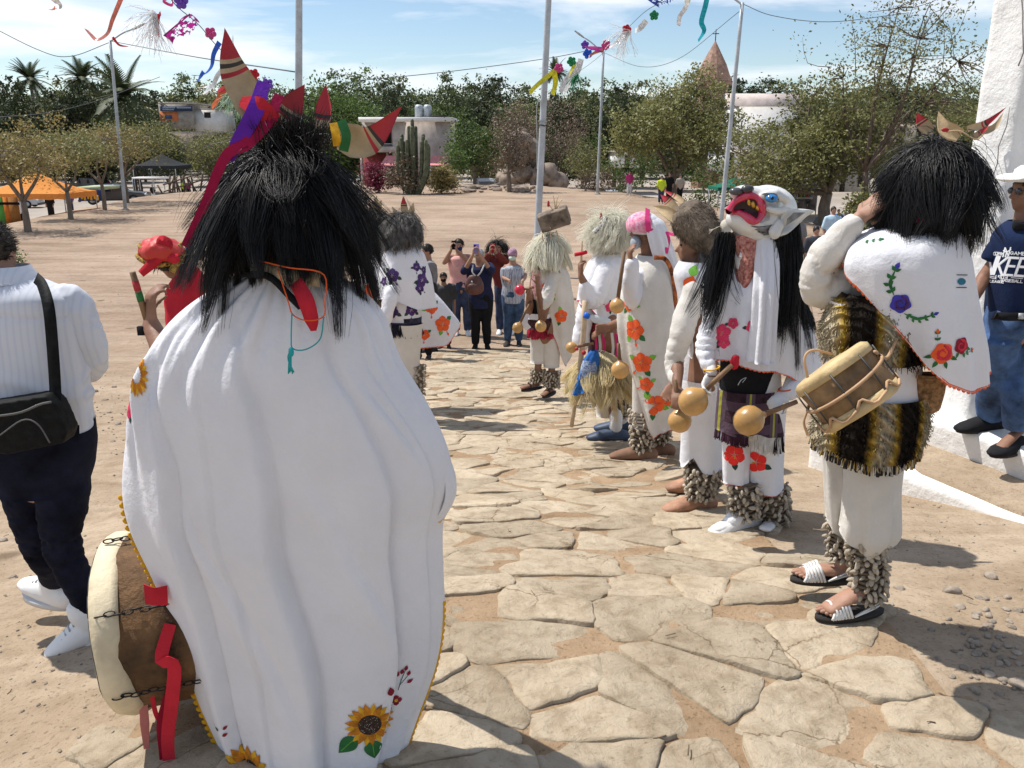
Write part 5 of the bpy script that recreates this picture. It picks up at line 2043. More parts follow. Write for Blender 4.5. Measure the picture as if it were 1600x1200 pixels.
	part('neck_cord',tube(spline(ppts([(380,428,-.1),(420,432,-.15),(452,462,-.17),(470,480,-.18)],Y),14),.008,6),M_BLACK,t)
	rp=ppts([(462,440,-.17),(478,470,-.20),(487,500,-.205),(490,517,-.205)],Y)
	part('red_cloth_end',ribbon(rp,[.03,.036,.03,.012],M_RED,None,normal=V3(0,-1,.2)),M_RED,t)
	part('orange_string',tube(spline(ppts([(404,407,-.16),(450,418,-.19),(505,428,-.19),(508,470,-.215),(505,495,-.22),(480,501,-.225),(458,492,-.22),(450,470,-.21),(434,420,-.18)],Y),40),.0016,5),cloth('orange_string_dye',(.75,.12,.03)),t)
	teal=cloth('teal_string_dye',(.03,.36,.38))
	ts=part('teal_string',tube(spline(ppts([(456,490,-.222),(455,530,-.226),(458,545,-.228),(478,546,-.228),(500,530,-.226),(506,495,-.222)],Y),30),.0016,5),teal,t)
	part('tassel',join([tube(spline(ppts([(456,543,-.229),(452+3*math.sin(k),560,-.229),(455+2.2*(k-2),584-2*(k%3),-.229)],Y),8),.0016,5)for k in range(5)]+[ellipsoid(at(455,550,Y-.23),(.006,.004,.011),8,6)]),teal,ts)
	hc=at(446,308,Y)
	rad=np.array([.128,.115,.108])
	rg=np.random.default_rng(17)
	n=19000
	d=rg.normal(size=(n*3,3))
	d/=np.linalg.norm(d,axis=1)[:,None]
	d=d[d[:,2]>-.45][:n]
	V,Fc=ellipsoid(hc,rad*[.82,.96,.96],24,16)
	cap=part('wig',(V,[f for f in Fc if all(V[i][2]>hc[2]-.075 for i in f)]),M_BLACKHAIR,t)
	roots=hc+d*rad*.98
	side=np.abs(d[:,0])
	dn=np.array([0,0,-1.0])+d*d[:,2:3]
	tg=rg.normal(size=d.shape)*[1,.8,.2]
	tg-=d*(tg*d).sum(1)[:,None]
	dirs=dn*1.0+d*.05+tg*.12
	L=np.where(d[:,2]>.35,.35,.205)*np.where((np.abs(d[:,0])<.45)&(d[:,1]<0),.74,1.0)*rg.uniform(.6,1.1,len(d))*(1+.05*side)
	shl=[(hc,rad*1.015),(at(448,560,Y),np.array([.15,.145,.235]))]
	VF=strands(roots,dirs,L,.00085,7,.5,(.0,0,0),.045,18,shl,clump=75,cpull=.82)
	VF[0][:,0]=hc[0]+(VF[0][:,0]-hc[0])*.84
	part('strands',VF,M_BLACKHAIR,cap,kind='stuff')
	n2=700
	rt=hc+rad*unit(V3(.25,-.1,1))+rg.normal(size=(n2,3))*[.035,.03,.008]
	part('top_tuft',strands(rt,rg.normal(size=(n2,3))*[.35,.3,.15]+[.1,0,1],.085*rg.uniform(.6,1.1,n2),.0012,5,.1,(0,0,0),.1,19),M_BLACKHAIR,cap,kind='stuff')
	A=lambda px,py,dy=0:at(px,py,Y+dy)
	horn(cap,A(424,205,-.02),A(351,44,.02),A(378,120)-(A(424,205)+A(351,44))/2+[-.012,0,0],.037,split=.52)
	horn(cap,A(425,222,.10),A(476,132,.16),A(452,172)-(A(425,222)+A(476,132))/2,.036,split=.36)
	horn(cap,A(503,200,.14),A(509,132,.18),V3(0,0,0),.020,split=.16)
	horn(cap,A(528,212,-.02),A(628,166,.02),A(575,208)-(A(528,212)+A(628,166))/2+[0,0,-.016],.037,split=.50)
	purple=cloth('purple_ribbon',(.13,.025,.36))
	ribbon(ppts([(412,128,-.03),(398,175,-.07),(372,222,-.08),(358,250,-.07)],Y),[.026,.036,.03,.018],purple,t,'purple_ribbon',normal=V3(.2,-1,.1))
	ribbon(ppts([(436,148,-.02),(418,190,-.06),(385,225,-.08),(352,245,-.08),(320,320,-.06),(290,386,-.03)],Y),[.02,.026,.026,.022,.02,.022],cloth('crimson_ribbon',(.33,.012,.06)),t,'crimson_ribbon',normal=V3(.2,-1,.1))
	ribbon(ppts([(376,158,-.035),(402,168,-.065),(432,190,-.05)],Y),[.02,.05,.03],M_RED,t,'red_binding',normal=V3(.2,-1,.1))
	ribbon(ppts([(418,226,.06),(440,238,.05),(462,244,.06)],Y),.022,M_RED,t,'red_binding',normal=V3(.2,-1,.1))
	ribbon(ppts([(521,192,-.05),(525,212,-.06),(527,228,-.05)],Y),.018,F_YEL,t,'yellow_binding',normal=V3(.2,-1,.1))
	ribbon(ppts([(533,188,-.055),(541,212,-.06),(537,236,-.05)],Y),.020,F_GRN,t,'green_binding',normal=V3(.2,-1,.1))
	gp=at(622,1150,Y+.15)
	rattle(t,at(610,1120,Y+.12),at(600,1260,Y+.12),.06,.055,130,.017,3)
	w=F_.J['wrL']
	part('wrist_watch',join([tube([w+V3(.024*math.cos(a),.020*math.sin(a),-.012)for a in np.linspace(0,6.3,16)],.006,6),box(w+V3(-.02,-.016,-.012),(.02,.014,.024))]),M_BLACK,t)
	fl=thing('cane_flute','short wooden flute with red and green bands in the raised hand','flute',A(222,500,.28))
	a,b=A(207,425,.27),A(224,482,.275)
	u=unit(b-a)
	part('tube',tube([a,a+(b-a)*.4,b+u*.06],[.0080,.0086,.0086],10),M_WOOD,fl)
	part('red_band',tube([a+(b-a)*.24,a+(b-a)*.50],.0092,10),M_CARDRED,fl)
	part('green_band',tube([a+(b-a)*.55,a+(b-a)*.80],.0093,10),F_GRN,fl)
big_dancer()
def frame_drum():
	Y=2.08
	A=lambda px,py,dy=0:at(px,py,Y+dy)
	c=(A(178,845)+A(198,1093))/2
	r=np.linalg.norm(A(178,845)-A(198,1093))/2
	ax=unit(V3(-.97,-.21,-.10))
	M=basis(ax,(0,0,1))
	t=thing('drum','large flat hide drum with chains and red ribbons hanging beside the white cape','drum',c-V3(0,0,r))
	hide=mat('drum_hide',(.66,.56,.38),var=.14,scale=7,bump=.35,bscale=14,rough=.6)
	shell=mat('brown_hide_shell',(.155,.082,.035),var=.4,scale=6,bump=.7,bscale=40,rough=.75)
	D=.36
	def ring(pts,n=48,sd=0,wob=.006):
		V,F=lathe(pts,n,M,c)
		return V+vnormals(V,F)*(fbm(V,9,sd,3)*wob)[:,None],F
	sk=ring([(.001,.012),(r*.5,.014),(r*.88,.014),(r*.97,.004),(r*1.0,-.018),(r*.985,-.052),(r*.955,-.068)],60,2,.007)
	part('skin',sk,hide,t)
	bv=Decal(sk).bv
	def on(a,f=.93):
		q=c+M@V3(r*f*math.cos(a),r*f*math.sin(a),.12)
		h=bv.ray_cast(Vector(q),Vector(-ax),.3)
		return np.array(h[0])+ax*.0008 if h[0]is not None else q-ax*.11
	part('shell',ring([(r*.95,-.05),(r*.955,-.15),(r*.95,-D)],48,3,.004),shell,t)
	part('far_skin',ring([(r*.955,-D+.05),(r*.99,-D+.03),(r*1.0,-D),(r*.97,-D-.02),(.001,-D-.024)],60,4),hide,t)
	st=[]
	for k in range(26):
		a=2*math.pi*k/26
		p0,p1=on(a),on(a+.24)
		st.append(tube([p0,on(a+.12),p1],.0016,4))
	part('stitching',join(st),M_STEELD,t)
	iron=mat('dark_chain',(.035,.03,.028),metal=.5,rough=.5,var=.2)
	for a0 in(-.05,1.15,1.9,2.55,3.1,4.4,5.3):
		lk=[]
		for k in range(13):
			z=-.03-k*.022
			a=a0+.012*math.sin(k*2)
			p=c+M@V3(r*1.012*math.cos(a),r*1.012*math.sin(a),z)
			tg=M@V3(-math.sin(a),math.cos(a),0)
			nr=M@V3(math.cos(a),math.sin(a),0)
			s2=tg if k%2 else nr
			Q=[p+ax*(.0145*math.cos(w))+s2*(.0065*math.sin(w))for w in np.linspace(0,2*math.pi,10)]
			lk.append(tube(Q,.0022,4))
		part('chain',join(lk),iron,t)
	R1=A(250,985,-.10)
	ribbon(ppts([(226,928,-.20),(242,932,-.21),(262,930,-.20)],Y),[.055,.05,.055],M_RED,t,'ribbon_knot',normal=V3(.1,-1,0))
	ribbon(ppts([(266,975,-.19),(252,1030,-.22),(272,1040,-.22),(268,1100,-.21),(262,1160,-.2),(270,1240,-.2)],Y),[.03,.034,.034,.036,.034,.03],M_RED,t,'ribbon',normal=V3(.1,-1,0))
	ribbon(ppts([(262,1085,-.2),(254,1130,-.19),(258,1180,-.19),(264,1240,-.19)],Y),[.02,.03,.03,.03],cloth('dark_red_ribbon',(.28,.01,.03)),t,'ribbon',normal=V3(.25,-1,0))
	ribbon(ppts([(224,1090,-.16),(226,1130,-.15),(229,1170,-.15)],Y),[.02,.024,.014],mat('sheer_pink_ribbon',(.72,.30,.27),var=.1,transl=.5),t,'sheer_ribbon',normal=V3(.2,-1,0))
	ribbon(ppts([(238,1088,-.18),(242,1110,-.18),(247,1124,-.18)],Y),.012,M_RED,t,'ribbon',normal=V3(.2,-1,0))
frame_drum()
# ------------------------------------------------------------------ the drummer at the right
def right_drummer():
	Y=2.67
	F_=Fig('person','drummer in white embroidered poncho and black wig playing a flute beside the white tower',(1345,962),Y,-62,1.64,z=at(1345,962,2.67)[2])
	t=F_.t
	F_.set(head=(1440,285,0),neck=(1442,360,.02),chest=(1430,450,.02),pel=(1365,620,.0),shL=(1395,392,.16),shR=(1462,412,-.05),elL=(1275,450,.06),wrL=(1342,342,.02),elR=(1475,490,.0),wrR=(1430,540,.05),hiL=(1335,640,.06),hiR=(1395,640,-.06),knL=(1325,780,.10),knR=(1372,790,-.04),anL=(1318,885,.16),anR=(1358,912,-.02),toL=(1258,892,.16),toR=(1294,950,-.05))
	F_.J['hdL']=unit(at(1395,300,Y)-at(1345,345,Y))
	F_.J['hnL']=unit(V3(.5,.5,-.6))
	F_.curl['L']=.35
	F_.hf=unit(V3(-.8,.45,.1))
	F_.leg,F_.b=.82,.84
	F_.body(SKIN_TAN,.007)
	for rows,dy in(([(640,1278,1362),(700,1286,1352),(760,1291,1350),(820,1296,1352),(852,1302,1346)],.08),([(640,1320,1428),(700,1322,1412),(760,1318,1404),(810,1316,1402),(836,1312,1400),(868,1330,1372)],-.03)):
		g=Gar(rows,Y+dy,hem=[(0,rows[-2][0]),(180,rows[-2][0]-8),(270,rows[-1][0]),(90,rows[-2][0])],b=.85,n=48,m=30,folds=[(.010,5,.4,2.5,.8,1.2),(.006,9,1,-2,.8,1.0)],noise=.011,seed=int(rows[0][2]))
		part('trouser_leg',g.thick(.003),CLOTH_CR,t)
	g=Gar([(470,1298,1440),(560,1290,1438),(640,1286,1440)],Y,b=.78,n=40,m=16,noise=.004)
	part('shirt',g.vf(),CLOTH_W,t)
	knit=knit_mat()
	gb=Gar([(458,1318,1452),(480,1298,1450),(510,1288,1448),(540,1288,1444),(558,1292,1440)],Y-.005,b=.84,n=64,m=24,noise=.003,folds=[(.004,14,0,.3,.8,.5)])
	part('knitted_belly_wrap',gb.thick(.006),knit,t)
	gs=Gar([(612,1290,1442),(640,1284,1444),(680,1274,1436),(705,1272,1424)],Y-.005,b=.84,n=64,m=24,noise=.003,folds=[(.006,14,0,.3,.8,.5)],hem=[(0,690),(180,684),(270,706),(90,690)])
	sk=part('knitted_skirt',gs.thick(.006),knit,t)
	rg=np.random.default_rng(3)
	for gg,q in((gb,sk),(gs,sk)):
		i=rg.integers(0,len(gg.V),2600)
		nn=vnormals(gg.V,gg.F)[i]
		nn*=np.sign((nn*(gg.V[i]-gg.V.mean(0))).sum(1))[:,None]
		part('wool_fuzz',strands(gg.V[i]+nn*.004,nn*.7+rg.normal(size=nn.shape)*.5+[0,0,-.6],.022,.0016,3,.4,(0,0,0),.15,7,taper=.6),knit,q,kind='stuff')
	e=np.vstack([gs.edge('bottom'),gs.edge('bottom')[:1]])
	fringe(e,.035,cloth('fringe_dark',(.035,.03,.03),var=.3,scale=20),sk,260,.0045,4,out=.2)
	fringe(e,.035,cloth('fringe_mustard',(.42,.28,.08),var=.3,scale=20),sk,120,.0045,5,out=.25)
	fringe(e,.035,cloth('fringe_pale',(.6,.56,.48),var=.2,scale=20),sk,110,.0045,6,out=.25)
	J=F_.J
	elb=at(1272,452,Y+.05)
	P=[at(1425,400,Y+.06),at(1370,425,Y+.08),at(1310,450,Y+.07),at(1278,447,Y+.06),at(1288,405,Y+.04),at(1314,372,Y+.025),at(1330,353,Y+.02)]
	VF=remeshed([capsule(spline(P,18),list(np.interp(np.linspace(0,1,18),[0,.3,.55,.75,1],[.095,.080,.064,.056,.043])),16)],.009,3)
	VF=wrinkle(wrinkle(VF,.030,6,8,(1,1,.6),2),.003,24,4,(1,1,.5),2)
	part('sleeve',VF,CLOTH_CR,t)
	rows=[(342,1424,1472,.02,.06),(352,1392,1488,.02,.10),(366,1352,1497,.01,.15),(385,1322,1502,0,.17),(410,1312,1506,0,.18),(450,1318,1510,0,.185),(500,1330,1516,0,.185),(540,1340,1524,0,.18),(592,1350,1530,0,.17)]
	hem=[(180,412),(195,424),(210,448),(225,478),(240,515),(255,552),(270,577),(290,590),(306,592),(322,584),(345,578),(0,575),(45,560),(90,480),(135,440)]
	g=Gar(rows,Y,hem=hem,n=140,m=60,folds=[(.010,5,2.0,.8,.8,1.2),(.006,11,.7,.5,.9,1.3)],noise=.006,seed=21,bulge=lambda d,tv,PY:.028*np.clip(tv*1.5,0,1)*np.exp(-((d-318)/9)**2)-.020*np.clip(tv*1.5,0,1)*np.exp(-((d-333)/9)**2)+.02*np.clip(tv*1.5,0,1)*np.exp(-((d-350)/12)**2))
	VF=g.thick(.004)
	part('poncho',VF,CLOTH_W,t)
	E=np.vstack([g.edge('bottom'),g.edge('bottom')[:1]])
	k=int(140*172/360)
	scallops(E[k:],.0055,.018,.010,M_ORANGE,t)
	dc=Decal(VF)
	pb=[F_BLUE,F_GRN,F_GRN,F_YEL,F_PUR]
	dc.put(fl_rose(1,0),1407,474,14,pb,t)
	dc.put(fl_sprig([(0,-.6),(-.5,.4),(-.1,1.6)],4,.5),1398,450,17,pb,t)
	dc.put(fl_sprig([(-.6,.2),(.6,-.3),(1.9,.3)],5,.4),1423,494,15,pb,t)
	pr=[F_OR,F_GRN,F_GRN,F_YEL,F_RED]
	dc.put(fl_rose(2,4),1473,552,15,pr,t)
	dc.put(fl_sprig([(0,0),(-.1,.8)],2,.4),1465,533,14,pr,t)
	dc.put(fl_rose(3,3),1502,540,12,[F_MAR,F_GRN,F_GRN,F_YEL,F_RED],t,.5,.8)
	dc.put(fl_sprig([(0,0),(.9,.3)],2,.4),1508,552,12,pr,t)
	dc.put(fl_sprig([(-.5,0),(.9,.3)],3,.35),1358,378,15,[F_DGRN,F_GRN,F_GRN,F_YEL,F_RED],t)
	dc.put([(disc((0,0),.8,12,.6),0,0),(stroke([(-1,.9),(1,.9)],.12),1,0),(stroke([(-1,-.8),(1,-.8)],.12),1,0)],1502,440,10,[mat('embroidery_teal',(.02,.16,.24),var=.2),F_BRN,F_BRN],t)
	bb=thing('woven_bag','small woven palm basket hanging at the drummer\'s hip under his poncho','basket',at(1450,645,Y-.08))
	g=Gar([(584,1428,1478),(612,1430,1474),(640,1436,1466),(644,1446,1458)],Y-.08,b=.5,n=36,m=16,noise=.002)
	part('basket',g.thick(.004),mat('woven_palm',(.36,.20,.09),var=.3,scale=60,bump=.8,bscale=90),bb)
	part('rim',tube(np.vstack([g.grid[1],g.grid[1][:1]]),.005,6),M_WOOD,bb)
	part('strap',tube(spline(ppts([(1432,590,-.12),(1440,560,-.02),(1460,540,.0)],Y),8),.004,5),M_LEATHER,bb)
	hc=at(1462,268,Y)
	rad=np.array([.100,.105,.095])
	cap=wig(t,hc,rad,9500,.285,M_BLACKHAIR,31,g=.75,wind=(-.03,0,0),rs=.0011,shells=[(at(1440,480,Y),np.array([.15,.14,.27]))],up=.02,outw=.13,low=-.5,jit=.06,clump=60,cpull=.8)
	part('red_neck_band',ribbon(ppts([(1400,338,-.03),(1425,340,-.10),(1455,338,-.11),(1485,330,-.05)],Y),.03,M_RED,None,normal=V3(0,-1,.2)),M_PINKB,t)
	A=lambda px,py,dy=0:at(px,py,Y+dy)
	horn(cap,A(1452,205,.02),A(1433,176,.04),V3(-.004,0,0),.020,split=.40)
	horn(cap,A(1500,212,-.10),A(1466,174,-.06),V3(-.010,0,-.012),.024,split=.98,stripes=False)
	part('painted_spot',ellipsoid(A(1477,203,-.135),(.012,.003,.006),8,6),M_CARDRED,cap)
	horn(cap,A(1510,202,-.06),A(1572,168,-.02),V3(0,0,-.014),.011,split=.38)
	horn(cap,A(1528,208,-.02),A(1568,176,.04),V3(.012,0,-.012),.010,split=.98,stripes=False)
	horn(cap,A(1520,214,-.05),A(1545,195,-.0),V3(.0,0,-.006),.010,split=.3)
	part('hide_tie',tube(spline([A(1478,206,-.12),A(1500,205,-.12),A(1525,218,-.09),A(1540,206,-.05)],12),.0025,5),M_CARD,cap)
	rattle(t,A(1356,838,-.03),A(1358,935,-.02),.066,.055,165,.0155,12)
	rattle(t,A(1316,800,.13),A(1317,872,.15),.062,.052,90,.0145,13)
	white=mat('white_leather',(.72,.71,.68),var=.05,rough=.5,bump=.2)
	for an,to,z in((J['anL'],J['toL'],0),(J['anR'],J['toR'],0)):
		fd=unit((to-an)*[1,1,0])
		sd=np.cross(fd,(0,0,1))
		g0=to[2]-.042
		b=V3(an[0],an[1],0)
		out=[(math.sin(a)*(.043+.008*math.cos(a)),.062+.135*math.cos(a))for a in np.linspace(0,2*math.pi,24,endpoint=False)]
		s=part('sandal',prism(out,.016,np.stack([sd,fd,V3(0,0,1)],1),b+[0,0,g0+.008]),M_SOLE,t)
		zz=lambda x:g0+.016+.052+.03*max(0,1-x/.12)-.02*max(0,x-.1)/.08
		st=[]
		for i in range(5):
			for sg in(-1,1):
				y0,y1=.080+i*.012,.122+i*.009
				Q=[b+fd*y0+sd*sg*.044+[0,0,g0+.018],b+fd*(y0*.6+y1*.4)+sd*sg*.034+[0,0,zz(y0)-.012],b+fd*(y0+y1)/2+[0,0,zz((y0+y1)/2)+.005*(sg>0)],b+fd*(y0*.4+y1*.6)-sd*sg*.034+[0,0,zz(y1)-.014],b+fd*y1-sd*sg*.044+[0,0,g0+.018]]
				st.append(tube(spline(Q,12),[(.0055,.003)]*12,5))
		for i in range(2):
			for sg in(-1,1):
				Q=[b+fd*.07+sd*sg*.04+[0,0,g0+.02],b+fd*0+sd*sg*.041+[0,0,g0+.045+.012*i],b-fd*.058+sd*sg*.012+[0,0,g0+.05+.012*i],b-fd*.062+[0,0,g0+.05+.012*i]]
				st.append(tube(spline(Q,12),[(.0055,.003)]*12,5))
		part('straps',join(st),white,s)
		nails=[]
		for i in range(5):
			x=-.028+i*.014
			c_=b+fd*(.172-.010*abs(i-3))+sd*x+[0,0,g0+.030]
			nails.append(capsule([c_-fd*.03,c_,c_+fd*.012],[.010,.0095,.007],7))
		part('toes',join(nails),SKIN_TAN,t)
	dt=thing('drum','small laced hide drum slung before the drummer\'s striped skirt','drum',at(1325,670,Y-.28))
	top=A(1297,585,-.25)
	bot=A(1352,640,-.30)
	ax=unit(A(1285,566,-.22)-A(1345,640,-.30)+V3(-.02,.0,.03))
	hide=mat('yellow_hide',(.58,.43,.22),var=.16,scale=9,bump=.35,bscale=22,rough=.6)
	shell=mat('stained_shell',(.37,.225,.105),var=.3,scale=7,bump=.3,rough=.65)
	M=basis(ax,(0,0,1))
	c=A(1322,604,-.27)
	r,h=.125,.08
	def oct_(pts,sd):
		V,F=lathe(pts,24,M,c)
		q=V-c
		return V+vnormals(V,F)*(fbm(V,14,sd,2)*.004)[:,None],F
	part('skin',oct_([(.001,h+.006),(r*.9,h+.006),(r*1.02,h-.004),(r*1.03,h-.03)],1),hide,dt)
	part('shell',oct_([(r,h-.01),(r*.97,0),(r,-h+.01)],2),shell,dt)
	part('lower_skin',oct_([(r*1.02,-h+.025),(r*1.02,-h),(r*.9,-h-.008),(.001,-h-.008)],3),hide,dt)
	lac=[]
	for k in range(8):
		a=2*math.pi*k/8+.2
		q=lambda aa,z:c+M@V3(r*1.045*math.cos(aa),r*1.045*math.sin(aa),z)
		lac.append(tube([q(a,h-.02),q(a+.02,0)*1.0,q(a,-h+.015)],.0028,5))
	part('dark_lacing',join(lac),M_STEELD,dt)
	lac=[]
	for k in range(8):
		a=2*math.pi*k/8+.2
		q=lambda aa,z:c+M@V3(r*1.05*math.cos(aa),r*1.05*math.sin(aa),z)
		lac.append(tube(spline([q(a,-h+.015),q(a+.2,-h+.035),q(a+.4,-h+.005),q(a+.78,-h+.015)],9),.0045,5))
	lac.append(tube(spline([c+M@V3(r*1.05*math.cos(a),r*1.05*math.sin(a),.01+.02*math.sin(a))for a in np.linspace(0,6.28,25)],40),.0055,5))
	part('hide_thong',join(lac),mat('pale_thong',(.52,.33,.19),var=.15),dt)
	part('carrying_thong',tube(spline([c+M@V3(r*1.03,0,h*.5),A(1385,560,-.2),A(1398,535,-.15),A(1408,515,-.14)],14),.006,6),mat('pale_thong',(.52,.33,.19)),dt)
	part('carrying_thong',tube(spline([A(1262,590,-.26),A(1257,560,-.25),A(1270,547,-.24),A(1300,553,-.22)],14),.004,6),mat('pale_thong',(.52,.33,.19)),dt)
	part('hanging_thong',tube(spline([A(1262,640,-.24),A(1256,660,-.24),A(1262,680,-.24)],9),.004,6),mat('pale_thong',(.52,.33,.19)),dt)
	fl=thing('cane_flute','flute at the right drummer\'s mouth, mostly hidden by his wig','flute',at(1390,340,Y+.0))
	part('tube',tube([A(1362,348,.01),A(1410,322,.02)],.009,9),M_WOOD,fl)
M_PINKB=cloth('pink_band',(.60,.03,.14))
def knit_mat():
	m=bpy.data.materials.new('striped_knit')
	m.use_nodes=True
	nd,lk=m.node_tree.nodes,m.node_tree.links
	bs=nd['Principled BSDF']
	bs.inputs['Roughness'].default_value=.95
	bs.inputs['Specular IOR Level'].default_value=.1
	tcn=nd.new('ShaderNodeTexCoord')
	wv=nd.new('ShaderNodeTexWave')
	wv.inputs['Scale'].default_value=1.9
	wv.inputs['Distortion'].default_value=1.2
	wv.inputs['Detail'].default_value=2
	lk.new(tcn.outputs['Object'],wv.inputs['Vector'])
	rp=nd.new('ShaderNodeValToRGB')
	rp.color_ramp.elements[0].position,rp.color_ramp.elements[0].color=.28,(.018,.014,.011,1)
	rp.color_ramp.elements[1].position,rp.color_ramp.elements[1].color=.60,(.42,.27,.035,1)
	e=rp.color_ramp.elements.new(.42)
	e.color=(.16,.10,.03,1)
	e=rp.color_ramp.elements.new(.95)
	e.color=(.50,.43,.30,1)
	lk.new(wv.outputs['Fac'],rp.inputs['Fac'])
	w2=nd.new('ShaderNodeTexWave')
	w2.bands_direction='DIAGONAL'
	w2.inputs['Scale'].default_value=14
	w2.inputs['Distortion'].default_value=4
	lk.new(tcn.outputs['Object'],w2.inputs['Vector'])
	mxn=nd.new('ShaderNodeMixRGB')
	mxn.blend_type='MULTIPLY'
	mxn.inputs['Fac'].default_value=.6
	r2=nd.new('ShaderNodeValToRGB')
	r2.color_ramp.elements[0].color=(.25,.22,.2,1)
	lk.new(w2.outputs['Fac'],r2.inputs['Fac'])
	lk.new(rp.outputs['Color'],mxn.inputs['Color1'])
	lk.new(r2.outputs['Color'],mxn.inputs['Color2'])
	lk.new(mxn.outputs['Color'],bs.inputs['Base Color'])
	b=nd.new('ShaderNodeBump')
	b.inputs['Strength'].default_value=.8
	b.inputs['Distance'].default_value=.02
	lk.new(w2.outputs['Fac'],b.inputs['Height'])
	lk.new(b.outputs['Normal'],bs.inputs['Normal'])
	return m
right_drummer()
# ------------------------------------------------------------------ the other dancers down the path
def gloves(F_,k,m):
	pass
def ghoul_dancer():
	Y=3.80
	F_=Fig('person','dancer in a pale ghoul mask tilted skyward with long black hair and red-flowered poncho',(1170,822),Y,200,1.56)
	t=F_.t
	A=lambda px,py,dy=0:at(px,py,Y+dy)
	F_.set(head=(1165,395,0),neck=(1172,440,.02),chest=(1176,500,.02),pel=(1172,640,0),shR=(1122,470,0),shL=(1222,470,0),elR=(1098,550,-.05),wrR=(1112,580,-.16),elL=(1255,560,.0),wrL=(1228,612,-.14),hiR=(1150,650,0),hiL=(1196,650,0),knR=(1158,735,-.03),knL=(1208,740,.03),anR=(1162,806,-.02),anL=(1210,812,.05),toR=(1118,826,-.10),toL=(1195,826,-.12))
	F_.hf=unit(V3(-.45,-.85,.2))
	glove=mat('white_glove',(.72,.71,.69),var=.04,rough=.85)
	F_.J['hdR'],F_.J['hnR']=unit(V3(-.3,-.3,-.7)),V3(.3,-.2,.3)
	F_.J['hdL'],F_.J['hnL']=unit(V3(-.6,-.4,-.4)),V3(0,.3,-.6)
	F_.curl={'L':.9,'R':.8}
	F_.leg=.72
	F_.body(glove,.009)
	mc=A(1200,335)
	F_.leg=1
	hf=unit(V3(-.78,-.30,.55))
	hu=unit(V3(.50,.0,.86))
	hr=unit(np.cross(hf,hu))
	hu=np.cross(hr,hf)
	k=mpp(1200,335,Y)*1.0
	M=np.stack([hr,hf,hu],1)
	def p(px,py,dy=0.0):
		return A(px,py,dy)
	P=[ellipsoid(p(1201,327,.02),(43*k,44*k,37*k),24,16,basis((.2,0,1))),ellipsoid(p(1172,347,-.03),(34*k,38*k,24*k),20,14,basis((.15,0,1))),ellipsoid(p(1158,342,-.04),(24*k,28*k,19*k),18,12),ellipsoid(p(1185,366,-.02),(36*k,34*k,12*k),18,12),ellipsoid(p(1192,318,-.05),(34*k,30*k,24*k),18,12,basis((.5,0,1))),ellipsoid(p(1208,347,-.10),(16*k,14*k,20*k),14,10),capsule([p(1196,305,-.14),p(1212,303,-.15),p(1228,312,-.14)],[8*k,8*k,7*k],10),capsule([p(1200,326,-.145),p(1216,330,-.15),p(1228,328,-.14)],[5*k,6*k,5*k],10),capsule([p(1178,306,-.08),p(1160,300,-.09),p(1148,302,-.08)],[14*k,12*k,9*k],10)]
	VF=wrinkle(remeshed(P,.007,5),.0025,16,3)
	skin=mat('pale_latex',(.70,.69,.65),rough=.32,var=.06,scale=9,bump=.12,spec=.5,coat=.2,col2=(.52,.53,.52))
	mk=part('mask',VF,skin,t)
	dc=Decal(VF)
	grey=mat('latex_grey',(.20,.205,.21),rough=.4,var=.4,scale=20)
	lg=mat('latex_light_grey',(.42,.425,.42),rough=.4,var=.2,scale=20)
	def blob(px,py,sx,sy,m,rot=0,lay=0,n=22,jag=.10,seed=1,nm='painted_shade'):
		a=np.linspace(0,2*math.pi,n,endpoint=False)
		r=1+jag*np.sin(3*a+seed)+jag*.6*np.sin(5*a+seed*2)
		dc.put([(np.stack([r*np.cos(a)*sx,r*np.sin(a)*sy],1),0,lay)],px,py,1.0,[m],mk,rot,name=nm)
	blob(1203,309,19,11,lg,-.25,0,seed=2)
	blob(1204,309,13,7,grey,-.25,1,seed=4)
	blob(1192,334,9,13,lg,.3,0,seed=3)
	blob(1188,326,4,8,grey,.3,1,seed=3)
	for i in range(4):
		dc.put([(stroke([(-18+i*3,4),(-4,-1),(12,2),(24-i,10)],1.0),0,1)],1192+i*2,357+i*3.2,1.0,[grey],mk)
	blob(1150,296,12,6,grey,.1,0,seed=2)
	e=p(1206,310,-.165)
	ey=part('mask_eye',ellipsoid(e,(9.5*k,7*k,6.2*k),16,10),mat('blue_glass_eye',(.02,.21,.55),rough=.1,var=.1,spec=.7),mk)
	part('pupil',ellipsoid(e+V3(-.004,-6.5*k,.002),(2.6*k,1.5*k,2.6*k),10,6),M_EYE,ey)
	part('nose',join([ellipsoid(p(1150,299,-.12),(11*k,9*k,6*k),12,8),ellipsoid(p(1168,295,-.13),(10*k,8*k,6*k),12,8)]),mat('latex_black',(.07,.07,.075),rough=.25,var=.3),mk)
	ring=[(1139,329),(1146,318),(1158,309),(1172,305),(1184,310),(1190,320),(1191,333),(1184,344),(1176,345),(1166,338),(1155,332),(1146,330)]
	ring3=[]
	for(x,y)in ring:
		d=Vector(ray(x,y)).normalized()
		h=dc.bv.ray_cast(Vector((0,0,CZ)),d)
		ring3.append(np.array(h[0])-np.array(d)*.004 if h[0]is not None else p(x,y,-.1))
	ring3=np.array(ring3)
	loop=spline(np.vstack([ring3,ring3[:1]]),50)[:-1]
	cen=loop.mean(0)
	VV=np.vstack([loop,cen+(loop-cen)*.5+unit(-ray(1165,325))*-.004,[cen+unit(ray(1165,325))*.004]])
	nL=len(loop)
	Fm=[(i,(i+1)%nL,nL+(i+1)%nL,nL+i)for i in range(nL)]+[(nL+i,nL+(i+1)%nL,2*nL)for i in range(nL)]
	off=-unit(ray(1165,325))*.006
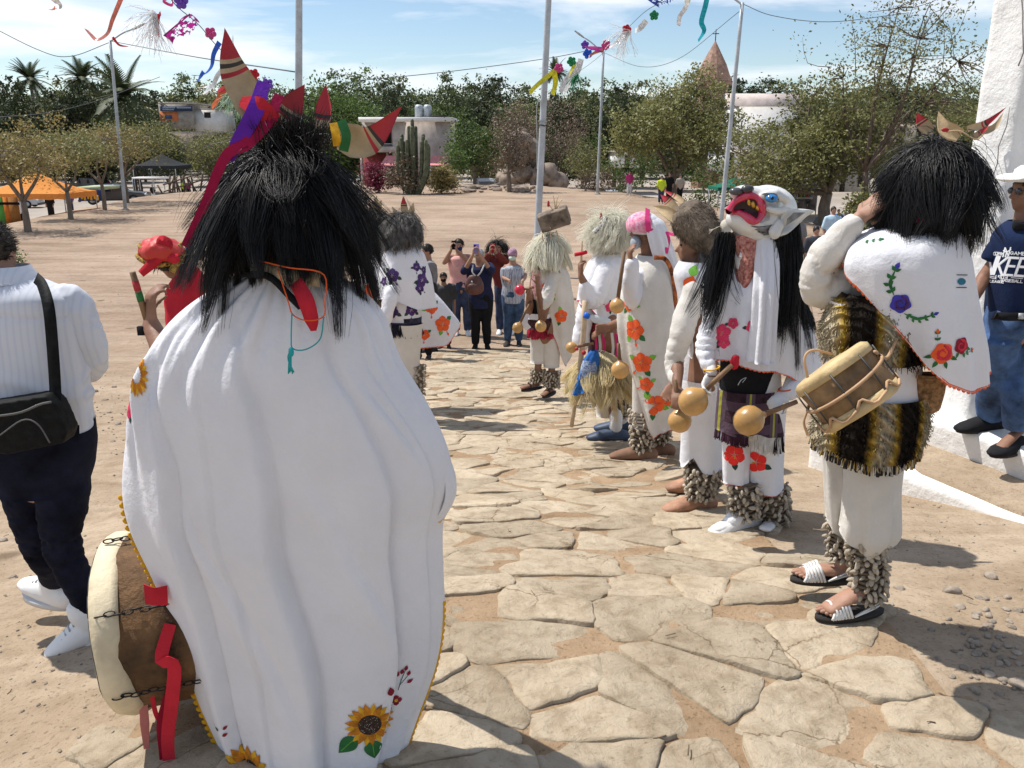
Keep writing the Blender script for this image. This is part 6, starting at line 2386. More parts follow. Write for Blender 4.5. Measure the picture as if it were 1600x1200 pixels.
	part('mouth',(VV+off,Fm),mat('dark_mouth',(.035,.012,.012),rough=.4,var=.3),mk)
	lipm=mat('glossy_red_lip',(.55,.02,.075),rough=.14,var=.1,spec=.6,coat=.6)
	rr=4.6*k*(1+.45*np.sin(np.linspace(0,2*math.pi,nL+1)*2+2.2)**2)
	part('lips',tube(np.vstack([loop,loop[:1]])+off*.8,list(rr),12,False),lipm,mk)
	gold=mat('gold_tooth',(.62,.38,.08),rough=.18,var=.15,metal=.6)
	for i,(x,y,h)in enumerate([(1151,316,5),(1157,314,5.5),(1163,313.5,6),(1170,316,8),(1177,320,6),(1184,325,4.5),(1147,321,4)]):
		c=np.array(p(x,y,0))
		d=Vector(ray(x,y)).normalized()
		h_=dc.bv.ray_cast(Vector((0,0,CZ)),d)
		c=np.array(h_[0])-np.array(d)*.013 if h_[0]is not None else c
		part('tooth',ellipsoid(c,(3.6*k,4*k,h*k),10,8,basis((-.3,-.1,1))),gold,mk)
	base0,base1,tipp=p(1224,324,-.13),p(1208,370,-.14),p(1273,329,-.10)
	for nm,w in(('ear',1),):
		V=[]
		nu,nv=14,16
		for i in range(nu):
			s=i/(nu-1)
			a=base0*(1-s)+base1*s
			a=a+(p(1226,350,-.15)-p(1224,347,-.13))*math.sin(math.pi*s)
			for j in range(nv):
				f=j/(nv-1)
				q=a*(1-f)+tipp*f
				cup=math.sin(math.pi*s)*(1-f)*.8
				q=q+V3(0,1,0)*cup*.035+V3(.2,0,-1)*(.022*math.sin(math.pi*min(1,f*1.3))*s)+V3(0,-.012,0)*math.sin(2*math.pi*s)*(1-f)
				q=q+V3(0,-1,0)*.008*math.sin(9*f+5*s)*(1-f)
				V.append(q)
		V=np.array(V)
		F=grid_faces(nu,nv)
		N=vnormals(V,F)
		kk=len(V)
		V2=np.vstack([V+N*.005,V-N*.005])
		F2=[f for f in F]+[tuple(i+kk for i in f[::-1])for f in F]
		for i in range(nu-1):
			F2.append((i*nv,(i+1)*nv,kk+(i+1)*nv,kk+i*nv))
			F2.append((i*nv+nv-1,kk+i*nv+nv-1,kk+(i+1)*nv+nv-1,(i+1)*nv+nv-1))
		for j in range(nv-1):
			F2.append((j,kk+j,kk+j+1,j+1))
			o=(nu-1)*nv
			F2.append((o+j,o+j+1,kk+o+j+1,kk+o+j))
		ear=part('ear',(V2,F2),skin,mk)
		part('ear_hollow',wrinkle((np.array([p(1258,332,-.142),p(1246,341,-.15),p(1228,353,-.165),p(1230,342,-.168),p(1240,332,-.155)]),[(0,4,3,2,1)]),0,1,1),grey,ear,smooth=False)
	part('ear_lobe',remeshed([ellipsoid(p(1211,362,-.14),(10*k,8*k,12*k),12,8),ellipsoid(p(1217,352,-.14),(8*k,7*k,10*k),12,8)],.006,4),skin,mk)
	rg=np.random.default_rng(4)
	n=4200
	r0=np.array([p(x,y,z)for x,y,z in zip(rg.uniform(1204,1250,n),rg.uniform(345,385,n),rg.uniform(-.11,.10,n))])
	dirs=rg.normal(size=(n,3))*[.10,.12,.1]+[.05,-.12,-1]
	part('mask_hair',strands(r0,dirs,.46*rg.uniform(.6,1.05,n)*np.where(rg.random(n)<.10,1.45,1),.0016,8,.5,(.0,-.02,0),.035,41,[(A(1182,530,.02),np.array([.28,.185,.26]))],clump=30,cpull=.8),M_BLACKHAIR,mk,kind='stuff')
	n=900
	r0=np.array([p(x,y,z)for x,y,z in zip(rg.uniform(1118,1150,n),rg.uniform(362,385,n),rg.uniform(-.06,.06,n))])
	dirs=rg.normal(size=(n,3))*[.12,.2,.1]+[-.22,-.1,-1]
	part('front_lock',strands(r0,dirs,.46*rg.uniform(.5,1.1,n),.0019,8,.5,(.03,-.05,0),.05,42,[(A(1180,530,.02),np.array([.24,.185,.25]))],clump=30,cpull=.8),M_BLACKHAIR,mk,kind='stuff')
	ban=mat('printed_red_bandana',(.60,.30,.24),rough=.9,var=.28,scale=70,bump=.3,col2=(.26,.055,.045),detail=2)
	g=Gar([(366,1146,1190,-.02,.07),(385,1147,1187,-.03,.075),(392,1150,1185,-.03,.08),(420,1152,1182,-.045,.06),(445,1152,1174,-.06,.035),(468,1156,1168,-.07,.015)],Y,150,390,n=30,m=24,folds=[(.006,4,1,1,.8,.5)],noise=.004)
	part('bandana',g.thick(.003),ban,t)
	g=Gar([(368,1178,1214,-.06,.05),(410,1178,1216,-.09,.07),(450,1176,1214,-.12,.08),(500,1174,1210,-.13,.08),(562,1166,1206,-.14,.085)],Y,180,372,n=40,m=30,folds=[(.012,9,1,.6,.8,.4)],noise=.004)
	part('white_scarf',g.thick(.003),CLOTH_W,t)
	rows=[(408,1150,1200,.02,.07),(425,1132,1228,.02,.10),(450,1116,1246,.01,.13),(500,1104,1262,0,.15),(550,1098,1274,0,.16),(612,1094,1282,0,.165)]
	hem=[(180,545),(210,552),(235,556),(255,564),(270,566),(290,574),(310,596),(330,608),(350,606),(0,604),(45,600),(90,580),(135,560)]
	g=Gar(rows,Y,hem=hem,n=130,m=46,folds=[(.016,7,.6,.8,.8,1.0),(.008,15,.7,.5,.9,1.2)],noise=.006,seed=51)
	VF=g.thick(.004)
	part('poncho',VF,CLOTH_W,t)
	E=np.vstack([g.edge('bottom'),g.edge('bottom')[:1]])
	scallops(E[int(130*.47):],.0045,.02,.008,M_ORANGE,t)
	dd=Decal(VF)
	for(x,y,s,sd)in((1128,520,14,1),(1146,505,9,2),(1177,511,11,3),(1183,552,8,4),(1131,535,10,5)):
		dd.put(fl_hibiscus(0,seed=sd,leaves=1,bud=False),x,y,s,PAL_RED,t,sd)
	dd.put(fl_sprig([(0,0),(.5,1)],2,.5,False),1173,533,9,[F_DGRN]*3,t)
	for P,r in(([A(1128,478,-.02),A(1108,520,-.05),A(1100,552,-.09),A(1112,582,-.16)],[.056,.054,.046,.032]),([A(1228,480,-.02),A(1250,540,-.05),A(1252,590,-.09),A(1228,615,-.14)],[.066,.072,.06,.04])):
		VF=wrinkle(remeshed([capsule(spline(P,12),list(np.interp(np.linspace(0,1,12),np.linspace(0,1,4),r)),12)],.012,4),.022,12,5)
		part('sleeve',VF,CLOTH_W,t)
	for k_,px,py in(('R',1110,572),('L',1222,606)):
		w=F_.J['wr'+k_]
		part('cuff_thread',tube([w+V3(.034*math.cos(a),.03*math.sin(a),.014+.008*math.cos(a))for a in np.linspace(0,6.3,18)],.004,5),M_ORANGE if k_=='L' else F_YEL,t)
		part('wrist_cord',tube([w+V3(.036*math.cos(a),.032*math.sin(a),-.006+.01*math.sin(a))for a in np.linspace(0,6.3,18)],.0035,5),M_WOOD,t)
	part('red_tassel',wrinkle(ellipsoid(A(1148,566,-.17),(.022,.015,.035),12,10),.004,60,2),M_RED,t)
	g=Gar([(545,1128,1215),(580,1126,1214),(622,1124,1212)],Y-.01,b=.72,n=40,m=12,noise=.003)
	part('waistband',g.thick(.004),M_BLACK,t)
	part('safety_pin',tube(spline([A(1153,602,-.17),A(1158,594,-.17),A(1166,590,-.17),A(1160,598,-.17)],10),.0018,5),M_METAL,t)
	pl=plaid_mat()
	g=Gar([(606,1122,1214),(640,1120,1218),(672,1118,1224)],Y-.015,b=.76,n=60,m=14,noise=.004,folds=[(.006,8,0,.4,.8,.6)],hem=[(180,668),(250,672),(272,664),(290,672),(0,676),(90,670)])
	s_=part('plaid_cloth',g.thick(.005),pl,t)
	E=g.edge('bottom')
	n=len(E)
	fringe(E[int(n*.48):int(n*.74)],.05,cloth('fringe_purple',(.05,.02,.035),var=.3),s_,90,.0035,3)
	fringe(E[int(n*.74):int(n*.90)],.085,cloth('fringe_white',(.6,.58,.56),var=.2),s_,70,.0035,4)
	fringe(E[int(n*.86):],.08,cloth('fringe_black',(.02,.016,.018),var=.3),s_,110,.0035,5)
	fringe(E[int(n*.90):int(n*.96)],.05,cloth('fringe_olive',(.3,.28,.06),var=.3),s_,20,.0035,5)
	fl=(([(640,1126,1172),(690,1130,1170),(730,1131,1168),(752,1130,1167)],-.03,1147,711),([(640,1164,1226),(700,1167,1224),(740,1170,1222),(766,1170,1222)],-.01,1181,722))
	for rows,dy,fx,fy in fl:
		g=Gar(rows,Y+dy,b=.85,n=44,m=24,folds=[(.006,5,.4,1.5,.8,1.0)],noise=.005,seed=int(rows[0][1]))
		VF=g.thick(.004)
		part('trouser_leg',VF,CLOTH_W,t)
		scallops(np.vstack([g.edge('bottom'),g.edge('bottom')[:1]]),.004,.02,.007,M_ORANGE,t)
		Decal(VF).put(fl_hibiscus(0,seed=int(fx),leaves=2,bud=False,leaf=1),fx,fy,17,[F_RED2,F_DGRN,F_DGRN,F_YEL,F_OR],t,1.0)
	rattle(t,A(1163,752,-.03),A(1162,808,-.02),.078,.072,120,.017,21)
	rattle(t,A(1208,758,.02),A(1210,816,.03),.080,.075,130,.017,22)
	sock=cloth('white_sock',(.75,.75,.76),var=.03)
	an=F_.J['anR']
	part('sock',capsule([an+[0,0,.06],an,an*.6+F_.J['toR']*.4],[.05,.05,.045],12),sock,t)
	wl=mat('white_leather',(.72,.71,.68),var=.05,rough=.5)
	F_.shoes(wl,names='R',sc=1.15)
	F_.shoes(wl,names='L',sc=1.1)
	hold='round gourd rattle '
	gourd(1170,657,Y-.26,24,V3(.75,.15,.25),hold+'in the ghoul dancer\'s white glove, in front of the plaid cloth')
	gourd(1083,627,Y-.22,23,V3(.65,.1,.62),hold+'in the ghoul dancer\'s lowered glove, upper of two touching')
F_RED2=mat('embroidery_scarlet',(.78,.03,.025),rough=.8,var=.12,scale=14)
def plaid_mat():
	m=mat('plaid_wool',(.045,.022,.034),var=.3,scale=20,rough=.95,bump=.4)
	nd,lk=m.node_tree.nodes,m.node_tree.links
	bs=[x for x in nd if x.type=='BSDF_PRINCIPLED'][0]
	src=bs.inputs['Base Color'].links[0].from_socket
	tcn=nd.new('ShaderNodeTexCoord')
	for dr,sc,col,th in(('Z',3.0,(.085,.05,.075,1),.6),('X',2.6,(.10,.065,.09,1),.75),('X',2.6,(.33,.33,.05,1),.985)):
		w=nd.new('ShaderNodeTexWave')
		w.bands_direction=dr
		w.inputs['Scale'].default_value=sc
		w.inputs['Phase Offset'].default_value=1.0
		lk.new(tcn.outputs['Object'],w.inputs['Vector'])
		gt=nd.new('ShaderNodeMath')
		gt.operation='GREATER_THAN'
		gt.inputs[1].default_value=th
		lk.new(w.outputs['Fac'],gt.inputs[0])
		x=nd.new('ShaderNodeMixRGB')
		lk.new(gt.outputs[0],x.inputs['Fac'])
		lk.new(src,x.inputs['Color1'])
		x.inputs['Color2'].default_value=col
		src=x.outputs['Color']
	lk.new(src,bs.inputs['Base Color'])
	return m
ghoul_dancer()
def hide_mask(parent,quad,Y,depth,m,seed,name='hide_mask'):
	rg=np.random.default_rng(seed)
	TL,TR,BR,BL=[at(px,py,Y)for px,py in quad]
	P=[]
	n=5
	for i in range(n):
		f=i/(n-1)
		a,b=TL*(1-f)+BL*f,TR*(1-f)+BR*f
		c=(a+b)/2
		P.append((c,np.linalg.norm(b-a)/2,unit(b-a)))
	pts=[p[0]for p in P]
	VF=remeshed([capsule(pts,[(max(p[1]-.02,.02),depth*(.85 if i in(0,n-1)else 1))for i,p in enumerate(P)],16,ref=P[0][2])],.012,2)
	VF=wrinkle(VF,.006,14,seed)
	o=part(name,VF,m,parent)
	V,F=VF
	N=vnormals(V,F)
	idx=rg.choice(len(V),2600)
	ax=unit(pts[-1]-pts[0])
	d=N[idx]*.5+ax*.9+rg.normal(size=(2600,3))*.25
	part('short_fur',strands(V[idx],d,.022,.0016,3,.1,(0,0,0),.1,seed),m,o,kind='stuff')
	return o
M_HIDE=mat('grey_brown_hide',(.20,.155,.115),rough=.85,var=.3,scale=12,bump=.6,bscale=40)
def hide_head_dancer():
	Y=4.62
	F_=Fig('person','dancer in a blunt grey hide mask and orange-flowered white cape, left of the ghoul',(1070,792),4.15,-75,1.54)
	F_.Y=Y=4.2
	t=F_.t
	A=lambda px,py,dy=0:at(px,py,Y+dy)
	F_.set(head=(1085,385,.05),neck=(1085,420,.05),chest=(1098,490,.05),pel=(1104,600,0),shL=(1086,455,-.04),shR=(1102,450,.14),elL=(1058,560,-.1),wrL=(1058,604,-.25),elR=(1070,560,.2),wrR=(1050,600,.1),hiL=(1098,620,-.02),hiR=(1112,620,.12),knL=(1096,700,-.02),knR=(1114,700,.14),anL=(1094,775,-.04),anR=(1096,745,.35),toL=(1050,790,-.08),toR=(1062,755,.33))
	F_.leg=.72
	F_.body(SKIN_BROWN,.01)
	rows=[(408,1062,1118),(425,1052,1128),(460,1060,1136),(500,1068,1140),(560,1074,1142),(620,1075,1140)]
	g=Gar(rows,Y,b=.85,hem=[(180,545),(225,560),(270,600),(300,660),(330,680),(0,660),(90,600),(135,560)],n=80,m=36,folds=[(.012,7,0,.6,.8,1)],noise=.006,seed=61)
	VF=g.thick(.004)
	part('cape',VF,CLOTH_W,t)
	dc=Decal(VF)
	dc.put([(petal(math.radians(70),1.0,.42,(0,0),1.0),0,1),(petal(math.radians(75),.7,.3,(.25,.9),.8),2,0)],1073,455,26,PAL_OR,t)
	dc.put(fl_hibiscus(0,seed=4,leaves=2,bud=False),1102,575,10,PAL_OR,t)
	g=Gar([(500,1074,1138),(560,1068,1140),(604,1064,1138)],Y+.02,b=.85,n=40,m=12,noise=.008,folds=[(.006,6,0,1,.8,.8)])
	part('shirt',g.thick(.004),CLOTH_W,t)
	P=[A(1085,450,-.06),A(1066,520,-.1),A(1052,570,-.12),A(1056,592,-.2)]
	VF=wrinkle(remeshed([capsule(spline(P,12),list(np.interp(np.linspace(0,1,12),[0,.4,.75,1],[.066,.06,.05,.04])),12)],.012,4),.022,12,7)
	part('sleeve',VF,CLOTH_CR,t)
	for rows,dy in(([(590,1064,1134),(640,1062,1132),(690,1064,1130),(716,1062,1128)],-.02),([(600,1090,1136),(700,1096,1134),(716,1098,1132)],.14)):
		g=Gar(rows,Y+dy,b=1.0,n=44,m=22,folds=[(.008,5,.4,1.5,.8,1.0)],noise=.006,seed=int(rows[0][1]),hem=[(0,722),(180,728),(215,722),(235,704),(265,728),(300,728),(90,720)])
		VF=g.thick(.004)
		part('trouser_leg',VF,CLOTH_W,t)
	Decal(VF).put(fl_hibiscus(0,seed=9,leaves=2,bud=False),1113,672,15,PAL_OR,t)
	rattle(t,A(1096,728,-.06),A(1094,778,-.05),.085,.072,150,.0165,31)
	rattle(t,A(1112,712,.2),A(1108,762,.25),.075,.07,60,.0165,32)
	F_.shoes(M_LEATHER,M_LEATHER,1.15)
	m=hide_mask(t,[(1042,350),(1124,340),(1140,374),(1090,404)],Y+.02,.125,M_HIDE,5)
	rg=np.random.default_rng(5)
	n=500
	r0=np.array([at(x,y,Y-.05)for x,y in zip(rg.uniform(1095,1130,n),rg.uniform(385,400,n))])
	part('beard_hair',strands(r0,rg.normal(size=(n,3))*.3+[.2,-.4,-1],.10,.0018,5,.5,(0,0,0),.1,6),M_GREYHAIR,m,kind='stuff')
	horn(m,A(1060,345),A(1020,322,.1),V3(0,0,.01),.03,split=.98,stripes=False)
	horn(m,A(1058,335,.08),A(1032,304,.15),V3(0,0,.01),.028,split=.5)
	horn(m,A(1075,322,.1),A(1036,297,.25),V3(0,0,.008),.016,split=.5)
	part('whisker',join([tube(spline([A(1128,352,-.05),A(1115,358,-.12),A(1108,361+k,-.16)],7),.0012,4)for k in(0,4,-3)]),M_CREAMHAIR,m)
	part('snout_tip',wrinkle(ellipsoid(A(1134,355,-.05),(.03,.03,.04),10,8),.006,30,3),mat('pale_hide',(.55,.5,.42),var=.15),m)
	gourd(1062,658,Y-.3,18.5,V3(-.15,.1,1),'round gourd rattle hanging below the hide masked dancer\'s hand, lower of two touching',hl=.15)
hide_head_dancer()
def bandana_dancer():
	Y=5.5
	F_=Fig('person','dancer in a long white cape with orange flowers and pink bandana over white scarf',(1010,712),Y,-70,1.64)
	t=F_.t
	A=lambda px,py,dy=0:at(px,py,Y+dy)
	F_.set(head=(1008,362,0),neck=(1018,400,0),chest=(1020,460,0),pel=(1016,560,0),shL=(1014,432,-.09),shR=(1022,432,.09),elL=(984,474,-.14),wrL=(986,412,-.2),elR=(985,500,.1),wrR=(950,510,.0),hiL=(1010,570,-.08),hiR=(1022,570,.08),knL=(1005,640,-.06),knR=(1028,640,.08),anL=(1004,696,-.05),anR=(1032,690,.1),toL=(968,711,-.05),toR=(1010,702,.12))
	F_.J['hdL'],F_.J['hnL']=unit(V3(-.15,0,1)),V3(1,.2,.2)
	F_.curl['L']=.7
	F_.leg=.72
	F_.body(SKIN_BROWN,.01)
	part('sleeve',wrinkle(remeshed([capsule(ppts([(1006,432,-.1),(986,470,-.15),(985,436,-.18),(987,415,-.2)],Y),[.075,.07,.06,.052],12)],.013,3),.018,12,8),CLOTH_W,t)
	rows=[(398,998,1038,0,.10),(410,988,1046,0,.16),(430,979,1051,0,.19),(470,968,1055,0,.21),(510,966,1058,0,.22),(560,972,1060,0,.22),(610,984,1060,0,.22),(670,990,1060,0,.21)]
	hem=[(180,520),(195,560),(210,590),(225,622),(240,652),(252,668),(270,662),(300,656),(330,650),(0,648),(45,640),(90,600),(135,540)]
	g=Gar(rows,Y,hem=hem,n=110,m=46,folds=[(.014,6,0,.7,.8,1),(.007,13,1,.4,.8,1.2)],noise=.005,seed=71)
	VF=g.thick(.004)
	part('cape',VF,CLOTH_CR,t)
	E=np.vstack([g.edge('bottom'),g.edge('bottom')[:1]])
	scallops(E[52:],.0045,.022,.008,M_ORANGE,t)
	dc=Decal(VF)
	for x,y,s,sd in((991,515,17,1),(1002,567,17,2),(1009,601,12,3),(1022,633,17,4),(984,473,14,5),(1043,625,10,6)):
		dc.put(fl_hibiscus(0,seed=sd),x,y,s,PAL_OR,t,sd*.7)
	g=Gar([(338,996,1022,0,.06),(346,986,1036,0,.095),(362,986,1042,.0,.115),(385,990,1050,.01,.12),(410,998,1058,.03,.13),(440,1030,1072,.06,.12)],Y,255,460,n=50,m=24,folds=[(.008,14,0,.3,.8,.5)],noise=.004)
	part('white_headscarf',g.thick(.004),CLOTH_W,t)
	V,Fq=ellipsoid(A(1008,352,0),(.098,.105,.085),24,14)
	part('scarf_crown',(V,[f for f in Fq if all(V[i][2]>A(1008,366)[2]for i in f)]),CLOTH_W,t)
	pk=mat('pink_paisley',(.62,.10,.25),rough=.9,var=.2,scale=50,col2=(.72,.50,.55))
	V,Fq=ellipsoid(A(1003,352,-.005),(.105,.112,.088),24,14)
	b=part('pink_bandana',(V,[f for f in Fq if all((V[i][2]>A(1008,364)[2])and V[i][0]<A(1016,350)[0]for i in f)]),pk,t)
	hot=cloth('hot_pink',(.70,.06,.22))
	ribbon(ppts([(1012,326,-.02),(1012,345,-.12),(1014,362,-.12)],Y),.035,hot,b,'bandana_knot',normal=V3(.2,-1,.1))
	ribbon(ppts([(1014,360,-.12),(1028,364,-.1),(1042,372,-.08),(1040,396,-.1)],Y),[.03,.04,.045,.03],hot,b,'bandana_tail',normal=V3(.2,-1,.1))
	ribbon(ppts([(1036,362,-.08),(1050,366,-.05),(1056,365,-.05)],Y),.03,hot,b,'bandana_tail',normal=V3(.1,-.6,.8))
	part('face_mask',wrinkle(ellipsoid(A(993,379,-.03),(.035,.06,.045),12,8),.003,30,1),cloth('grey_mask',(.35,.38,.42)),t)
	part('strap',ribbon(ppts([(1022,402,-.2),(1038,404,-.19),(1048,420,-.16),(1054,450,-.14),(1056,485,-.12)],Y),.03,M_BLACK,None,normal=V3(.3,-1,.1)),mat('woven_orange_strap',(.40,.12,.04),var=.6,scale=30),t)
	for rows,dy in(([(560,990,1030),(640,988,1024),(668,988,1022)],-.05),([(560,1005,1050),(640,1010,1048),(662,1012,1048)],.08)):
		g=Gar(rows,Y+dy,b=.8,n=30,m=12,noise=.006)
		part('trouser_leg',g.thick(.004),CLOTH_CR,t)
	rattle(t,A(1004,640,-.05),A(1002,702,-.04),.085,.075,130,.0185,41)
	rattle(t,A(1032,652,.08),A(1032,690,.1),.08,.072,70,.018,42)
	F_.shoes(mat('brown_leather',(.27,.15,.095),var=.2),M_SOLE,1.1)
	gourd(964,478,Y-.25,12,V3(.1,0,1),'small gourd rattle held near the pink bandana dancer\'s chest',hl=.3)
	gourd(969,578,Y-.2,14,V3(-.1,0,1),'gourd rattle hanging at the pink bandana dancer\'s hip',hl=.12)
bandana_dancer()
def cream_wig_dancer():
	Y=6.2
	F_=Fig('person','dancer in a cream horsehair wig and white poncho carrying a blond hair mask and staff',(955,682),Y,-80,1.62)
	t=F_.t
	A=lambda px,py,dy=0:at(px,py,Y+dy)
	F_.set(head=(952,375,0),neck=(952,405,0),chest=(950,450,0),pel=(952,530,0),shL=(946,432,-.10),shR=(956,432,.10),elL=(925,470,-.25),wrL=(908,432,-.28),elR=(960,490,-.1),wrR=(948,515,-.28),hiL=(946,540,-.07),hiR=(960,540,.07),knL=(945,610,-.05),knR=(962,610,.08),anL=(962,668,-.12),anR=(972,655,.1),toL=(940,682,-.12),toR=(950,668,.12))
	F_.J['hdL'],F_.J['hnL']=unit(V3(-.1,0,1)),V3(.8,.4,0)
	F_.J['hdR'],F_.J['hnR']=unit(V3(-.8,-.2,-.2)),V3(.3,.2,-.8)
	F_.curl={'L':.8,'R':.7}
	F_.leg=.72
	F_.body(SKIN_BROWN,.011)
	g=Gar([(396,935,968,0,.10),(410,920,980,0,.16),(440,908,985,0,.18),(480,902,985,0,.19),(500,900,984,0,.19)],Y,hem=[(180,470),(225,474),(270,492),(315,495),(0,490),(90,480)],n=80,m=30,folds=[(.016,7,0,.7,.8,1)],noise=.006,seed=81)
	VF=g.thick(.004)
	part('poncho',VF,CLOTH_W,t)
	scallops(np.vstack([g.edge('bottom'),g.edge('bottom')[:1]]),.005,.025,.008,M_PINKB,t)
	dc=Decal(VF)
	rose=[F_MAR,F_DGRN,F_GRN,F_YEL,F_RED]
	dc.put(fl_rose(3,3),921,464,9,rose,t)
	dc.put(fl_hibiscus(0,seed=2,leaves=2),952,480,8,PAL_RED,t)
	P=[A(945,425,-.15),A(932,462,-.22),A(922,470,-.25),A(914,448,-.27)]
	part('sleeve',wrinkle(remeshed([capsule(spline(P,10),list(np.interp(np.linspace(0,1,10),[0,.5,1],[.075,.075,.055])),12)],.013,3),.02,12,8),CLOTH_W,t)
	P=[A(918,480,-.05),A(912,505,-.08),A(908,535,-.1)]
	part('lower_sleeve',wrinkle(remeshed([capsule(spline(P,8),[.07]*8,12)],.013,3),.02,12,9),CLOTH_W,t)
	g=Gar([(470,924,985),(500,922,986),(520,922,986)],Y-.01,b=.7,n=40,m=10,noise=.003)
	part('red_sash',g.thick(.005),mat('red_woven_sash',(.38,.03,.05),var=.5,scale=40),t)
	g=Gar([(510,922,988),(560,920,990),(600,926,990)],Y-.01,b=.7,n=40,m=16,noise=.006,folds=[(.012,8,0,.6,.8,.8)])
	part('dark_wrap',g.thick(.004),mat('dark_purple_weave',(.08,.025,.05),var=.6,scale=25,col2=(.03,.014,.022)),t)
	for i,px in enumerate((930,936,942,956,962)):
		ribbon(ppts([(px,520,-.26),(px+2,545,-.27),(px-1,572,-.27)],Y),.02,cloth('pink_ribbon',(.62,.04,.17))if i%2==0 else CLOTH_CR,t,'skirt_ribbon',normal=V3(0,-1,0))
	for rows,dy in(([(590,930,968),(650,932,962)],-.05),([(590,950,990),(645,952,986)],.08)):
		g=Gar(rows,Y+dy,b=.8,n=30,m=10,noise=.006)
		part('trouser_leg',g.thick(.004),CLOTH_CR,t)
	rattle(t,A(968,620,.0),A(968,652,.0),.085,.08,60,.019,51)
	sock=cloth('white_sock',(.75,.75,.76))
	for k in 'LR':
		an=F_.J['an'+k]
		part('sock',capsule([an+[0,0,.10],an],[.05,.05],10),sock,t)
	F_.shoes(mat('navy_clog',(.05,.075,.13),var=.15,rough=.5),None,1.2)
	hc=A(955,356,0)
	cap=wig(t,hc,(.115,.115,.10),3600,.22,M_CREAMHAIR,52,g=.5,wind=(-.25,-.1,0),rs=.0017,up=.35,low=-.4,clump=16,dirbias=(.1,0,0))
	part('patterned_band',ribbon(ppts([(946,340,-.1),(940,352,-.13),(928,363,-.14)],Y),.035,M_EYE,None,normal=V3(-.3,-1,.2)),mat('black_white_print',(.7,.68,.64),var=.1,scale=70,col2=(.03,.03,.03)),cap)
	part('red_feather',capsule([A(939,345,-.05),A(939,334,-.05)],[.012,.008],7),M_CARDRED,cap)
	fl=thing('flute_stick','thin stick wrapped with red thread in the cream wig dancer\'s raised hand','stick',A(908,415,-.28))
	part('stick',tube([A(909,376,-.28),A(908,420,-.28)],.008,7),M_PALEWOOD,fl)
	part('red_thread',tube(spline([A(898,398,-.29),A(909,396,-.30),A(916,394,-.28)],7),.014,7),M_RED,fl)
	st=thing('staff','pale wooden staff resting on the path before the blond hair mask','staff',A(893,668,-.35))
	part('shaft',tube(spline([A(914,470,-.33),A(910,540,-.34),A(902,600,-.35),A(893,667,-.35)],10),[.020,.020,.02,.019,.019,.018,.018,.017,.016,.015],9),M_PALEWOOD,st)
	cm=thing('hair_mask','blond horsehair mask dangling from the dancer\'s hand with a blue bandana tied on','mask',A(935,655,-.3))
	mc=A(938,575,-.30)
	V,Fq=ellipsoid(mc,(.10,.09,.13),18,12)
	b=part('face',(V,Fq),M_HIDE,cm)
	rg=np.random.default_rng(6)
	n=2600
	d=rg.normal(size=(n*2,3))
	d/=np.linalg.norm(d,axis=1)[:,None]
	d=d[(d[:,2]>-.5)][:n]
	roots=mc+d*[.10,.09,.13]*.98
	part('hair',strands(roots,d*[1,1,.3]+[0,0,-.4],.33*rg.uniform(.6,1.1,len(roots)),.0026,7,.7,(.02,0,0),.09,7,[(mc,np.array([.105,.095,.135]))],clump=45,cpull=.8),M_BLONDHAIR,b,kind='stuff')
	g=Gar([(548,924,934,-.12,.02),(560,914,936,-.13,.03),(590,904,934,-.14,.035),(617,894,930,-.14,.04)],Y-.3,n=40,m=16,folds=[(.012,7,0,.5,.8,.8)],noise=.004,hem=[(180,614),(230,617),(270,610),(310,618),(0,612),(90,612)])
	bl=part('blue_bandana',g.thick(.004),mat('blue_print_cloth',(.025,.17,.50),var=.3,scale=30,rough=.9,col2=(.02,.07,.26)),cm)
	g=Gar([(562,911,934,-.125,.035),(575,907,935,-.14,.04),(588,906,934,-.14,.04)],Y-.305,n=30,m=6,noise=.003)
	part('printed_panel',g.vf(),mat('paisley_print',(.45,.52,.62),var=.1,scale=90,col2=(.03,.07,.2)),bl)
	part('knot',join([ellipsoid(A(912,551,-.4),(.018,.018,.018),8,6),ellipsoid(A(901,545,-.4),(.014,.014,.014),8,6)]),M_CARDRED,bl)
	bt=thing('water_bottle','clear plastic water bottle with blue cap in the dancer\'s hand','bottle',A(945,505,-.33))
	u=unit(A(926,497,-.35)-A(950,505,-.33))
	M=basis(u)
	part('bottle',lathe([(.001,0),(.03,0),(.032,.02),(.030,.08),(.033,.11),(.015,.15),(.013,.165),(.001,.165)],16,M,A(952,505,-.33)),mat('clear_plastic',(.75,.8,.84),rough=.1,var=.02,transl=.5,spec=.6),bt)
	part('cap',lathe([(.001,.163),(.022,.163),(.022,.20),(.001,.20)],14,M,A(952,505,-.33)),mat('blue_plastic',(.01,.13,.62),rough=.3,var=.03),bt)
	gourd(893,543,Y-.35,9,V3(.75,0,.15),'small gourd rattle with red wrapped handle before the pale staff',hl=.12)
cream_wig_dancer()
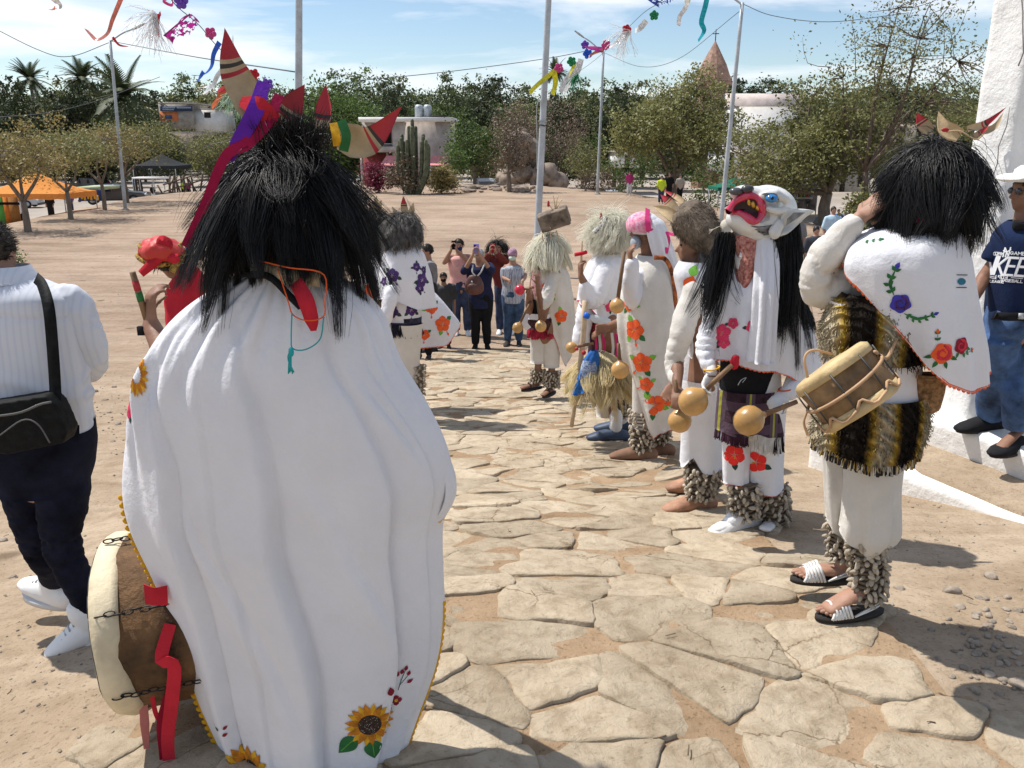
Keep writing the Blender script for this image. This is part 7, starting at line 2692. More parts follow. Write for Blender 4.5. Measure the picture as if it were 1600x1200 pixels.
def white_wig_dancer():
	Y=8.4
	F_=Fig('person','barelegged dancer in a long white wig with a tilted brown box mask, red fringed belt',(846,614),Y,-120,1.58)
	t=F_.t
	A=lambda px,py,dy=0:at(px,py,Y+dy)
	F_.set(head=(855,385,0),neck=(856,412,0),chest=(855,450,0),pel=(850,515,0),shL=(868,425,-.1),shR=(838,425,.05),elL=(848,500,-.25),wrL=(840,445,-.3),elR=(826,490,-.12),wrR=(826,458,-.3),hiR=(840,520,0),hiL=(860,520,0),knR=(842,562,-.04),knL=(862,566,-.04),anR=(838,598,.02),anL=(862,606,-.03),toR=(815,606,-.08),toL=(848,617,-.2))
	F_.J['hdL'],F_.J['hnL']=unit(V3(0,0,1)),V3(-.5,.5,0)
	F_.curl={'L':.8,'R':.8}
	F_.leg=.72
	F_.body(SKIN_BROWN,.012)
	g=Gar([(412,840,880,0,.10),(430,834,890,.02,.16),(470,838,895,.04,.18),(520,850,897,.06,.18),(566,862,893,.06,.17)],Y,225,440,hem=[(225,500),(245,515),(262,545),(285,566),(310,560),(340,535),(380,520),(440,510)],n=70,m=36,folds=[(.014,9,0,.7,.8,1)],noise=.005,seed=91)
	VF=g.thick(.004)
	part('cape',VF,CLOTH_CR,t)
	scallops(g.edge('bottom'),.005,.025,.009,mat('pink_trim',(.62,.25,.22),var=.1),t)
	dc=Decal(VF)
	for x,y,s in((856,449,10),(877,494,11),(846,470,8),(860,460,8)):
		dc.put(fl_hibiscus(0,seed=int(x),leaves=2,bud=False),x,y,s,PAL_OR,t)
	P=[A(866,430,-.1),A(856,462,-.2),A(848,476,-.24)]
	part('sleeve',wrinkle(remeshed([capsule(spline(P,8),[.07]*8,12)],.014,3),.02,12,8),CLOTH_CR,t)
	g=Gar([(420,832,872),(470,828,866)],Y-.02,b=.7,n=30,m=10,noise=.006)
	part('striped_shirt',g.thick(.004),mat('red_striped_cloth',(.60,.48,.46),var=.1,scale=40,col2=(.45,.10,.10)),t)
	g=Gar([(466,826,864),(492,826,862)],Y-.03,b=.7,n=30,m=6)
	part('waistband',g.thick(.004),M_BLACK,t)
	g=Gar([(488,822,868),(497,822,868)],Y-.04,b=.7,n=30,m=6,noise=.006)
	part('white_belt',g.thick(.006),CLOTH_W,t)
	ribbon(ppts([(822,490,-.2),(820,505,-.22),(826,514,-.22)],Y),.06,CLOTH_W,t,'belt_end',normal=V3(0,-1,0))
	g=Gar([(495,824,870),(512,824,870)],Y-.04,b=.72,n=30,m=6)
	s_=part('dark_wrap',g.thick(.004),mat('dark_red_weave',(.06,.018,.02),var=.5,scale=30),t)
	fringe(np.vstack([g.edge('bottom'),g.edge('bottom')[:1]]),.10,cloth('fringe_crimson',(.40,.03,.06),var=.4),s_,220,.006,3)
	for rows,dy in(([(510,828,854),(567,829,850)],-.02),([(510,846,876),(573,850,874)],-.02)):
		g=Gar(rows,Y+dy,b=.85,n=30,m=10,noise=.006)
		part('trouser_leg',g.thick(.004),CLOTH_CR,t)
	rattle(t,A(840,577,0),A(839,598,0),.075,.07,70,.019,61)
	rattle(t,A(862,580,-.02),A(862,606,-.03),.085,.08,90,.019,62)
	for an,to in((F_.J['anL'],F_.J['toL']),(F_.J['anR'],F_.J['toR'])):
		fd=unit((to-an)*[1,1,0])
		sd=np.cross(fd,(0,0,1))
		out=[(math.sin(a)*.045,.055+.135*math.cos(a))for a in np.linspace(0,6.283,18,endpoint=False)]
		s2=part('sandal',prism(out,.02,np.stack([sd,fd,V3(0,0,1)],1),V3(an[0],an[1],to[2]-.03)),M_SOLE,t)
		part('strap',tube([an*.5+to*.5+sd*.045-[0,0,.02],an*.5+to*.5+[0,0,.035],an*.5+to*.5-sd*.045-[0,0,.02]],.008,6),M_SOLE,s2)
	hc=A(857,383,0)
	cap=wig(t,hc,(.115,.12,.10),2400,.34,M_CREAMHAIR,62,g=.8,rs=.0036,sides=4,up=.1,outw=.26,low=-.3,clump=40,cpull=.8,shells=[(A(855,470,0),np.array([.2,.2,.35]))])
	bx=unit(V3(.55,-.1,.35))
	c=A(866,342,-.05)
	V,Fq=box(c,(.30,.20,.17),basis((-.35,-.1,1),bx))
	bmh=bmesh.new()
	VF=wrinkle(remeshed([(V,Fq)],.014,2),.004,14,3)
	b=part('box_mask',VF,M_HIDE,t)
	for px,py in((857,318),(864,305),(872,306),(878,312)):
		part('feather',tube(spline([A(868,330,-.05),A((px+868)/2,py+8,-.05),A(px,py,-.04)],6),[.006,.006,.005,.004,.003,.008],5),M_CARD,b)
	part('feather_tip',capsule([A(857,321,-.05),A(857,315,-.05)],[.014,.010],7),M_CARDRED,b)
	for px,py in((862,370),(872,368),(850,372)):
		part('twig',tube(spline([A(868,385,-.1),A(px,py+5,-.13),A(px-3,py-8,-.12)],6),.007,5),M_PALEWOOD,cap)
	rb=thing('red_rattle','red painted ball rattle in the white wig dancer\'s hand','rattle',A(812,460,-.35))
	part('ball',ellipsoid(A(812,453,-.35),8*mpp(812,453,Y),16,12),mat('glossy_red',(.55,.02,.05),rough=.25,var=.1,coat=.3),rb)
	part('handle',tube([A(818,452,-.35),A(834,449,-.33)],.012,7),M_WOOD,rb)
	gourd(809,512,Y-.3,8.5,V3(.45,.1,.9),'gourd rattle hanging in front of the white wig dancer, left one',hl=.24)
	gourd(845,510,Y-.35,9,V3(-.15,.1,1),'gourd rattle hanging over the red fringe of the white wig dancer',hl=.24)
white_wig_dancer()
def grey_wig_dancer():
	Y=7.2
	F_=Fig('person','dancer in a shaggy grey wig and white poncho with purple embroidered flowers',(640,655),Y,65,1.62)
	t=F_.t
	A=lambda px,py,dy=0:at(px,py,Y+dy)
	F_.set(head=(636,365,0),neck=(634,392,0),chest=(632,440,0),pel=(635,520,0),shL=(628,424,.08),shR=(630,426,-.06),elR=(614,470,-.13),wrR=(606,498,-.2))
	F_.leg=.72
	F_.body(SKIN_BROWN,.012)
	g=Gar([(382,616,650,0,.10),(396,600,662,0,.16),(430,594,672,0,.2),(470,590,678,0,.21),(482,590,680,0,.21)],Y,hem=[(180,470),(225,462),(250,462),(275,470),(300,478),(0,480),(90,470)],n=90,m=32,folds=[(.012,6,0,.7,.8,1)],noise=.006,seed=95)
	VF=g.thick(.004)
	part('poncho',VF,CLOTH_W,t)
	dc=Decal(VF)
	for x,y,s,sd in((613,430,11,1),(660,437,11,2),(651,417,7,3),(600,440,7,4),(662,422,6,6),(656,450,8,7)):
		dc.put(fl_hibiscus(0,leaf=1,leaf2=1,seed=sd,leaves=3),x,y,s,PAL_PUR,t,sd)
	g=Gar([(440,598,656),(480,597,657),(500,598,658)],Y-.03,b=.75,n=40,m=12,noise=.005)
	VF=g.thick(.004)
	part('tunic',VF,CLOTH_W,t)
	d2=Decal(VF)
	for x,y,s,sd in((612,486,12,3),(643,484,10,5)):
		d2.put(fl_hibiscus(0,leaf=1,leaf2=1,seed=sd,leaves=3),x,y,s,PAL_PUR,t,sd)
	P=[A(612,455,-.2),A(606,480,-.24),A(602,500,-.25)]
	part('sleeve',wrinkle(remeshed([capsule(P,[.06,.062,.06],12)],.013,3),.008,14,6),CLOTH_W,t)
	g=Gar([(494,602,658),(503,602,658)],Y-.035,b=.76,n=40,m=5)
	s_=part('dark_sash',g.thick(.005),mat('navy_weave',(.03,.03,.06),var=.4,scale=30),t)
	E=np.vstack([g.edge('bottom'),g.edge('bottom')[:1]])
	fringe(E,.115,cloth('fringe_navy',(.02,.02,.035),var=.4),s_,240,.0045,3)
	fringe(E[int(len(E)*.5):int(len(E)*.68)],.12,cloth('fringe_white',(.6,.58,.56)),s_,50,.0045,4)
	for rows,dy in(([(505,614,660),(575,620,656),(590,622,656)],-.05),([(505,605,640),(585,612,642)],.1)):
		g=Gar(rows,Y+dy,b=.85,n=30,m=14,noise=.008)
		part('trouser_leg',g.thick(.004),CLOTH_CR,t)
	rattle(t,A(651,570,-.05),A(650,625,-.05),.075,.07,110,.02,71)
	F_.shoes(M_LEATHER)
	hc=A(630,356,0)
	wig(t,hc,(.125,.13,.12),4200,.22,M_GREYHAIR,72,g=.8,rs=.0019,wind=(-.15,0,0),up=.15,low=-.4,clump=14)
	horn(t,A(632,332,0),A(630,306,.02),V3(0,0,0),.03,split=.36)
	horn(t,A(642,336,0),A(646,316,.0),V3(0,0,0),.026,split=.98,stripes=False)
	horn(t,A(622,338,0),A(612,322,.0),V3(0,0,0),.02,split=.98,stripes=False)
grey_wig_dancer()
def black_wig_dancer():
	Y=7.9
	F_=Fig('person','dancer with black wig half hidden behind the grey wig, orange flowered cape spread out',(600,628),Y,70,1.62)
	t=F_.t
	A=lambda px,py,dy=0:at(px,py,Y+dy)
	F_.set(head=(588,358,0),neck=(588,385,0))
	F_.leg=.72
	F_.body(SKIN_BROWN,.014,True)
	g=Gar([(378,568,606,0,.12),(395,556,630,0,.17),(430,552,650,0,.2),(470,552,690,0,.2),(505,556,717,0,.18),(540,570,719,0,.15)],Y,hem=[(180,500),(225,540),(270,540),(315,536),(340,520),(0,507),(45,512),(90,520)],n=100,m=36,folds=[(.012,7,0,.7,.8,1)],noise=.005,seed=97)
	VF=g.thick(.004)
	part('cape',VF,CLOTH_W,t)
	scallops(np.vstack([g.edge('bottom'),g.edge('bottom')[:1]]),.006,.03,.008,M_ORANGE,t)
	dc=Decal(VF)
	for x,y,s,sd in((692,506,13,1),(674,480,11,2),(663,523,9,3),(567,408,9,4),(580,455,12,5)):
		dc.put(fl_hibiscus(0,seed=sd,leaves=2),x,y,s,PAL_OR,t,sd)
	F_.trousers(CLOTH_CR,.8,flare=.02)
	rattle(t,F_.J['knL']-[0,0,.05],F_.J['anL'],.075,.07,60,.02,73,False)
	rattle(t,F_.J['knR']-[0,0,.05],F_.J['anR'],.075,.07,60,.02,74,False)
	F_.shoes(M_LEATHER)
	hc=A(586,352,0)
	wig(t,hc,(.125,.13,.12),2800,.32,M_BLACKHAIR,75,g=1.2,rs=.0024,up=.1,low=-.4,clump=14)
	for tx,ty in((578,316),(588,305),(596,312)):
		horn(t,A(588,336,0),A(tx,ty,0),V3(0,0,0),.034,split=.98,stripes=False)
black_wig_dancer()
# ------------------------------------------------------------------ man in white at the left, man in navy at the right
def left_man():
	Y=2.72
	F_=Fig('person','man seen from behind in white striped shirt and black trousers at the left edge',(110,985),Y,20,1.66)
	t=F_.t
	A=lambda px,py,dy=0:at(px,py,Y+dy)
	F_.set(head=(-14,398,.04),neck=(8,448,0),chest=(38,540,0),pel=(66,716,0),shL=(-58,486,.03),shR=(118,486,.03),elL=(-88,620,.05),wrL=(-70,720,.2),elR=(138,580,.10),wrR=(85,560,.33),hiL=(38,740,.03),hiR=(92,736,0),knL=(68,858,.10),knR=(98,850,-.02),anL=(84,915,.28),anR=(140,968,.0),toL=(52,905,.33),toR=(92,998,-.04))
	F_.hf=unit(V3(-.1,1,-.15))
	F_.leg=.7
	tos=[F_.J['toL'],F_.J['toR']]
	for k in 'LR':
		F_.J['to'+k]=F_.J['an'+k]*.7+F_.J['to'+k]*.3
	F_.body(SKIN_TAN,.009)
	F_.J['toL'],F_.J['toR']=tos
	F_.hair(mat('short_dark_hair',(.05,.038,.03),rough=.6,var=.4,scale=60),900,.022,g=.2,rad=.0012)
	st=mat('white_striped_cotton',(.66,.68,.73),rough=.85,var=.02,scale=3,transl=.06)
	nd,lk=st.node_tree.nodes,st.node_tree.links
	bs=[x for x in nd if x.type=='BSDF_PRINCIPLED'][0]
	src=bs.inputs['Base Color'].links[0].from_socket
	w=nd.new('ShaderNodeTexWave')
	w.inputs['Scale'].default_value=17
	w.inputs['Distortion'].default_value=.4
	tcn=nd.new('ShaderNodeTexCoord')
	lk.new(tcn.outputs['Object'],w.inputs['Vector'])
	r=nd.new('ShaderNodeValToRGB')
	r.color_ramp.elements[0].color=(.90,.91,.95,1)
	r.color_ramp.elements[1].position=.5
	lk.new(w.outputs['Fac'],r.inputs['Fac'])
	x=nd.new('ShaderNodeMixRGB')
	x.blend_type='MULTIPLY'
	x.inputs['Fac'].default_value=1
	lk.new(src,x.inputs['Color1'])
	lk.new(r.outputs['Color'],x.inputs['Color2'])
	lk.new(x.outputs['Color'],bs.inputs['Base Color'])
	g=Gar([(424,-6,36,.02,.06),(434,-16,52,.01,.08),(446,-42,84,.01,.11),(460,-68,112,0,.125),(485,-84,122,0,.13),(520,-84,128,0,.14),(560,-80,131,0,.145),(600,-70,133,0,.145),(640,-58,140,0,.145),(674,-50,147,0,.14)],Y,hem=[(180,660),(225,664),(270,672),(310,676),(345,666),(0,660),(90,660)],n=130,m=60,folds=[(.006,5,1,2.0,.8,1.5),(.004,11,.5,-3,.8,.8)],noise=.012,seed=5,bulge=lambda d,tv,PY:.010*np.exp(-((tv-.80-.03*np.sin(np.radians(d)*2))/.035)**2)+.008*np.exp(-((tv-.66+.06*np.sin(np.radians(d)*3))/.04)**2)-.006*np.exp(-((tv-.24-.0006*np.abs(d-280))/.012)**2))
	sh=part('shirt',g.thick(.003),st,t)
	for P,rr in(([A(108,480,.02),A(132,530,.05),A(140,572,.10),A(112,568,.24),A(92,562,.3)],[.078,.074,.064,.055,.05]),([A(-50,484,.02),A(-74,560,.03),A(-88,625,.06),A(-76,700,.17)],[.085,.08,.068,.05])):
		VF=wrinkle(remeshed([capsule(spline(P,12),list(np.interp(np.linspace(0,1,12),np.linspace(0,1,len(rr)),rr)),14)],.010,3),.020,13,3)
		part('sleeve',VF,st,sh)
	part('collar',Gar([(416,-14,40,.02,.068),(428,-18,48,.01,.085),(440,-22,56,.01,.10)],Y,b=.8,n=50,m=8,noise=.003).thick(.005),st,sh)
	M_NV=cloth('navy_trousers',(.010,.012,.026),var=.35)
	for P,rr in(([A(92,700,0),A(98,770,-.01),A(98,850,-.03),A(120,905,-.02),A(139,950,0)],[.106,.093,.070,.054,.046]),([A(36,700,.03),A(46,780,.06),A(68,858,.08),A(80,884,.16),A(84,908,.25)],[.104,.091,.072,.056,.046])):
		capsule.last=spline(P,16)
		VF=wrinkle(remeshed([tube(spline(P,16),list(np.interp(np.linspace(0,1,16),np.linspace(0,1,len(rr)),rr)),16)],.010,3),.020,13,4)
		part('trouser_leg',VF,M_NV,t)
	g=Gar([(655,-36,145,0,.13),(690,-30,148,0,.14),(730,-14,142,0,.14),(760,-2,132,0,.13)],Y,n=50,m=14,noise=.006)
	part('trouser_seat',g.thick(.004),M_NV,t)
	shoe=mat('white_sneaker',(.80,.80,.80),var=.03,rough=.5)
	for an,to in((F_.J['anR'],F_.J['toR']),(F_.J['anL'],F_.J['toL'])):
		d=unit(to-an)
		up=unit(V3(0,0,1)-d*d[2])
		sd=np.cross(d,up)
		c=an-up*.03
		pts=[c-d*.07,c-d*.02,c+d*.06,c+d*.13,c+d*.175]
		o=part('shoe',remeshed([capsule(pts,[(.038,.056),(.046,.066),(.049,.056),(.049,.038),(.038,.024)],14,ref=sd),capsule([an+up*.05,an,c],[.052,.052,.048],12)],.007,4),shoe,t)
		out=[(math.sin(a)*(.046+.006*math.cos(a)),.052+.135*math.cos(a))for a in np.linspace(0,6.283,26,endpoint=False)]
		part('sole',prism(out,.026,np.stack([sd,d,up],1),c-up*.047),mat('pale_rubber',(.60,.60,.60),var=.04),o)
		part('lace',join([tube([c+d*(.045+k*.02)+up*(.052-k*.007)+sd*.030,c+d*(.05+k*.02)+up*(.062-k*.008),c+d*(.045+k*.02)+up*(.052-k*.007)-sd*.030],.0036,5)for k in range(4)]),M_METAL,o)
	bg=thing('shoulder_bag','black shoulder bag hanging on the back of the man in the white shirt','bag',A(50,712,-.22))
	cl=[(-40,636),(70,618),(86,634),(104,676),(98,694),(10,712),(-40,708)]
	rim=np.array([A(*p,-.24)for p in cl])
	VF=remeshed([(np.vstack([rim,rim+V3(0,.085,0)]),[tuple(range(7)),tuple(range(7,14))[::-1]]+[(i,i+7,(i+1)%7+7,(i+1)%7)for i in range(7)])],.008,7)
	lea=mat('black_bag_fabric',(.008,.0085,.009),rough=.7,var=.3,scale=40,bump=.3,spec=.15)
	o=part('bag_body',VF,lea,bg)
	part('piping',join([tube(spline([A(-20,652,-.262),A(30,645,-.262),A(62,632,-.262),A(80,628,-.258)],12),.004,5),tube(spline([A(0,680,-.262),A(36,656,-.262),A(60,664,-.262),A(78,692,-.26)],14),.0025,5)]),mat('grey_piping',(.12,.12,.12)),o)
	part('strap',ribbon(ppts([(56,434,-.06),(66,446,-.11),(76,480,-.165),(82,540,-.175),(86,600,-.185),(87,632,-.20)],Y),.036,lea,None,normal=V3(.1,-1,.15)),lea,bg)
left_man()
def letters(parent,rows,dec,m):
	G={'N':[[(0,0),(0,1)],[(0,1),(1,0)],[(1,0),(1,1)]],'K':[[(0,0),(0,1)],[(.05,.45),(1,1)],[(.2,.55),(1,0)]],'E':[[(0,0),(0,1)],[(0,1),(.9,1)],[(0,.52),(.8,.52)],[(0,0),(.9,0)]],'A':[[(0,0),(.5,1)],[(.5,1),(1,0)],[(.2,.35),(.8,.35)]],'Y':[[(0,1),(.5,.5)],[(1,1),(.5,.5)],[(.5,.5),(.5,0)]],'S':[[(1,.85),(.1,1)],[(.1,1),(.05,.6)],[(.05,.6),(.95,.42)],[(.95,.42),(.9,0)],[(.9,0),(0,.12)]],'O':[[(.1,0),(.1,1)],[(.1,1),(.9,1)],[(.9,1),(.9,0)],[(.9,0),(.1,0)]],'R':[[(0,0),(0,1)],[(0,1),(.9,.9)],[(.9,.9),(.9,.55)],[(.9,.55),(0,.5)],[(.4,.5),(1,0)]],'W':[[(0,1),(.25,0)],[(.25,0),(.5,.7)],[(.5,.7),(.75,0)],[(.75,0),(1,1)]],'B':[[(0,0),(0,1)],[(0,1),(.85,.9)],[(.85,.9),(.8,.55)],[(0,.52),(.95,.45)],[(.95,.45),(.9,.05)],[(.9,.05),(0,0)]],'L':[[(0,0),(0,1)],[(0,0),(.9,0)]],'G':[[(1,.8),(.5,1)],[(.5,1),(0,.5)],[(0,.5),(.5,0)],[(.5,0),(1,.3)],[(1,.45),(.6,.45)]],'U':[[(0,1),(.05,.1)],[(.05,.1),(.95,.1)],[(.95,.1),(1,1)]],'I':[[(.5,0),(.5,1)]],'1':[[(.5,0),(.5,1)]],'9':[[(.1,.5),(.1,1)],[(.1,1),(.9,1)],[(.9,1),(.9,0)],[(.1,.5),(.9,.5)]],'0':[[(.1,0),(.1,1)],[(.1,1),(.9,1)],[(.9,1),(.9,0)],[(.9,0),(.1,0)]],'3':[[(.1,1),(.9,1)],[(.9,1),(.9,0)],[(.9,0),(.1,0)],[(.3,.5),(.9,.5)]],'T':[[(0,1),(1,1)],[(.5,1),(.5,0)]],'M':[[(0,0),(0,1)],[(0,1),(.5,.4)],[(.5,.4),(1,1)],[(1,1),(1,0)]],'J':[[(.8,1),(.8,.1)],[(.8,.1),(.1,.2)]]}
	for txt,x0,x1,y0,y1,sl,wt in rows:
		n=len(txt)
		cw=(x1-x0)/n
		cx,cy=(x0+x1)/2,(y0+y1)/2
		sh=[]
		for i,ch in enumerate(txt):
			for a,b in G.get(ch,[]):
				q=[]
				for u,v in(a,b):
					yy=(v-.5)*(y1-y0)
					q.append((x0-cx+cw*(i+.10+u*.78)+sl*yy,yy))
				d=unit(np.array(q[1])-np.array(q[0]))*wt*.45
				sh.append((stroke([np.array(q[0])-d,(np.array(q[0])+q[1])/2,np.array(q[1])+d],wt),0,.01*len(sh)))
		dec.put(sh,cx,cy,1.0,[m],parent,0,name='lettering',lift=.003,flat=True)
def navy_man():
	Y=4.5
	zs=CZ-1.63
	F_=Fig('person','man in a navy shirt, blue jeans and white hat standing on the white step',(1545,690),Y,-85,1.60,z=zs,build=.92)
	t=F_.t
	A=lambda px,py,dy=0:at(px,py,Y+dy)
	F_.set(head=(1606,300,0),neck=(1602,345,0),chest=(1592,415,0),pel=(1580,500,0),shL=(1576,384,.04),shR=(1625,372,.12),elL=(1537,434,.05),wrL=(1514,478,-.06),elR=(1660,440,.1),wrR=(1650,520,.1),hiL=(1566,520,-.04),hiR=(1596,520,.1),knL=(1552,600,.10),knR=(1590,610,-.04),anL=(1546,656,.22),anR=(1590,690,-.02),toL=(1502,668,.18),toR=(1556,706,-.10))
	F_.J['hdL'],F_.J['hnL']=unit(V3(-.05,-.1,-1)),V3(1,.2,0)
	F_.J['anL'][2]=F_.J['anR'][2]=zs+.085
	F_.hf=unit(V3(-1,-.1,-.02))
	F_.leg=.8
	F_.body(SKIN_BROWN,.009)
	F_.hair(mat('short_dark_hair',(.05,.038,.03)),500,.02,g=.2)
	nav=cloth('navy_shirt',(.012,.022,.062),var=.15,scale=4)
	g=Gar([(346,1580,1624,0,.09),(354,1568,1638,0,.13),(370,1556,1650,0,.165),(410,1551,1656,0,.19),(450,1548,1660,0,.205),(488,1546,1654,0,.20),(516,1550,1644,0,.18)],Y,n=100,m=44,folds=[(.006,5,1,2,.8,1),(.005,9,1,-3,.8,.6)],noise=.009,seed=9)
	VF=g.thick(.004)
	sh=part('shirt',VF,nav,t)
	P=[A(1582,374,.06),A(1562,388,.05),A(1548,410,.05)]
	part('sleeve',wrinkle(remeshed([tube(spline(P,8),[.080,.078,.074,.070,.066,.064,.062,.060],14)],.011,4),.006,13,3),nav,sh)
	part('collar',tube(spline([A(1584,350,-.02),A(1586,352,-.09),A(1604,356,-.115),A(1624,352,-.08)],14),[(.008,.026)]*14,8,True,(1,0,0)),M_BLACK,sh)
	white=mat('white_print',(.78,.79,.82),var=.03)
	dk=mat('dark_print',(.008,.012,.045),var=.1)
	dec=Decal(VF)
	dec.put([(np.array([(-28,-9),(40,-9),(40,9),(-28,9)],float),0,0)],1584,422,1.0,[dk],sh,lift=.001,name='print_panel',flat=True)
	letters(sh,[('NKEES',1549,1612,405,428,.16,3.1),('YORK',1552,1567,394.5,398,0,.8),('GAME',1581,1600,394,398,0,.8),('1903',1556,1572,431,435,0,.9),('LEAGUE',1549,1566,438.5,441.5,0,.7),('BASEBALL',1568,1594,437,440.5,0,.7)],dec,white)
	dec.put([(stroke([(-22,0),(-5,0),(12,0),(36,0)],.7),0,0)],1568,400.5,1.0,[white],sh,name='print_line')
	for x0 in(1550,1588):
		dec.put([(stroke([(-6,.8),(0,.8),(8,.8)],.8),0,0),(stroke([(-6,-1.2),(0,-1.2),(8,-1.2)],.8),0,0)],x0,433,1.0,[white],sh,name='print_line')
	dec.put([(stroke([np.array(a,float),(np.array(a)+b)/2,np.array(b,float)],1.6),0,.1*i)for i,(a,b)in enumerate((((-4,-7),(-3,6)),((-3,6),(3,-5)),((3,-5),(4,7)),((-5,2),(0,0)),((5,4),(0,0)),((0,0),(-.6,-7))))],1573,394,1.0,[white],sh,name='monogram')
	dec.put([(disc((0,0),1.2,10),0,0)],1597,342+12,1.0,[white],sh,name='button')
	jean=mat('blue_jeans',(.060,.115,.245),var=.35,scale=7,rough=.9,bump=.3,bscale=60)
	F_.trousers(jean,.98,infl=.028,wr=.012,flare=.012)
	part('belt',ribbon([A(1552,494,-.05),A(1560,494,-.14),A(1580,495,-.175),A(1610,494,-.14),A(1640,494,.0)],.045,M_BLACK,None,normal=V3(0,-1,.05)),M_BLACK,t)
	part('belt_buckle',box(A(1596,494,-.18),(.03,.012,.03)),M_METAL,t)
	F_.shoes(cloth('black_trainer',(.018,.018,.020)),M_SOLE,1.25)
	hp,hM=F_.hp,F_.hM
	sc=1.60*.56
	V,Fh=lathe([(.0,.155),(.05,.153),(.078,.13),(.088,.085),(.092,.066),(.13,.062),(.165,.074),(.168,.080),(.13,.070),(.09,.074)],28)
	V=V*[1,1.12,1]
	V[:,2]+=.35*np.maximum(0,np.abs(V[:,0])-.1)
	part('hat',(F_.J['head']+(V*sc)@hM.T,Fh),mat('white_straw',(.78,.77,.74),var=.05,bump=.4,bscale=120),t)
	gl=part('sunglasses',join([ellipsoid(hp(s*.034,.086,.008),(.010,.024,.018),10,8)for s in(-1,1)]+[tube([hp(s*.06,.082,.012),hp(s*.078,.0,.014)],.003,5)for s in(-1,1)]+[tube([hp(-.03,.088,.014),hp(.03,.088,.014)],.003,5)]),glassy('dark_lens'),t)
navy_man()
# ------------------------------------------------------------------ onlookers beyond the dancers
HAIRD=mat('long_dark_hair',(.022,.016,.013),rough=.45,var=.3,scale=40)
def phone(px,py,Y,m,label,w=.075,h=.15):
	t=thing('phone',label,'phone',at(px,py,Y)-V3(0,0,h/2))
	c=at(px,py,Y)
	part('case',remeshed([box(c,(w,.014,h))],.006,2),m,t)
	part('camera_patch',box(c+V3(-w*.2,-.010,h*.32),(w*.3,.005,h*.16)),M_BLACK,t)
def onlooker(label,px,py,Y,face,H,top,bottom,skin=SKIN_TAN,head=None,sleeve=.4,shoe=None,phone_at=None,hairlen=.1,hairn=500,mask=None,build=1.0,hair=HAIRD,hands=None,hem=.0,boy=False,to=1.0,topname='shirt',wr=.008):
	F_=Fig('person',label,(px,py),Y,face,H,build=build)
	if head:
		x=at(head[0],head[1],Y)
		F_.shift(['head'],(0,0,0))
		d=x[0]-F_.base[0]
		for k,f in(('head',1),('neck',.95),('chest',.7),('shL',.9),('shR',.9),('elL',.8),('elR',.8),('wrL',.7),('wrR',.7)):
			F_.J[k]=F_.J[k]+V3(d*f,0,0)
	if hands:
		F_.set(**hands)
	if phone_at:
		for k in 'LR':
			q=-1 if k=='L' else 1
			w=at(phone_at[0],phone_at[1]+6,Y-.35)+F_.r*q*.045
			F_.J['wr'+k]=w
			F_.J['el'+k]=(F_.J['sh'+k]+w)/2+V3(0,0,-.15)+F_.r*q*.10
			F_.J['hd'+k],F_.J['hn'+k]=unit(F_.f*.2+V3(0,0,1)),-F_.r*q
	F_.body(skin,.013)
	F_.shirt(top,sleeve,.022,hem,.015,wr,name=topname)
	F_.trousers(bottom,to,.018,.015,.008)
	F_.shoes(shoe or M_SOLE)
	F_.hair(hair,hairn,hairlen,rad=.003,g=1.4)
	if mask:
		p=F_.hp
		V,Fm=ellipsoid((0,.050,-.048),(.066,.066,.048),14,9)
		part('face_mask',(F_.J['head']+(V*H*.56)@F_.hM.T,Fm),mask,F_.t)
	return F_
DEN=mat('dark_denim',(.035,.05,.10),var=.3,scale=8)
BLK=cloth('black_legging',(.013,.013,.014))
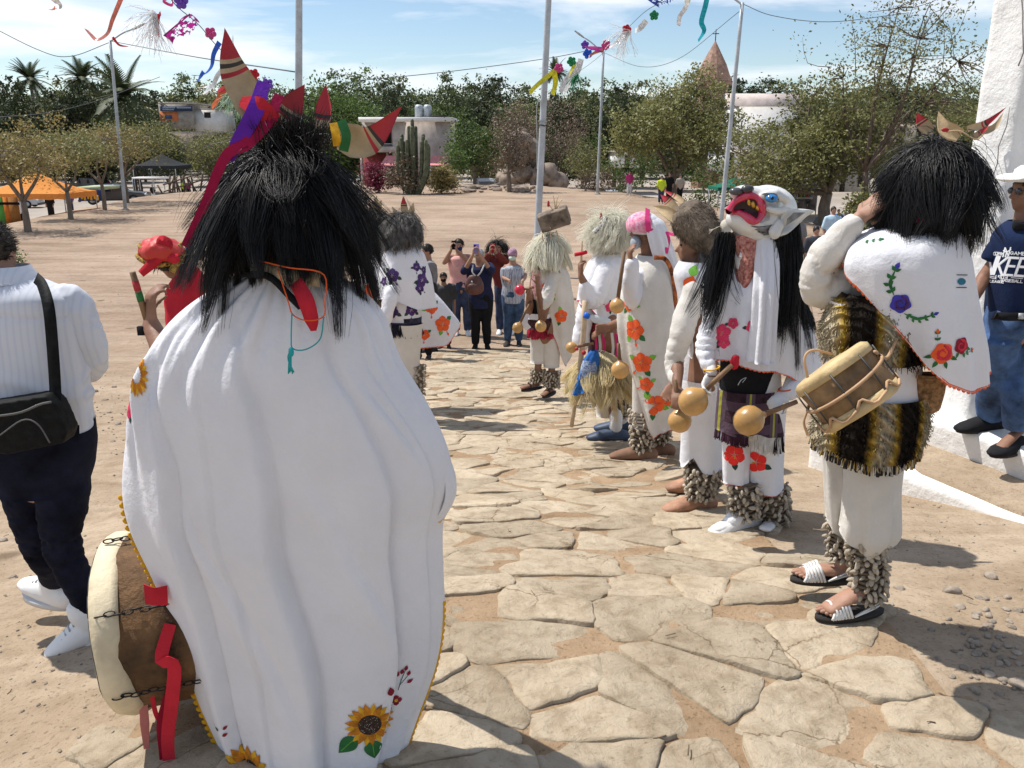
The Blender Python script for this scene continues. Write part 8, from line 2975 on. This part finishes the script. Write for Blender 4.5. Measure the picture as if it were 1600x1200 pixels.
def crowd():
	onlooker('boy in a grey shirt and black face mask standing before the women',694,542,13.1,178,1.22,cloth('grey_tee',(.075,.078,.08)),BLK,SKIN_TAN,(693,436),.45,hairlen=.02,hairn=200,mask=M_BLACK)
	f=onlooker('woman in a pink top and navy face mask filming with a phone',722,520,14.2,178,1.66,cloth('pink_top',(.66,.36,.33)),DEN,SKIN_TAN,(717,383),.0,cloth('white_shoe',(.7,.7,.7)),(709,385),.05,300,cloth('navy_mask',(.025,.03,.11)),1.08)
	f=onlooker('woman in navy with a violet phone and a brown bag slung in front',752,545,13.0,178,1.60,cloth('navy_tunic',(.020,.024,.06)),BLK,SKIN_TAN,(748,392),.6,BLK,(744,392),.05,200,None,1.15,mat('silver_hair',(.45,.45,.46)),hem=.09)
	b=thing('handbag','brown leather backpack hanging in front of the woman in navy','bag',at(741,459,12.7))
	lb=mat('brown_bag_leather',(.115,.05,.042),rough=.5,var=.2)
	c=at(741,444,12.68)
	part('bag_body',remeshed([capsule([c-V3(0,0,.10),c,c+V3(0,0,.09)],[(.15,.07),(.15,.075),(.11,.06)],16,ref=(1,0,0))],.014,3),lb,b)
	part('pocket',remeshed([capsule([c+V3(0,-.05,-.08),c+V3(0,-.05,-.02)],[(.11,.05),(.11,.05)],14,ref=(1,0,0))],.014,3),lb,b)
	part('clasp',ellipsoid(c+V3(-.03,-.09,.05),.016,8,6),M_METAL,b)
	ch=cloth('pale_strap',(.55,.53,.5))
	part('strap',join([tube(spline([at(739,414,12.7),at(738,425,12.64),at(743,431,12.62)],6),.012,5),tube(spline([at(757,412,12.7),at(752,424,12.64),at(746,431,12.62)],6),.012,5)]),ch,b)
	onlooker('woman with long dark hair and a maroon top holding a red phone',789,519,14.4,180,1.62,cloth('maroon_top',(.16,.035,.03)),DEN,SKIN_TAN,(777,383),.9,cloth('white_shoe',(.7,.7,.7)),(770,388),.30,700)
	f=onlooker('woman in a striped sleeveless top with mauve headscarf and pale mask',802,536,13.3,185,1.58,mat('striped_top',(.60,.62,.66),rough=.9,var=.1,scale=30,stretch=(2.5,2.5,.05),col2=(.10,.12,.18)),mat('blue_jeans2',(.045,.085,.16),var=.3,scale=8),SKIN_TAN,(801,400),.0,None,None,.03,0,cloth('pale_green_mask',(.55,.66,.58)),1.1,hem=.06,hands=dict(wrL=(795,438,-.3),elL=(786,434,-.05),wrR=(816,440,-.25),elR=(822,430,0)))
	V,Fq=ellipsoid((0,-.008,.030),(.088,.106,.098),18,12)
	part('headscarf',(f.J['head']+(V*1.58*.56)@f.hM.T,[q for q in Fq if all(V[i][2]>-.012 for i in q)]),mat('mauve_scarf',(.42,.24,.33),var=.25,scale=40),f.t)
	onlooker('man in a grey shirt and tan vest behind the grey wig dancer',668,520,12.6,250,1.66,cloth('grey_shirt',(.20,.20,.22)),BLK,SKIN_TAN,(668,358),.45,hairlen=.03,hairn=250,build=1.1,hands=dict(wrL=(652,392,-.3),elL=(668,425,-.1)))
	onlooker('girl with dark hair peering past the grey wig dancer',661,530,11.6,190,1.30,cloth('dark_tee',(.03,.03,.035)),BLK,SKIN_TAN,(660,400),.45,hairlen=.16,hairn=400)
	f=onlooker('man in a dark vest and plum shirt behind the red turban',289,480,11.0,60,1.62,cloth('plum_shirt',(.17,.055,.085)),BLK,SKIN_TAN,(287,360),.95,hairlen=.03,hairn=250)
	f.shirt(cloth('dark_vest',(.035,.032,.035)),.0,.034,.0,.015,.006,name='vest')
	phone(709,383,13.9,M_BLACK,'black phone held up by the woman in the pink top')
	phone(744,389,12.65,mat('violet_case',(.33,.27,.62),var=.15),'violet phone held up by the woman in navy',.09,.16)
	phone(770,388,14.1,mat('red_case',(.50,.04,.05),var=.1),'red phone held by the woman with long dark hair')
	f=Fig('person','person in red and gold turban and shawl beyond the big white cape',(305,655),4.6,15,1.42)
	f.set(head=(266,412,0),neck=(298,446,.02),shL=(278,470,0),shR=(345,465,0),elL=(290,520,0),wrL=(300,560,0),elR=(350,520,0),wrR=(350,560,0))
	f.body(SKIN_BROWN,.012)
	f.hair(HAIRD,300,.05,rad=.002)
	f.trousers(CLOTH_CR,.9)
	gd=mat('red_gold_brocade',(.52,.03,.035),var=.3,scale=26,rough=.5,col2=(.46,.05,.03))
	part('shawl',wrinkle(remeshed([capsule([f.J['neck']-V3(0,0,.42),f.J['neck']-V3(0,0,.12),f.J['neck']+V3(0,0,-.02),f.J['neck']+V3(0,0,.05)],[(.15,.12),(.155,.12),(.14,.10),(.09,.08)],18,ref=(1,0,0))],.014,3),.012,10,4),M_RED,f.t)
	part('gold_border',tube(spline(ppts([(268,424,-.14),(280,408,-.10),(300,401,-.05),(318,402,0)],4.6),12),[(.012,.02)]*12,6),mat('gold_lace',(.45,.28,.06),var=.5,scale=70,bump=.6),f.t)
	hc=at(252,394,4.6)
	b=part('turban',wrinkle(remeshed([ellipsoid(hc,(.125,.12,.085),20,12),ellipsoid(at(252,392,4.52),(.09,.08,.075),16,10)],.010,2),.0144,24,2),gd,f.t)
	for dz,rr in((.02,.108),(-.035,.126)):
		part('gold_band',tube([hc+V3(rr*math.cos(a),rr*.96*math.sin(a),dz+.02*math.sin(a*2+1))for a in np.linspace(0,6.3,26)],[(.010,.014)]*26,6),mat('gold_lace',(.45,.28,.06),var=.5,scale=70,bump=.6),b)
	for P in([(255,400),(238,412),(220,428)],[(262,402),(272,404),(280,402)],[(250,398),(240,392),(232,398)],[(248,385),(254,376),(266,380)],[(256,396),(262,382),(258,374)]):
		part('red_bow',ribbon(ppts([(*p,-.14)for p in P],4.6),[.035,.055,.04],M_RED,None,normal=V3(.1,-1,.1)),M_RED,b)
crowd()
def tiny(px,py,Y,H,top,bottom,label,face=180,cat='person',group=None):
	b=groundpt(px,py,Y)
	t=thing('person',label,cat,b,group)
	a=R(face)
	f,r=V3(math.sin(a),math.cos(a),0),V3(math.cos(a),-math.sin(a),0)
	P=[capsule([b+V3(0,0,.5)*H,b+V3(0,0,.8)*H],[(.10*H,.07*H),(.105*H,.065*H)],10,ref=r),ellipsoid(b+V3(0,0,.93*H),(.045*H,.05*H,.066*H),10,8),capsule([b+V3(0,0,.8*H),b+V3(0,0,.88*H)],.035*H,7)]
	for q in(-1,1):
		P.append(capsule([b+r*q*.12*H+V3(0,0,.8*H),b+r*q*.15*H+V3(0,0,.62*H),b+r*q*.13*H+f*.06*H+V3(0,0,.47*H)],[.03*H,.026*H,.02*H],7))
		P.append(capsule([b+r*q*.05*H+V3(0,0,.5*H),b+r*q*.06*H+f*.03*q*H+V3(0,0,.04*H),b+r*q*.06*H+f*(.08+.03*q)*H+V3(0,0,.02*H)],[.055*H,.03*H,.025*H],7))
	part('body',remeshed(P,.03,2),SKIN_TAN,t)
	part('shirt',remeshed([capsule([b+V3(0,0,.5)*H,b+V3(0,0,.79)*H],[(.118*H,.085*H),(.12*H,.08*H)],10,ref=r)]+[capsule([b+r*q*.115*H+V3(0,0,.8*H),b+r*q*.15*H+V3(0,0,.64*H)],.042*H,7)for q in(-1,1)],.03,2),top,t)
	part('trousers',remeshed([capsule([b+r*q*.05*H+V3(0,0,.51*H),b+r*q*.06*H+f*.03*q*H+V3(0,0,.08*H)],[.072*H,.045*H],8)for q in(-1,1)],.03,2),bottom,t)
	part('hair',ellipsoid(b+V3(0,0,.945*H)-f*.012*H,(.05*H,.055*H,.062*H),9,7),HAIRD,t)
c_=cloth
TW,TB,TP,TG,TY=c_('tee_white',(.65,.65,.66)),c_('tee_blue',(.05,.12,.38)),c_('tee_magenta',(.50,.05,.20)),c_('skirt_green',(.03,.33,.19)),c_('vest_lime',(.62,.75,.05))
for a in[(983,303,58,1.62,TP,TW,'distant man in a magenta shirt and pale shorts by the dry bush'),(1243,372,22,1.6,c_('tee_grey',(.2,.2,.21)),BLK,'man in grey with sunglasses beyond the ghoul mask'),(1297,384,24,1.62,c_('tee_ice',(.45,.60,.72)),TG,'woman in pale blue top and green skirt near the stalls'),(1272,400,19,1.55,c_('shawl_dark',(.05,.055,.07)),BLK,'woman wrapped in a dark shawl before the stalls'),(1262,398,20,1.0,TW,DEN,'small child in white before the stalls'),(1312,318,46,1.65,TB,DEN,'man in blue shirt beside the blue jeep'),(1033,302,50,1.6,TY,DEN,'person in a yellow cap under the broad mesquite'),(1045,302,52,1.65,BLK,BLK,'person in black under the broad mesquite'),(1062,302,52,1.62,c_('tee_tan',(.36,.32,.27)),BLK,'person in tan beside the mesquite trunk'),(1184,306,44,1.5,BLK,BLK,'person in black under the green canopy'),(87,282,96,1.68,TW,BLK,'person in white walking left of the dark car'),(99,282,97,1.66,TW,BLK,'second person in white left of the dark car, nearer to it'),(167,281,100,1.62,TP,DEN,'person in a magenta top walking right of the dark car'),(177,281,100,1.66,TW,BLK,'person in white beside the one in magenta'),(285,278,92,1.7,TY,BLK,'person in a lime vest by the fence'),(293,278,93,1.66,TP,BLK,'person in red beside the lime vest'),(80,332,52,1.66,BLK,BLK,'person in black under the orange canopy'),(34,338,48,1.6,TW,BLK,'person in white under the orange canopy'),(110,322,55,1.6,TB,DEN,'person in blue behind the orange canopy'),(236,275,84,1.6,BLK,TW,'person in black under the black canopy')]:
	tiny(*a)
# ------------------------------------------------------------------ market, vehicles, streamers
def canopy(px0,px1,peak,eave,foot,Y,m,label,depth=None,legs=True):
	a,b=at(px0,eave,Y),at(px1,eave,Y)
	w=b[0]-a[0]
	d=depth or w
	x0,x1,y0,y1=a[0],b[0],Y,Y+d
	ze,zp=a[2],at((px0+px1)/2,peak,Y+d/2)[2]
	t=thing('canopy',label,'canopy',((x0+x1)/2,Y+d/2,gzf((x0+x1)/2,Y)))
	n=17
	V=[]
	for j in range(n):
		for i in range(n):
			u,v=2*i/(n-1)-1,2*j/(n-1)-1
			r=max(abs(u),abs(v))
			h=(1-r)**1.25-.06*math.sin(math.pi*r)*(1-abs(abs(u)-abs(v)))
			V.append(((x0+x1)/2+u*w/2,(y0+y1)/2+v*d/2,ze+(zp-ze)*h))
	part('roof_cloth',(np.array(V),grid_faces(n,n)),m,t)
	dr=.28*min(1,w/4)
	rim=[(x0,y0),(x1,y0),(x1,y1),(x0,y1),(x0,y0)]
	Q=[]
	for(a0,b0),(a1,b1)in zip(rim,rim[1:]):
		Q+=[(a0+(a1-a0)*f,b0+(b1-b0)*f)for f in np.linspace(0,1,12,endpoint=False)]
	Vv=np.array([(x,y,ze)for x,y in Q]+[(x,y,ze-dr-.03*math.sin(k*2.1))for k,(x,y)in enumerate(Q)])
	k=len(Q)
	part('valance',(Vv,[(i,(i+1)%k,k+(i+1)%k,k+i)for i in range(k)]),m,t,smooth=False)
	for x in(x0+.05,x1-.05):
		for y in(y0+.05,y1-.05):
			part('leg',tube([(x,y,gzf(x,y)-.05),(x,y,ze)],.03,6),M_METAL,t)
	return t
O_CL=cloth('orange_canopy_cloth',(.80,.34,.09),var=.06,transl=.3)
canopy(-40,100,268,303,340,43,O_CL,'orange pop-up canopy beyond the mound\'s left edge',3.4)
canopy(206,274,240,259,290,78,cloth('black_canopy_cloth',(.03,.032,.035)),'black pop-up canopy near the bare tree')
canopy(1122,1190,277,293,325,44,cloth('green_canopy_cloth',(.015,.13,.085)),'dark green canopy left of the market stalls')
def stalls():
	Y=42
	t=thing('market_stall','open market stall under a flat pale tarp behind the ghoul mask','stall',groundpt(1232,325,Y))
	part('tarp',pbox(1186,1279,280.5,285,Y,4),mat('pale_tarp',(.50,.49,.47),var=.15),t)
	for px in(1188,1215,1245,1276):
		part('post',pbox(px,px+1.2,285,335,Y+.1,.05),M_METAL,t)
	part('back_cloth',pbox(1188,1276,285,330,Y+3.5,.1),mat('dim_cloth',(.10,.085,.08),var=.5,scale=2),t)
	part('table',pbox(1200,1270,308,311,Y+.5,1.2),M_CONC,t)
	rg=np.random.default_rng(2)
	cols=[(.5,.05,.06),(.06,.2,.4),(.6,.55,.5),(.05,.05,.06),(.4,.3,.05),(.12,.3,.15)]
	for i in range(14):
		px=1202+i*4.8
		h=rg.uniform(3,7)
		solo('goods_box',pbox(px,px+rg.uniform(2.5,4.3),308-h,307.9,Y+.7,.4),cloth('goods_colour_%d'%(i%6),cols[i%6]),'small box of goods on the stall table under the pale tarp','box','goods on the stall table')
	solo('hanging_sign',pbox(1220,1231,272,279,Y-.2,.06),mat('red_sign',(.72,.05,.02),var=.05),'small red sign board above the pale tarp','sign')
	solo('orange_banner',pbox(1153,1177,271,279,Y+8,.06),mat('orange_banner',(.60,.17,.06),var=.15),'orange banner above the green canopy','banner')
	t=thing('cloth_screen','green and orange striped cloth screen under the orange canopy','screen',groundpt(10,352,40))
	for i,(x0,x1,c)in enumerate(((-60,-8,(.55,.22,.04)),(-8,7,(.10,.32,.07)),(7,15,(.55,.16,.03)),(15,30,(.30,.13,.04)))):
		part('cloth_panel',pbox(x0,x1-.05,308,352,40,.05),cloth('screen_colour_%d'%i,c),t)
	part('dark_band',pbox(-60,30,316,320,39.93,.03),M_BLACK,t)
	t=thing('banner','blue and yellow lettered banner between the orange canopy and slim tree','banner',groundpt(150,318,56))
	part('cloth',pbox(122,158,297,314,56,.06),cloth('banner_blue',(.04,.06,.16)),t)
	part('yellow_shapes',join([pbox(126+k*5,129+k*5,302+(k%2)*3,311+(k%2)*2,55.9,.03)for k in range(6)]),F_YEL,t)
	part('pale_top',pbox(120,160,292,297,56.2,2.5),mat('pale_green_tarp',(.40,.45,.28),var=.1),t)
	t=thing('table','long white table under the black canopy','table',groundpt(228,290,74))
	part('top',pbox(206,258,277,279.5,74,1.4),M_WHITEP,t)
	for px in(207,218,240,256):
		part('leg',pbox(px,px+1,279.5,297,74,.06),M_METAL,t)
	t=thing('log_fence','rough fence of slanting poles beside the bare tree','fence',groundpt(290,300,64))
	for k in range(12):
		px=258+k*5
		a=groundpt(px,300,64)
		part('post',tube([a-[0,0,.1],a+[rg.normal()*.3,0,rg.uniform(.9,1.7)]],.07,6),M_BARK,t)
	for z in(.5,1.0):
		a,b=groundpt(256,300,63.9),groundpt(318,300,63.9)
		part('rail',tube([a+[0,0,z],b+[0,0,z+.3]],.06,6),M_BARK,t)
stalls()
def car(px,py,Y,rz,L,col,label,kind='van',cat='car'):
	b=groundpt(px,py,Y)
	t=thing('parked_car',label,cat,b)
	M=rotz(rz)
	H=.42*L if kind!='sedan' else.33*L
	Wd=.40*L
	prof={'van':[(-.5,.12),(-.5,.5),(-.47,.62),(-.40,.98),(.12,1.0),(.25,.64),(.47,.56),(.5,.45),(.5,.12)],'pickup':[(-.5,.2),(-.5,.56),(-.08,.56),(-.06,.98),(.14,.98),(.24,.60),(.47,.54),(.5,.45),(.5,.2)],'sedan':[(-.5,.2),(-.5,.62),(-.34,.66),(-.22,.98),(.08,1.0),(.24,.66),(.46,.58),(.5,.46),(.5,.2)]}[kind]
	poly=[(x*L,z*H)for x,z in prof]
	A=M@np.stack([V3(1,0,0),V3(0,0,1),V3(0,-1,0)],1)
	paint=mat('car_paint_%s'%label[:12].replace(' ','_'),col,rough=.3,var=.05,spec=.5,coat=.4)
	V,F=prism(poly,Wd,A,b)
	me=remeshed([(V,F)],.07,3)
	part('body',me,paint,t)
	def side(pts,s,nm,m,par,th=.03):
		return part(nm,prism([(x*L,z*H)for x,z in pts],th,A,b+M@V3(0,s*(Wd/2+.0),0)),m,par,smooth=False)
	G=glassy('car_glass')
	for s in(-1,1):
		x0={'van':-.38,'pickup':-.045,'sedan':-.20}[kind]
		side([(x0,.66),(x0+.02,.92),(-.02 if kind!='pickup' else.05,.93),(-.02 if kind!='pickup' else.05,.66)],s,'window',G,t)
		side([(.0 if kind!='pickup' else.065,.66),(.0 if kind!='pickup' else.065,.93),(.11,.92),(.21,.66)],s,'window',G,t)
	for nm,x0,z0,x1,z1 in(('windscreen',.135,.95,.235,.68),('rear_window',prof[3][0]-.012,.92,prof[2][0]-.012,.68)):
		c=[M@V3(x*L,y*Wd*.43,z*H)+b for x,z,y in((x0,z0,-1),(x0,z0,1),(x1,z1,1),(x1,z1,-1))]
		n_=unit(np.cross(c[1]-c[0],c[2]-c[0]))*.03
		part(nm,(np.array(c+[q+n_ for q in c]),[(0,1,2,3),(7,6,5,4),(0,4,5,1),(1,5,6,2),(2,6,7,3),(3,7,4,0)]),G,t,smooth=False)
	for x in(-.31,.31):
		for s in(-1,1):
			c=b+M@V3(x*L,s*Wd*.47,.155*H+.14)
			w=part('wheel',lathe([(.001,-.11),(.30,-.11),(.33,-.07),(.33,.07),(.30,.11),(.001,.11)],18,basis(M@V3(0,1,0)),c),M_SOLE,t)
			part('rim',lathe([(.001,-.125),(.19,-.12),(.19,.12),(.001,.125)],12,basis(M@V3(0,1,0)),c),M_METAL,w)
	for s in(-1,1):
		part('headlight',ellipsoid(b+M@V3(.495*L,s*Wd*.36,.47*H),(.06,.16,.09),8,6,M),M_WHITEP,t)
		part('tail_light',ellipsoid(b+M@V3(-.50*L,s*Wd*.42,.48*H),(.05,.09,.14),8,6,M),M_CARDRED,t)
	for x in(-.51,.51):
		part('bumper',remeshed([box(b+M@V3(x*L,0,.24*H),(.16,Wd*.96,.2),M)],.05,2),M_STEELD,t)
	part('number_plate',box(b+M@V3(-.533*L,0,.36*H),(.02,.34,.16),M),M_WHITEP,t)
car(138,279,98,R(-25)+math.pi,4.3,(.04,.045,.05),'dark hatchback parked in the street at left','van')
car(178,306,60,R(20),4.2,(.06,.06,.065),'dark car behind the straight slim trees','sedan')
car(757,270,92,R(-75),4.6,(.55,.57,.60),'pale pickup truck parked under the green tree','pickup','pickup')
car(1326,318,47,R(8),3.5,(.02,.03,.13),'dark blue jeep behind the mesquite trunk','van')
car(20,300,75,R(10),4.3,(.45,.46,.48),'silver car behind the orange canopy','sedan')
car(955,300,76,R(80),4.3,(.4,.41,.43),'grey car beyond the mound right of the middle pole','sedan')
def rocks_far():
	rg=np.random.default_rng(6)
	m=mat('brown_boulder',(.30,.235,.185),var=.25,scale=1.5,bump=.8,bscale=6,rand=.15)
	t=thing('rocky_mound','brown rocky outcrop with dry vines left of the middle lamp pole','rocks',groundpt(822,286,82))
	for k in range(34):
		f=rg.uniform(0,1)
		px=780+90*rg.uniform(0,1)
		top=284-84*math.exp(-((px-822)/22)**2)*f
		V,F=rock_shape(500+k,rg.uniform(.7,1.5))
		part('boulder',(V*[1,1,1.5]+at(px,top,82+rg.uniform(-2,3)),F),m,t)
	for k in range(46):
		px=rg.uniform(688,850)
		g=groundpt(px,rg.uniform(283,296),rg.uniform(62,70))
		V,F=rock_shape(600+k%9,rg.uniform(.2,.5))
		solo('stone',(V+g+[0,0,.1],F),m,'stone in the low line of rocks along the far plaza edge','stone','rocks along the far plaza edge')
rocks_far()
# ---- strings of paper flowers, streamers and cut paper
FOIL={k:mat('streamer_'+k,c,rough=.3,var=.15,scale=30,transl=.45,spec=.5)for k,c in dict(pink=(.72,.10,.36),purple=(.25,.10,.58),magenta=(.48,.02,.28),blue=(.02,.18,.74),navy=(.02,.06,.36),red=(.60,.02,.04),white=(.78,.79,.80),yellow=(.76,.72,.04),green=(.02,.34,.13),teal=(.01,.46,.55),coral=(.74,.30,.22),orange=(.78,.20,.05),mint=(.55,.72,.58)).items()}
CLEAR=mat('clear_strips',(.92,.94,.96),rough=.15,var=.03,transl=.5,spec=.6)
def paper_flower(px,py,Y,r,c,label):
	t=thing('paper_flower',label,'paper flower',at(px,py,Y))
	ctr=at(px,py,Y)
	k=mpp(px,py,Y)*r
	for i in range(5):
		a=i*1.2566+px
		d=V3(math.cos(a),.25*math.sin(a*2),math.sin(a))
		part('petal',ellipsoid(ctr+d*k*.55,(k*.42,k*.12,k*.42),9,6),FOIL[c],t)
	part('centre',ellipsoid(ctr,k*.25,8,6),FOIL[c],t)
def streamer(pts,w,c,label,Y):
	k=mpp(pts[0][0],pts[0][1],Y)
	rg=np.random.default_rng(int(pts[0][0]))
	P=[at(p[0],p[1],Y+(i*.05))for i,p in enumerate(pts)]
	solo('streamer',ribbon(P,w*k,None,None,twist=rg.uniform(.6,1.8),n=26,normal=V3(.2,-1,.1)),FOIL[c]if c in FOIL else CLEAR,label,'streamer',smooth=False)
def bundle(px,py,Y,n,L,d,m,label,spread,seed=1,rad=.003):
	rg=np.random.default_rng(seed)
	c=at(px,py,Y)
	k=mpp(px,py,Y)
	R0=c+rg.normal(size=(n,3))*.01
	D=np.asarray(d,float)+rg.normal(size=(n,3))*spread
	V,F=strands(R0,D,L*k*rg.uniform(.6,1.1,n),rad,8,.8,(-.1,0,0),.18,seed,taper=.9)
	t=thing('tinsel_tuft',label,'tinsel',c)
	part('strips',(V,F),m,t,kind='stuff')
	part('knot',ellipsoid(c,.02,8,6),m,t)
def cut_paper(q,Y,c,label,seed):
	rg=np.random.default_rng(seed)
	P=[at(x,y,Y)for x,y in q]
	nu,nv=34,18
	H=[(rg.uniform(.06,.94),rg.uniform(.12,.9),rg.uniform(.018,.05))for _ in range(55)]
	V,F=[],[]
	for j in range(nv+1):
		v=j/nv
		for i in range(nu+1):
			u=i/nu
			p=P[0]*(1-u)*(1-v)+P[1]*u*(1-v)+P[2]*u*v+P[3]*(1-u)*v
			V.append(p+V3(0,.04*math.sin(u*7+v*3),.010*math.sin(u*9)))
	for j in range(nv):
		for i in range(nu):
			u,v=(i+.5)/nu,(j+.5)/nv
			if any((u-a)**2+((v-b)*.55)**2<r*r for a,b,r in H):
				continue
			if v>.93-.10*abs(math.sin(u*22)):
				continue
			a=j*(nu+1)+i
			F.append((a,a+1,a+nu+2,a+nu+1))
	t=thing('cut_paper_banner',label,'paper banner',P[0])
	part('paper',(np.array(V),F),FOIL[c],t,kind='stuff')
	part('edge',tube([P[0],P[1]],.006,5),FOIL[c],t)
def bunting():
	Y=6.5
	def line(pts,Ys,label):
		solo('string',tube(spline([at(px,py,y)for(px,py),y in zip(pts,Ys)],30),.004,4),M_WIRE,label,'string')
	line([(255,-60),(268,0),(310,38),(345,78),(400,128),(440,150),(466,160)],[5,6,6.5,7.2,10,14,20],'string of paper flowers at the upper left')
	line([(1075,-60),(1035,0),(1000,25),(940,85),(900,115),(853,145)],[7,9,11,15,18,22],'string of paper flowers running to the strapped pole')
	line([(60,-20),(110,-6),(200,-10),(270,-30)],[6.5]*4,'string above the picture at the far left')
	cut_paper([(297,22),(314,38),(275,68),(256,56)][:4]if False else[(256,56),(297,22),(315,38),(270,70)],Y,'magenta','magenta cut paper banner blowing at the upper left',3)
	paper_flower(283,3,Y,12,'purple','purple paper flower above the magenta cut paper')
	paper_flower(329,52,7,10,'pink','pink paper flower on the string left of the tall horn')
	streamer([(262,-4),(256,2),(268,8),(270,-2)],5,'pink','pink ribbon loop at the top edge',Y)
	streamer([(190,-4),(176,30),(168,52),(152,62),(142,54),(135,46)],7,'coral','coral streamer curling beside the left lamp post',Y)
	streamer([(80,-6),(88,2),(94,10),(86,14)],10,'white','pale streamer end at the top left',Y)
	streamer([(86,12),(82,14),(79,15)],6,'orange','orange tip of the pale streamer',Y)
	streamer([(176,58),(186,70),(200,73)],4,'red','dark red streamer end at the lamp arm',Y)
	streamer([(343,66),(334,84),(330,104),(318,116),(302,118)],8,'blue','blue streamer left of the tall horn',7.2)
	streamer([(318,112),(310,124),(306,128)],6,'blue','short blue streamer tail',7.2)
	streamer([(352,104),(340,118),(332,134),(318,146)],8,'white','white streamer below the blue one',8)
	streamer([(330,134),(320,136),(310,137)],5,'white','small white streamer tail',8)
	streamer([(362,132),(350,142),(340,156),(331,168)],9,'orange','orange streamer beside the horn',9)
	streamer([(362,134),(350,138),(340,142)],9,'red','red streamer beside the orange one',9)
	bundle(368,140,9,90,46,(-.1,0,-.6),FOIL['mint'],'tuft of pale green strips beside the horn',.5,4)
	paper_flower(397,116,9,9,'red','red paper flower behind the tall horn')
	paper_flower(418,132,10,10,'purple','purple paper flower behind the ribbons')
	streamer([(240,18),(236,24),(248,24),(251,20)],5,'red','red loop of ribbon hanging at the upper left',Y)
	streamer([(246,22),(245,38),(247,56)],9,'red','broad red ribbon hanging at the upper left',Y)
	bundle(242,24,Y,70,60,(-.2,0,-1),CLEAR,'clear plastic strips hanging round the red ribbon',.35,5,.0018)
	bundle(240,22,Y,18,60,(-1,0,.3),CLEAR,'clear strips blown sideways to the left',.2,6,.0018)
	cut_paper([(1000,-10),(1058,-22),(1056,2),(1034,14)],9.5,'navy','blue cut paper banner at the top edge',5)
	paper_flower(1022,24,10.5,8,'green','green paper flower below the blue cut paper')
	paper_flower(947,70,14.5,8,'pink','pink paper flower by the distant lamp arm')
	paper_flower(914,70,16,7,'purple','purple paper flower left of the distant lamp arm')
	paper_flower(918,84,16,8,'blue','blue paper flower below the purple one')
	paper_flower(873,106,20,8,'pink','pink paper flower beside the strapped pole')
	paper_flower(893,96,18,8,'green','dark green paper flower near the strapped pole')
	paper_flower(979,46,12.5,8,'red','red paper flower among clear strips')
	streamer([(870,108),(850,124),(834,138),(828,146)],7,'yellow','yellow streamer crossing the strapped pole',20)
	streamer([(866,112),(868,128),(864,148)],8,'yellow','yellow streamer hanging right of the strapped pole',20)
	streamer([(900,96),(894,112),(882,128),(876,144)],8,'white','white streamer beside the yellow ones',18.5)
	streamer([(908,92),(902,112),(888,132),(882,146)],9,'white','broad white streamer right of the yellow ones',18.5)
	streamer([(898,100),(894,108),(888,122)],5,'yellow','narrow yellow streamer between the white ones',18.4)
	bundle(902,116,18,40,26,(-.2,0,-.8),FOIL['green'],'tuft of green strips hanging by the white streamers',.4,7,.006)
	streamer([(944,78),(932,76),(920,74),(914,72)],8,'magenta','magenta ribbon at the distant lamp arm',15.5)
	streamer([(942,78),(930,82),(920,88)],5,'coral','coral ribbon at the distant lamp arm',15.5)
	streamer([(1010,32),(1000,44),(992,48)],9,'white','white ribbon below the green flower',11)
	bundle(984,50,12.5,60,46,(-.6,0,-.5),CLEAR,'clear strips blowing along the right string',.4,8,.003)
	streamer([(982,48),(972,58),(960,68),(952,74)],8,'white','white ribbon along the clear strips',12.5)
	streamer([(1076,0),(1070,14),(1062,26),(1060,40)],7,'white','silver twisted streamer near the top edge',8)
	streamer([(1107,-14),(1102,10),(1096,34),(1100,48),(1091,64)],8,'teal','turquoise streamer hanging left of the tall pale post',8)
	streamer([(1078,-4),(1074,2),(1070,3)],5,'yellow','yellow ribbon tip at the top edge',8)
bunting()
bpy.data.scenes.remove(TMP)
for _o in bpy.data.objects:
	if 'org' in _o:
		del _o['org']
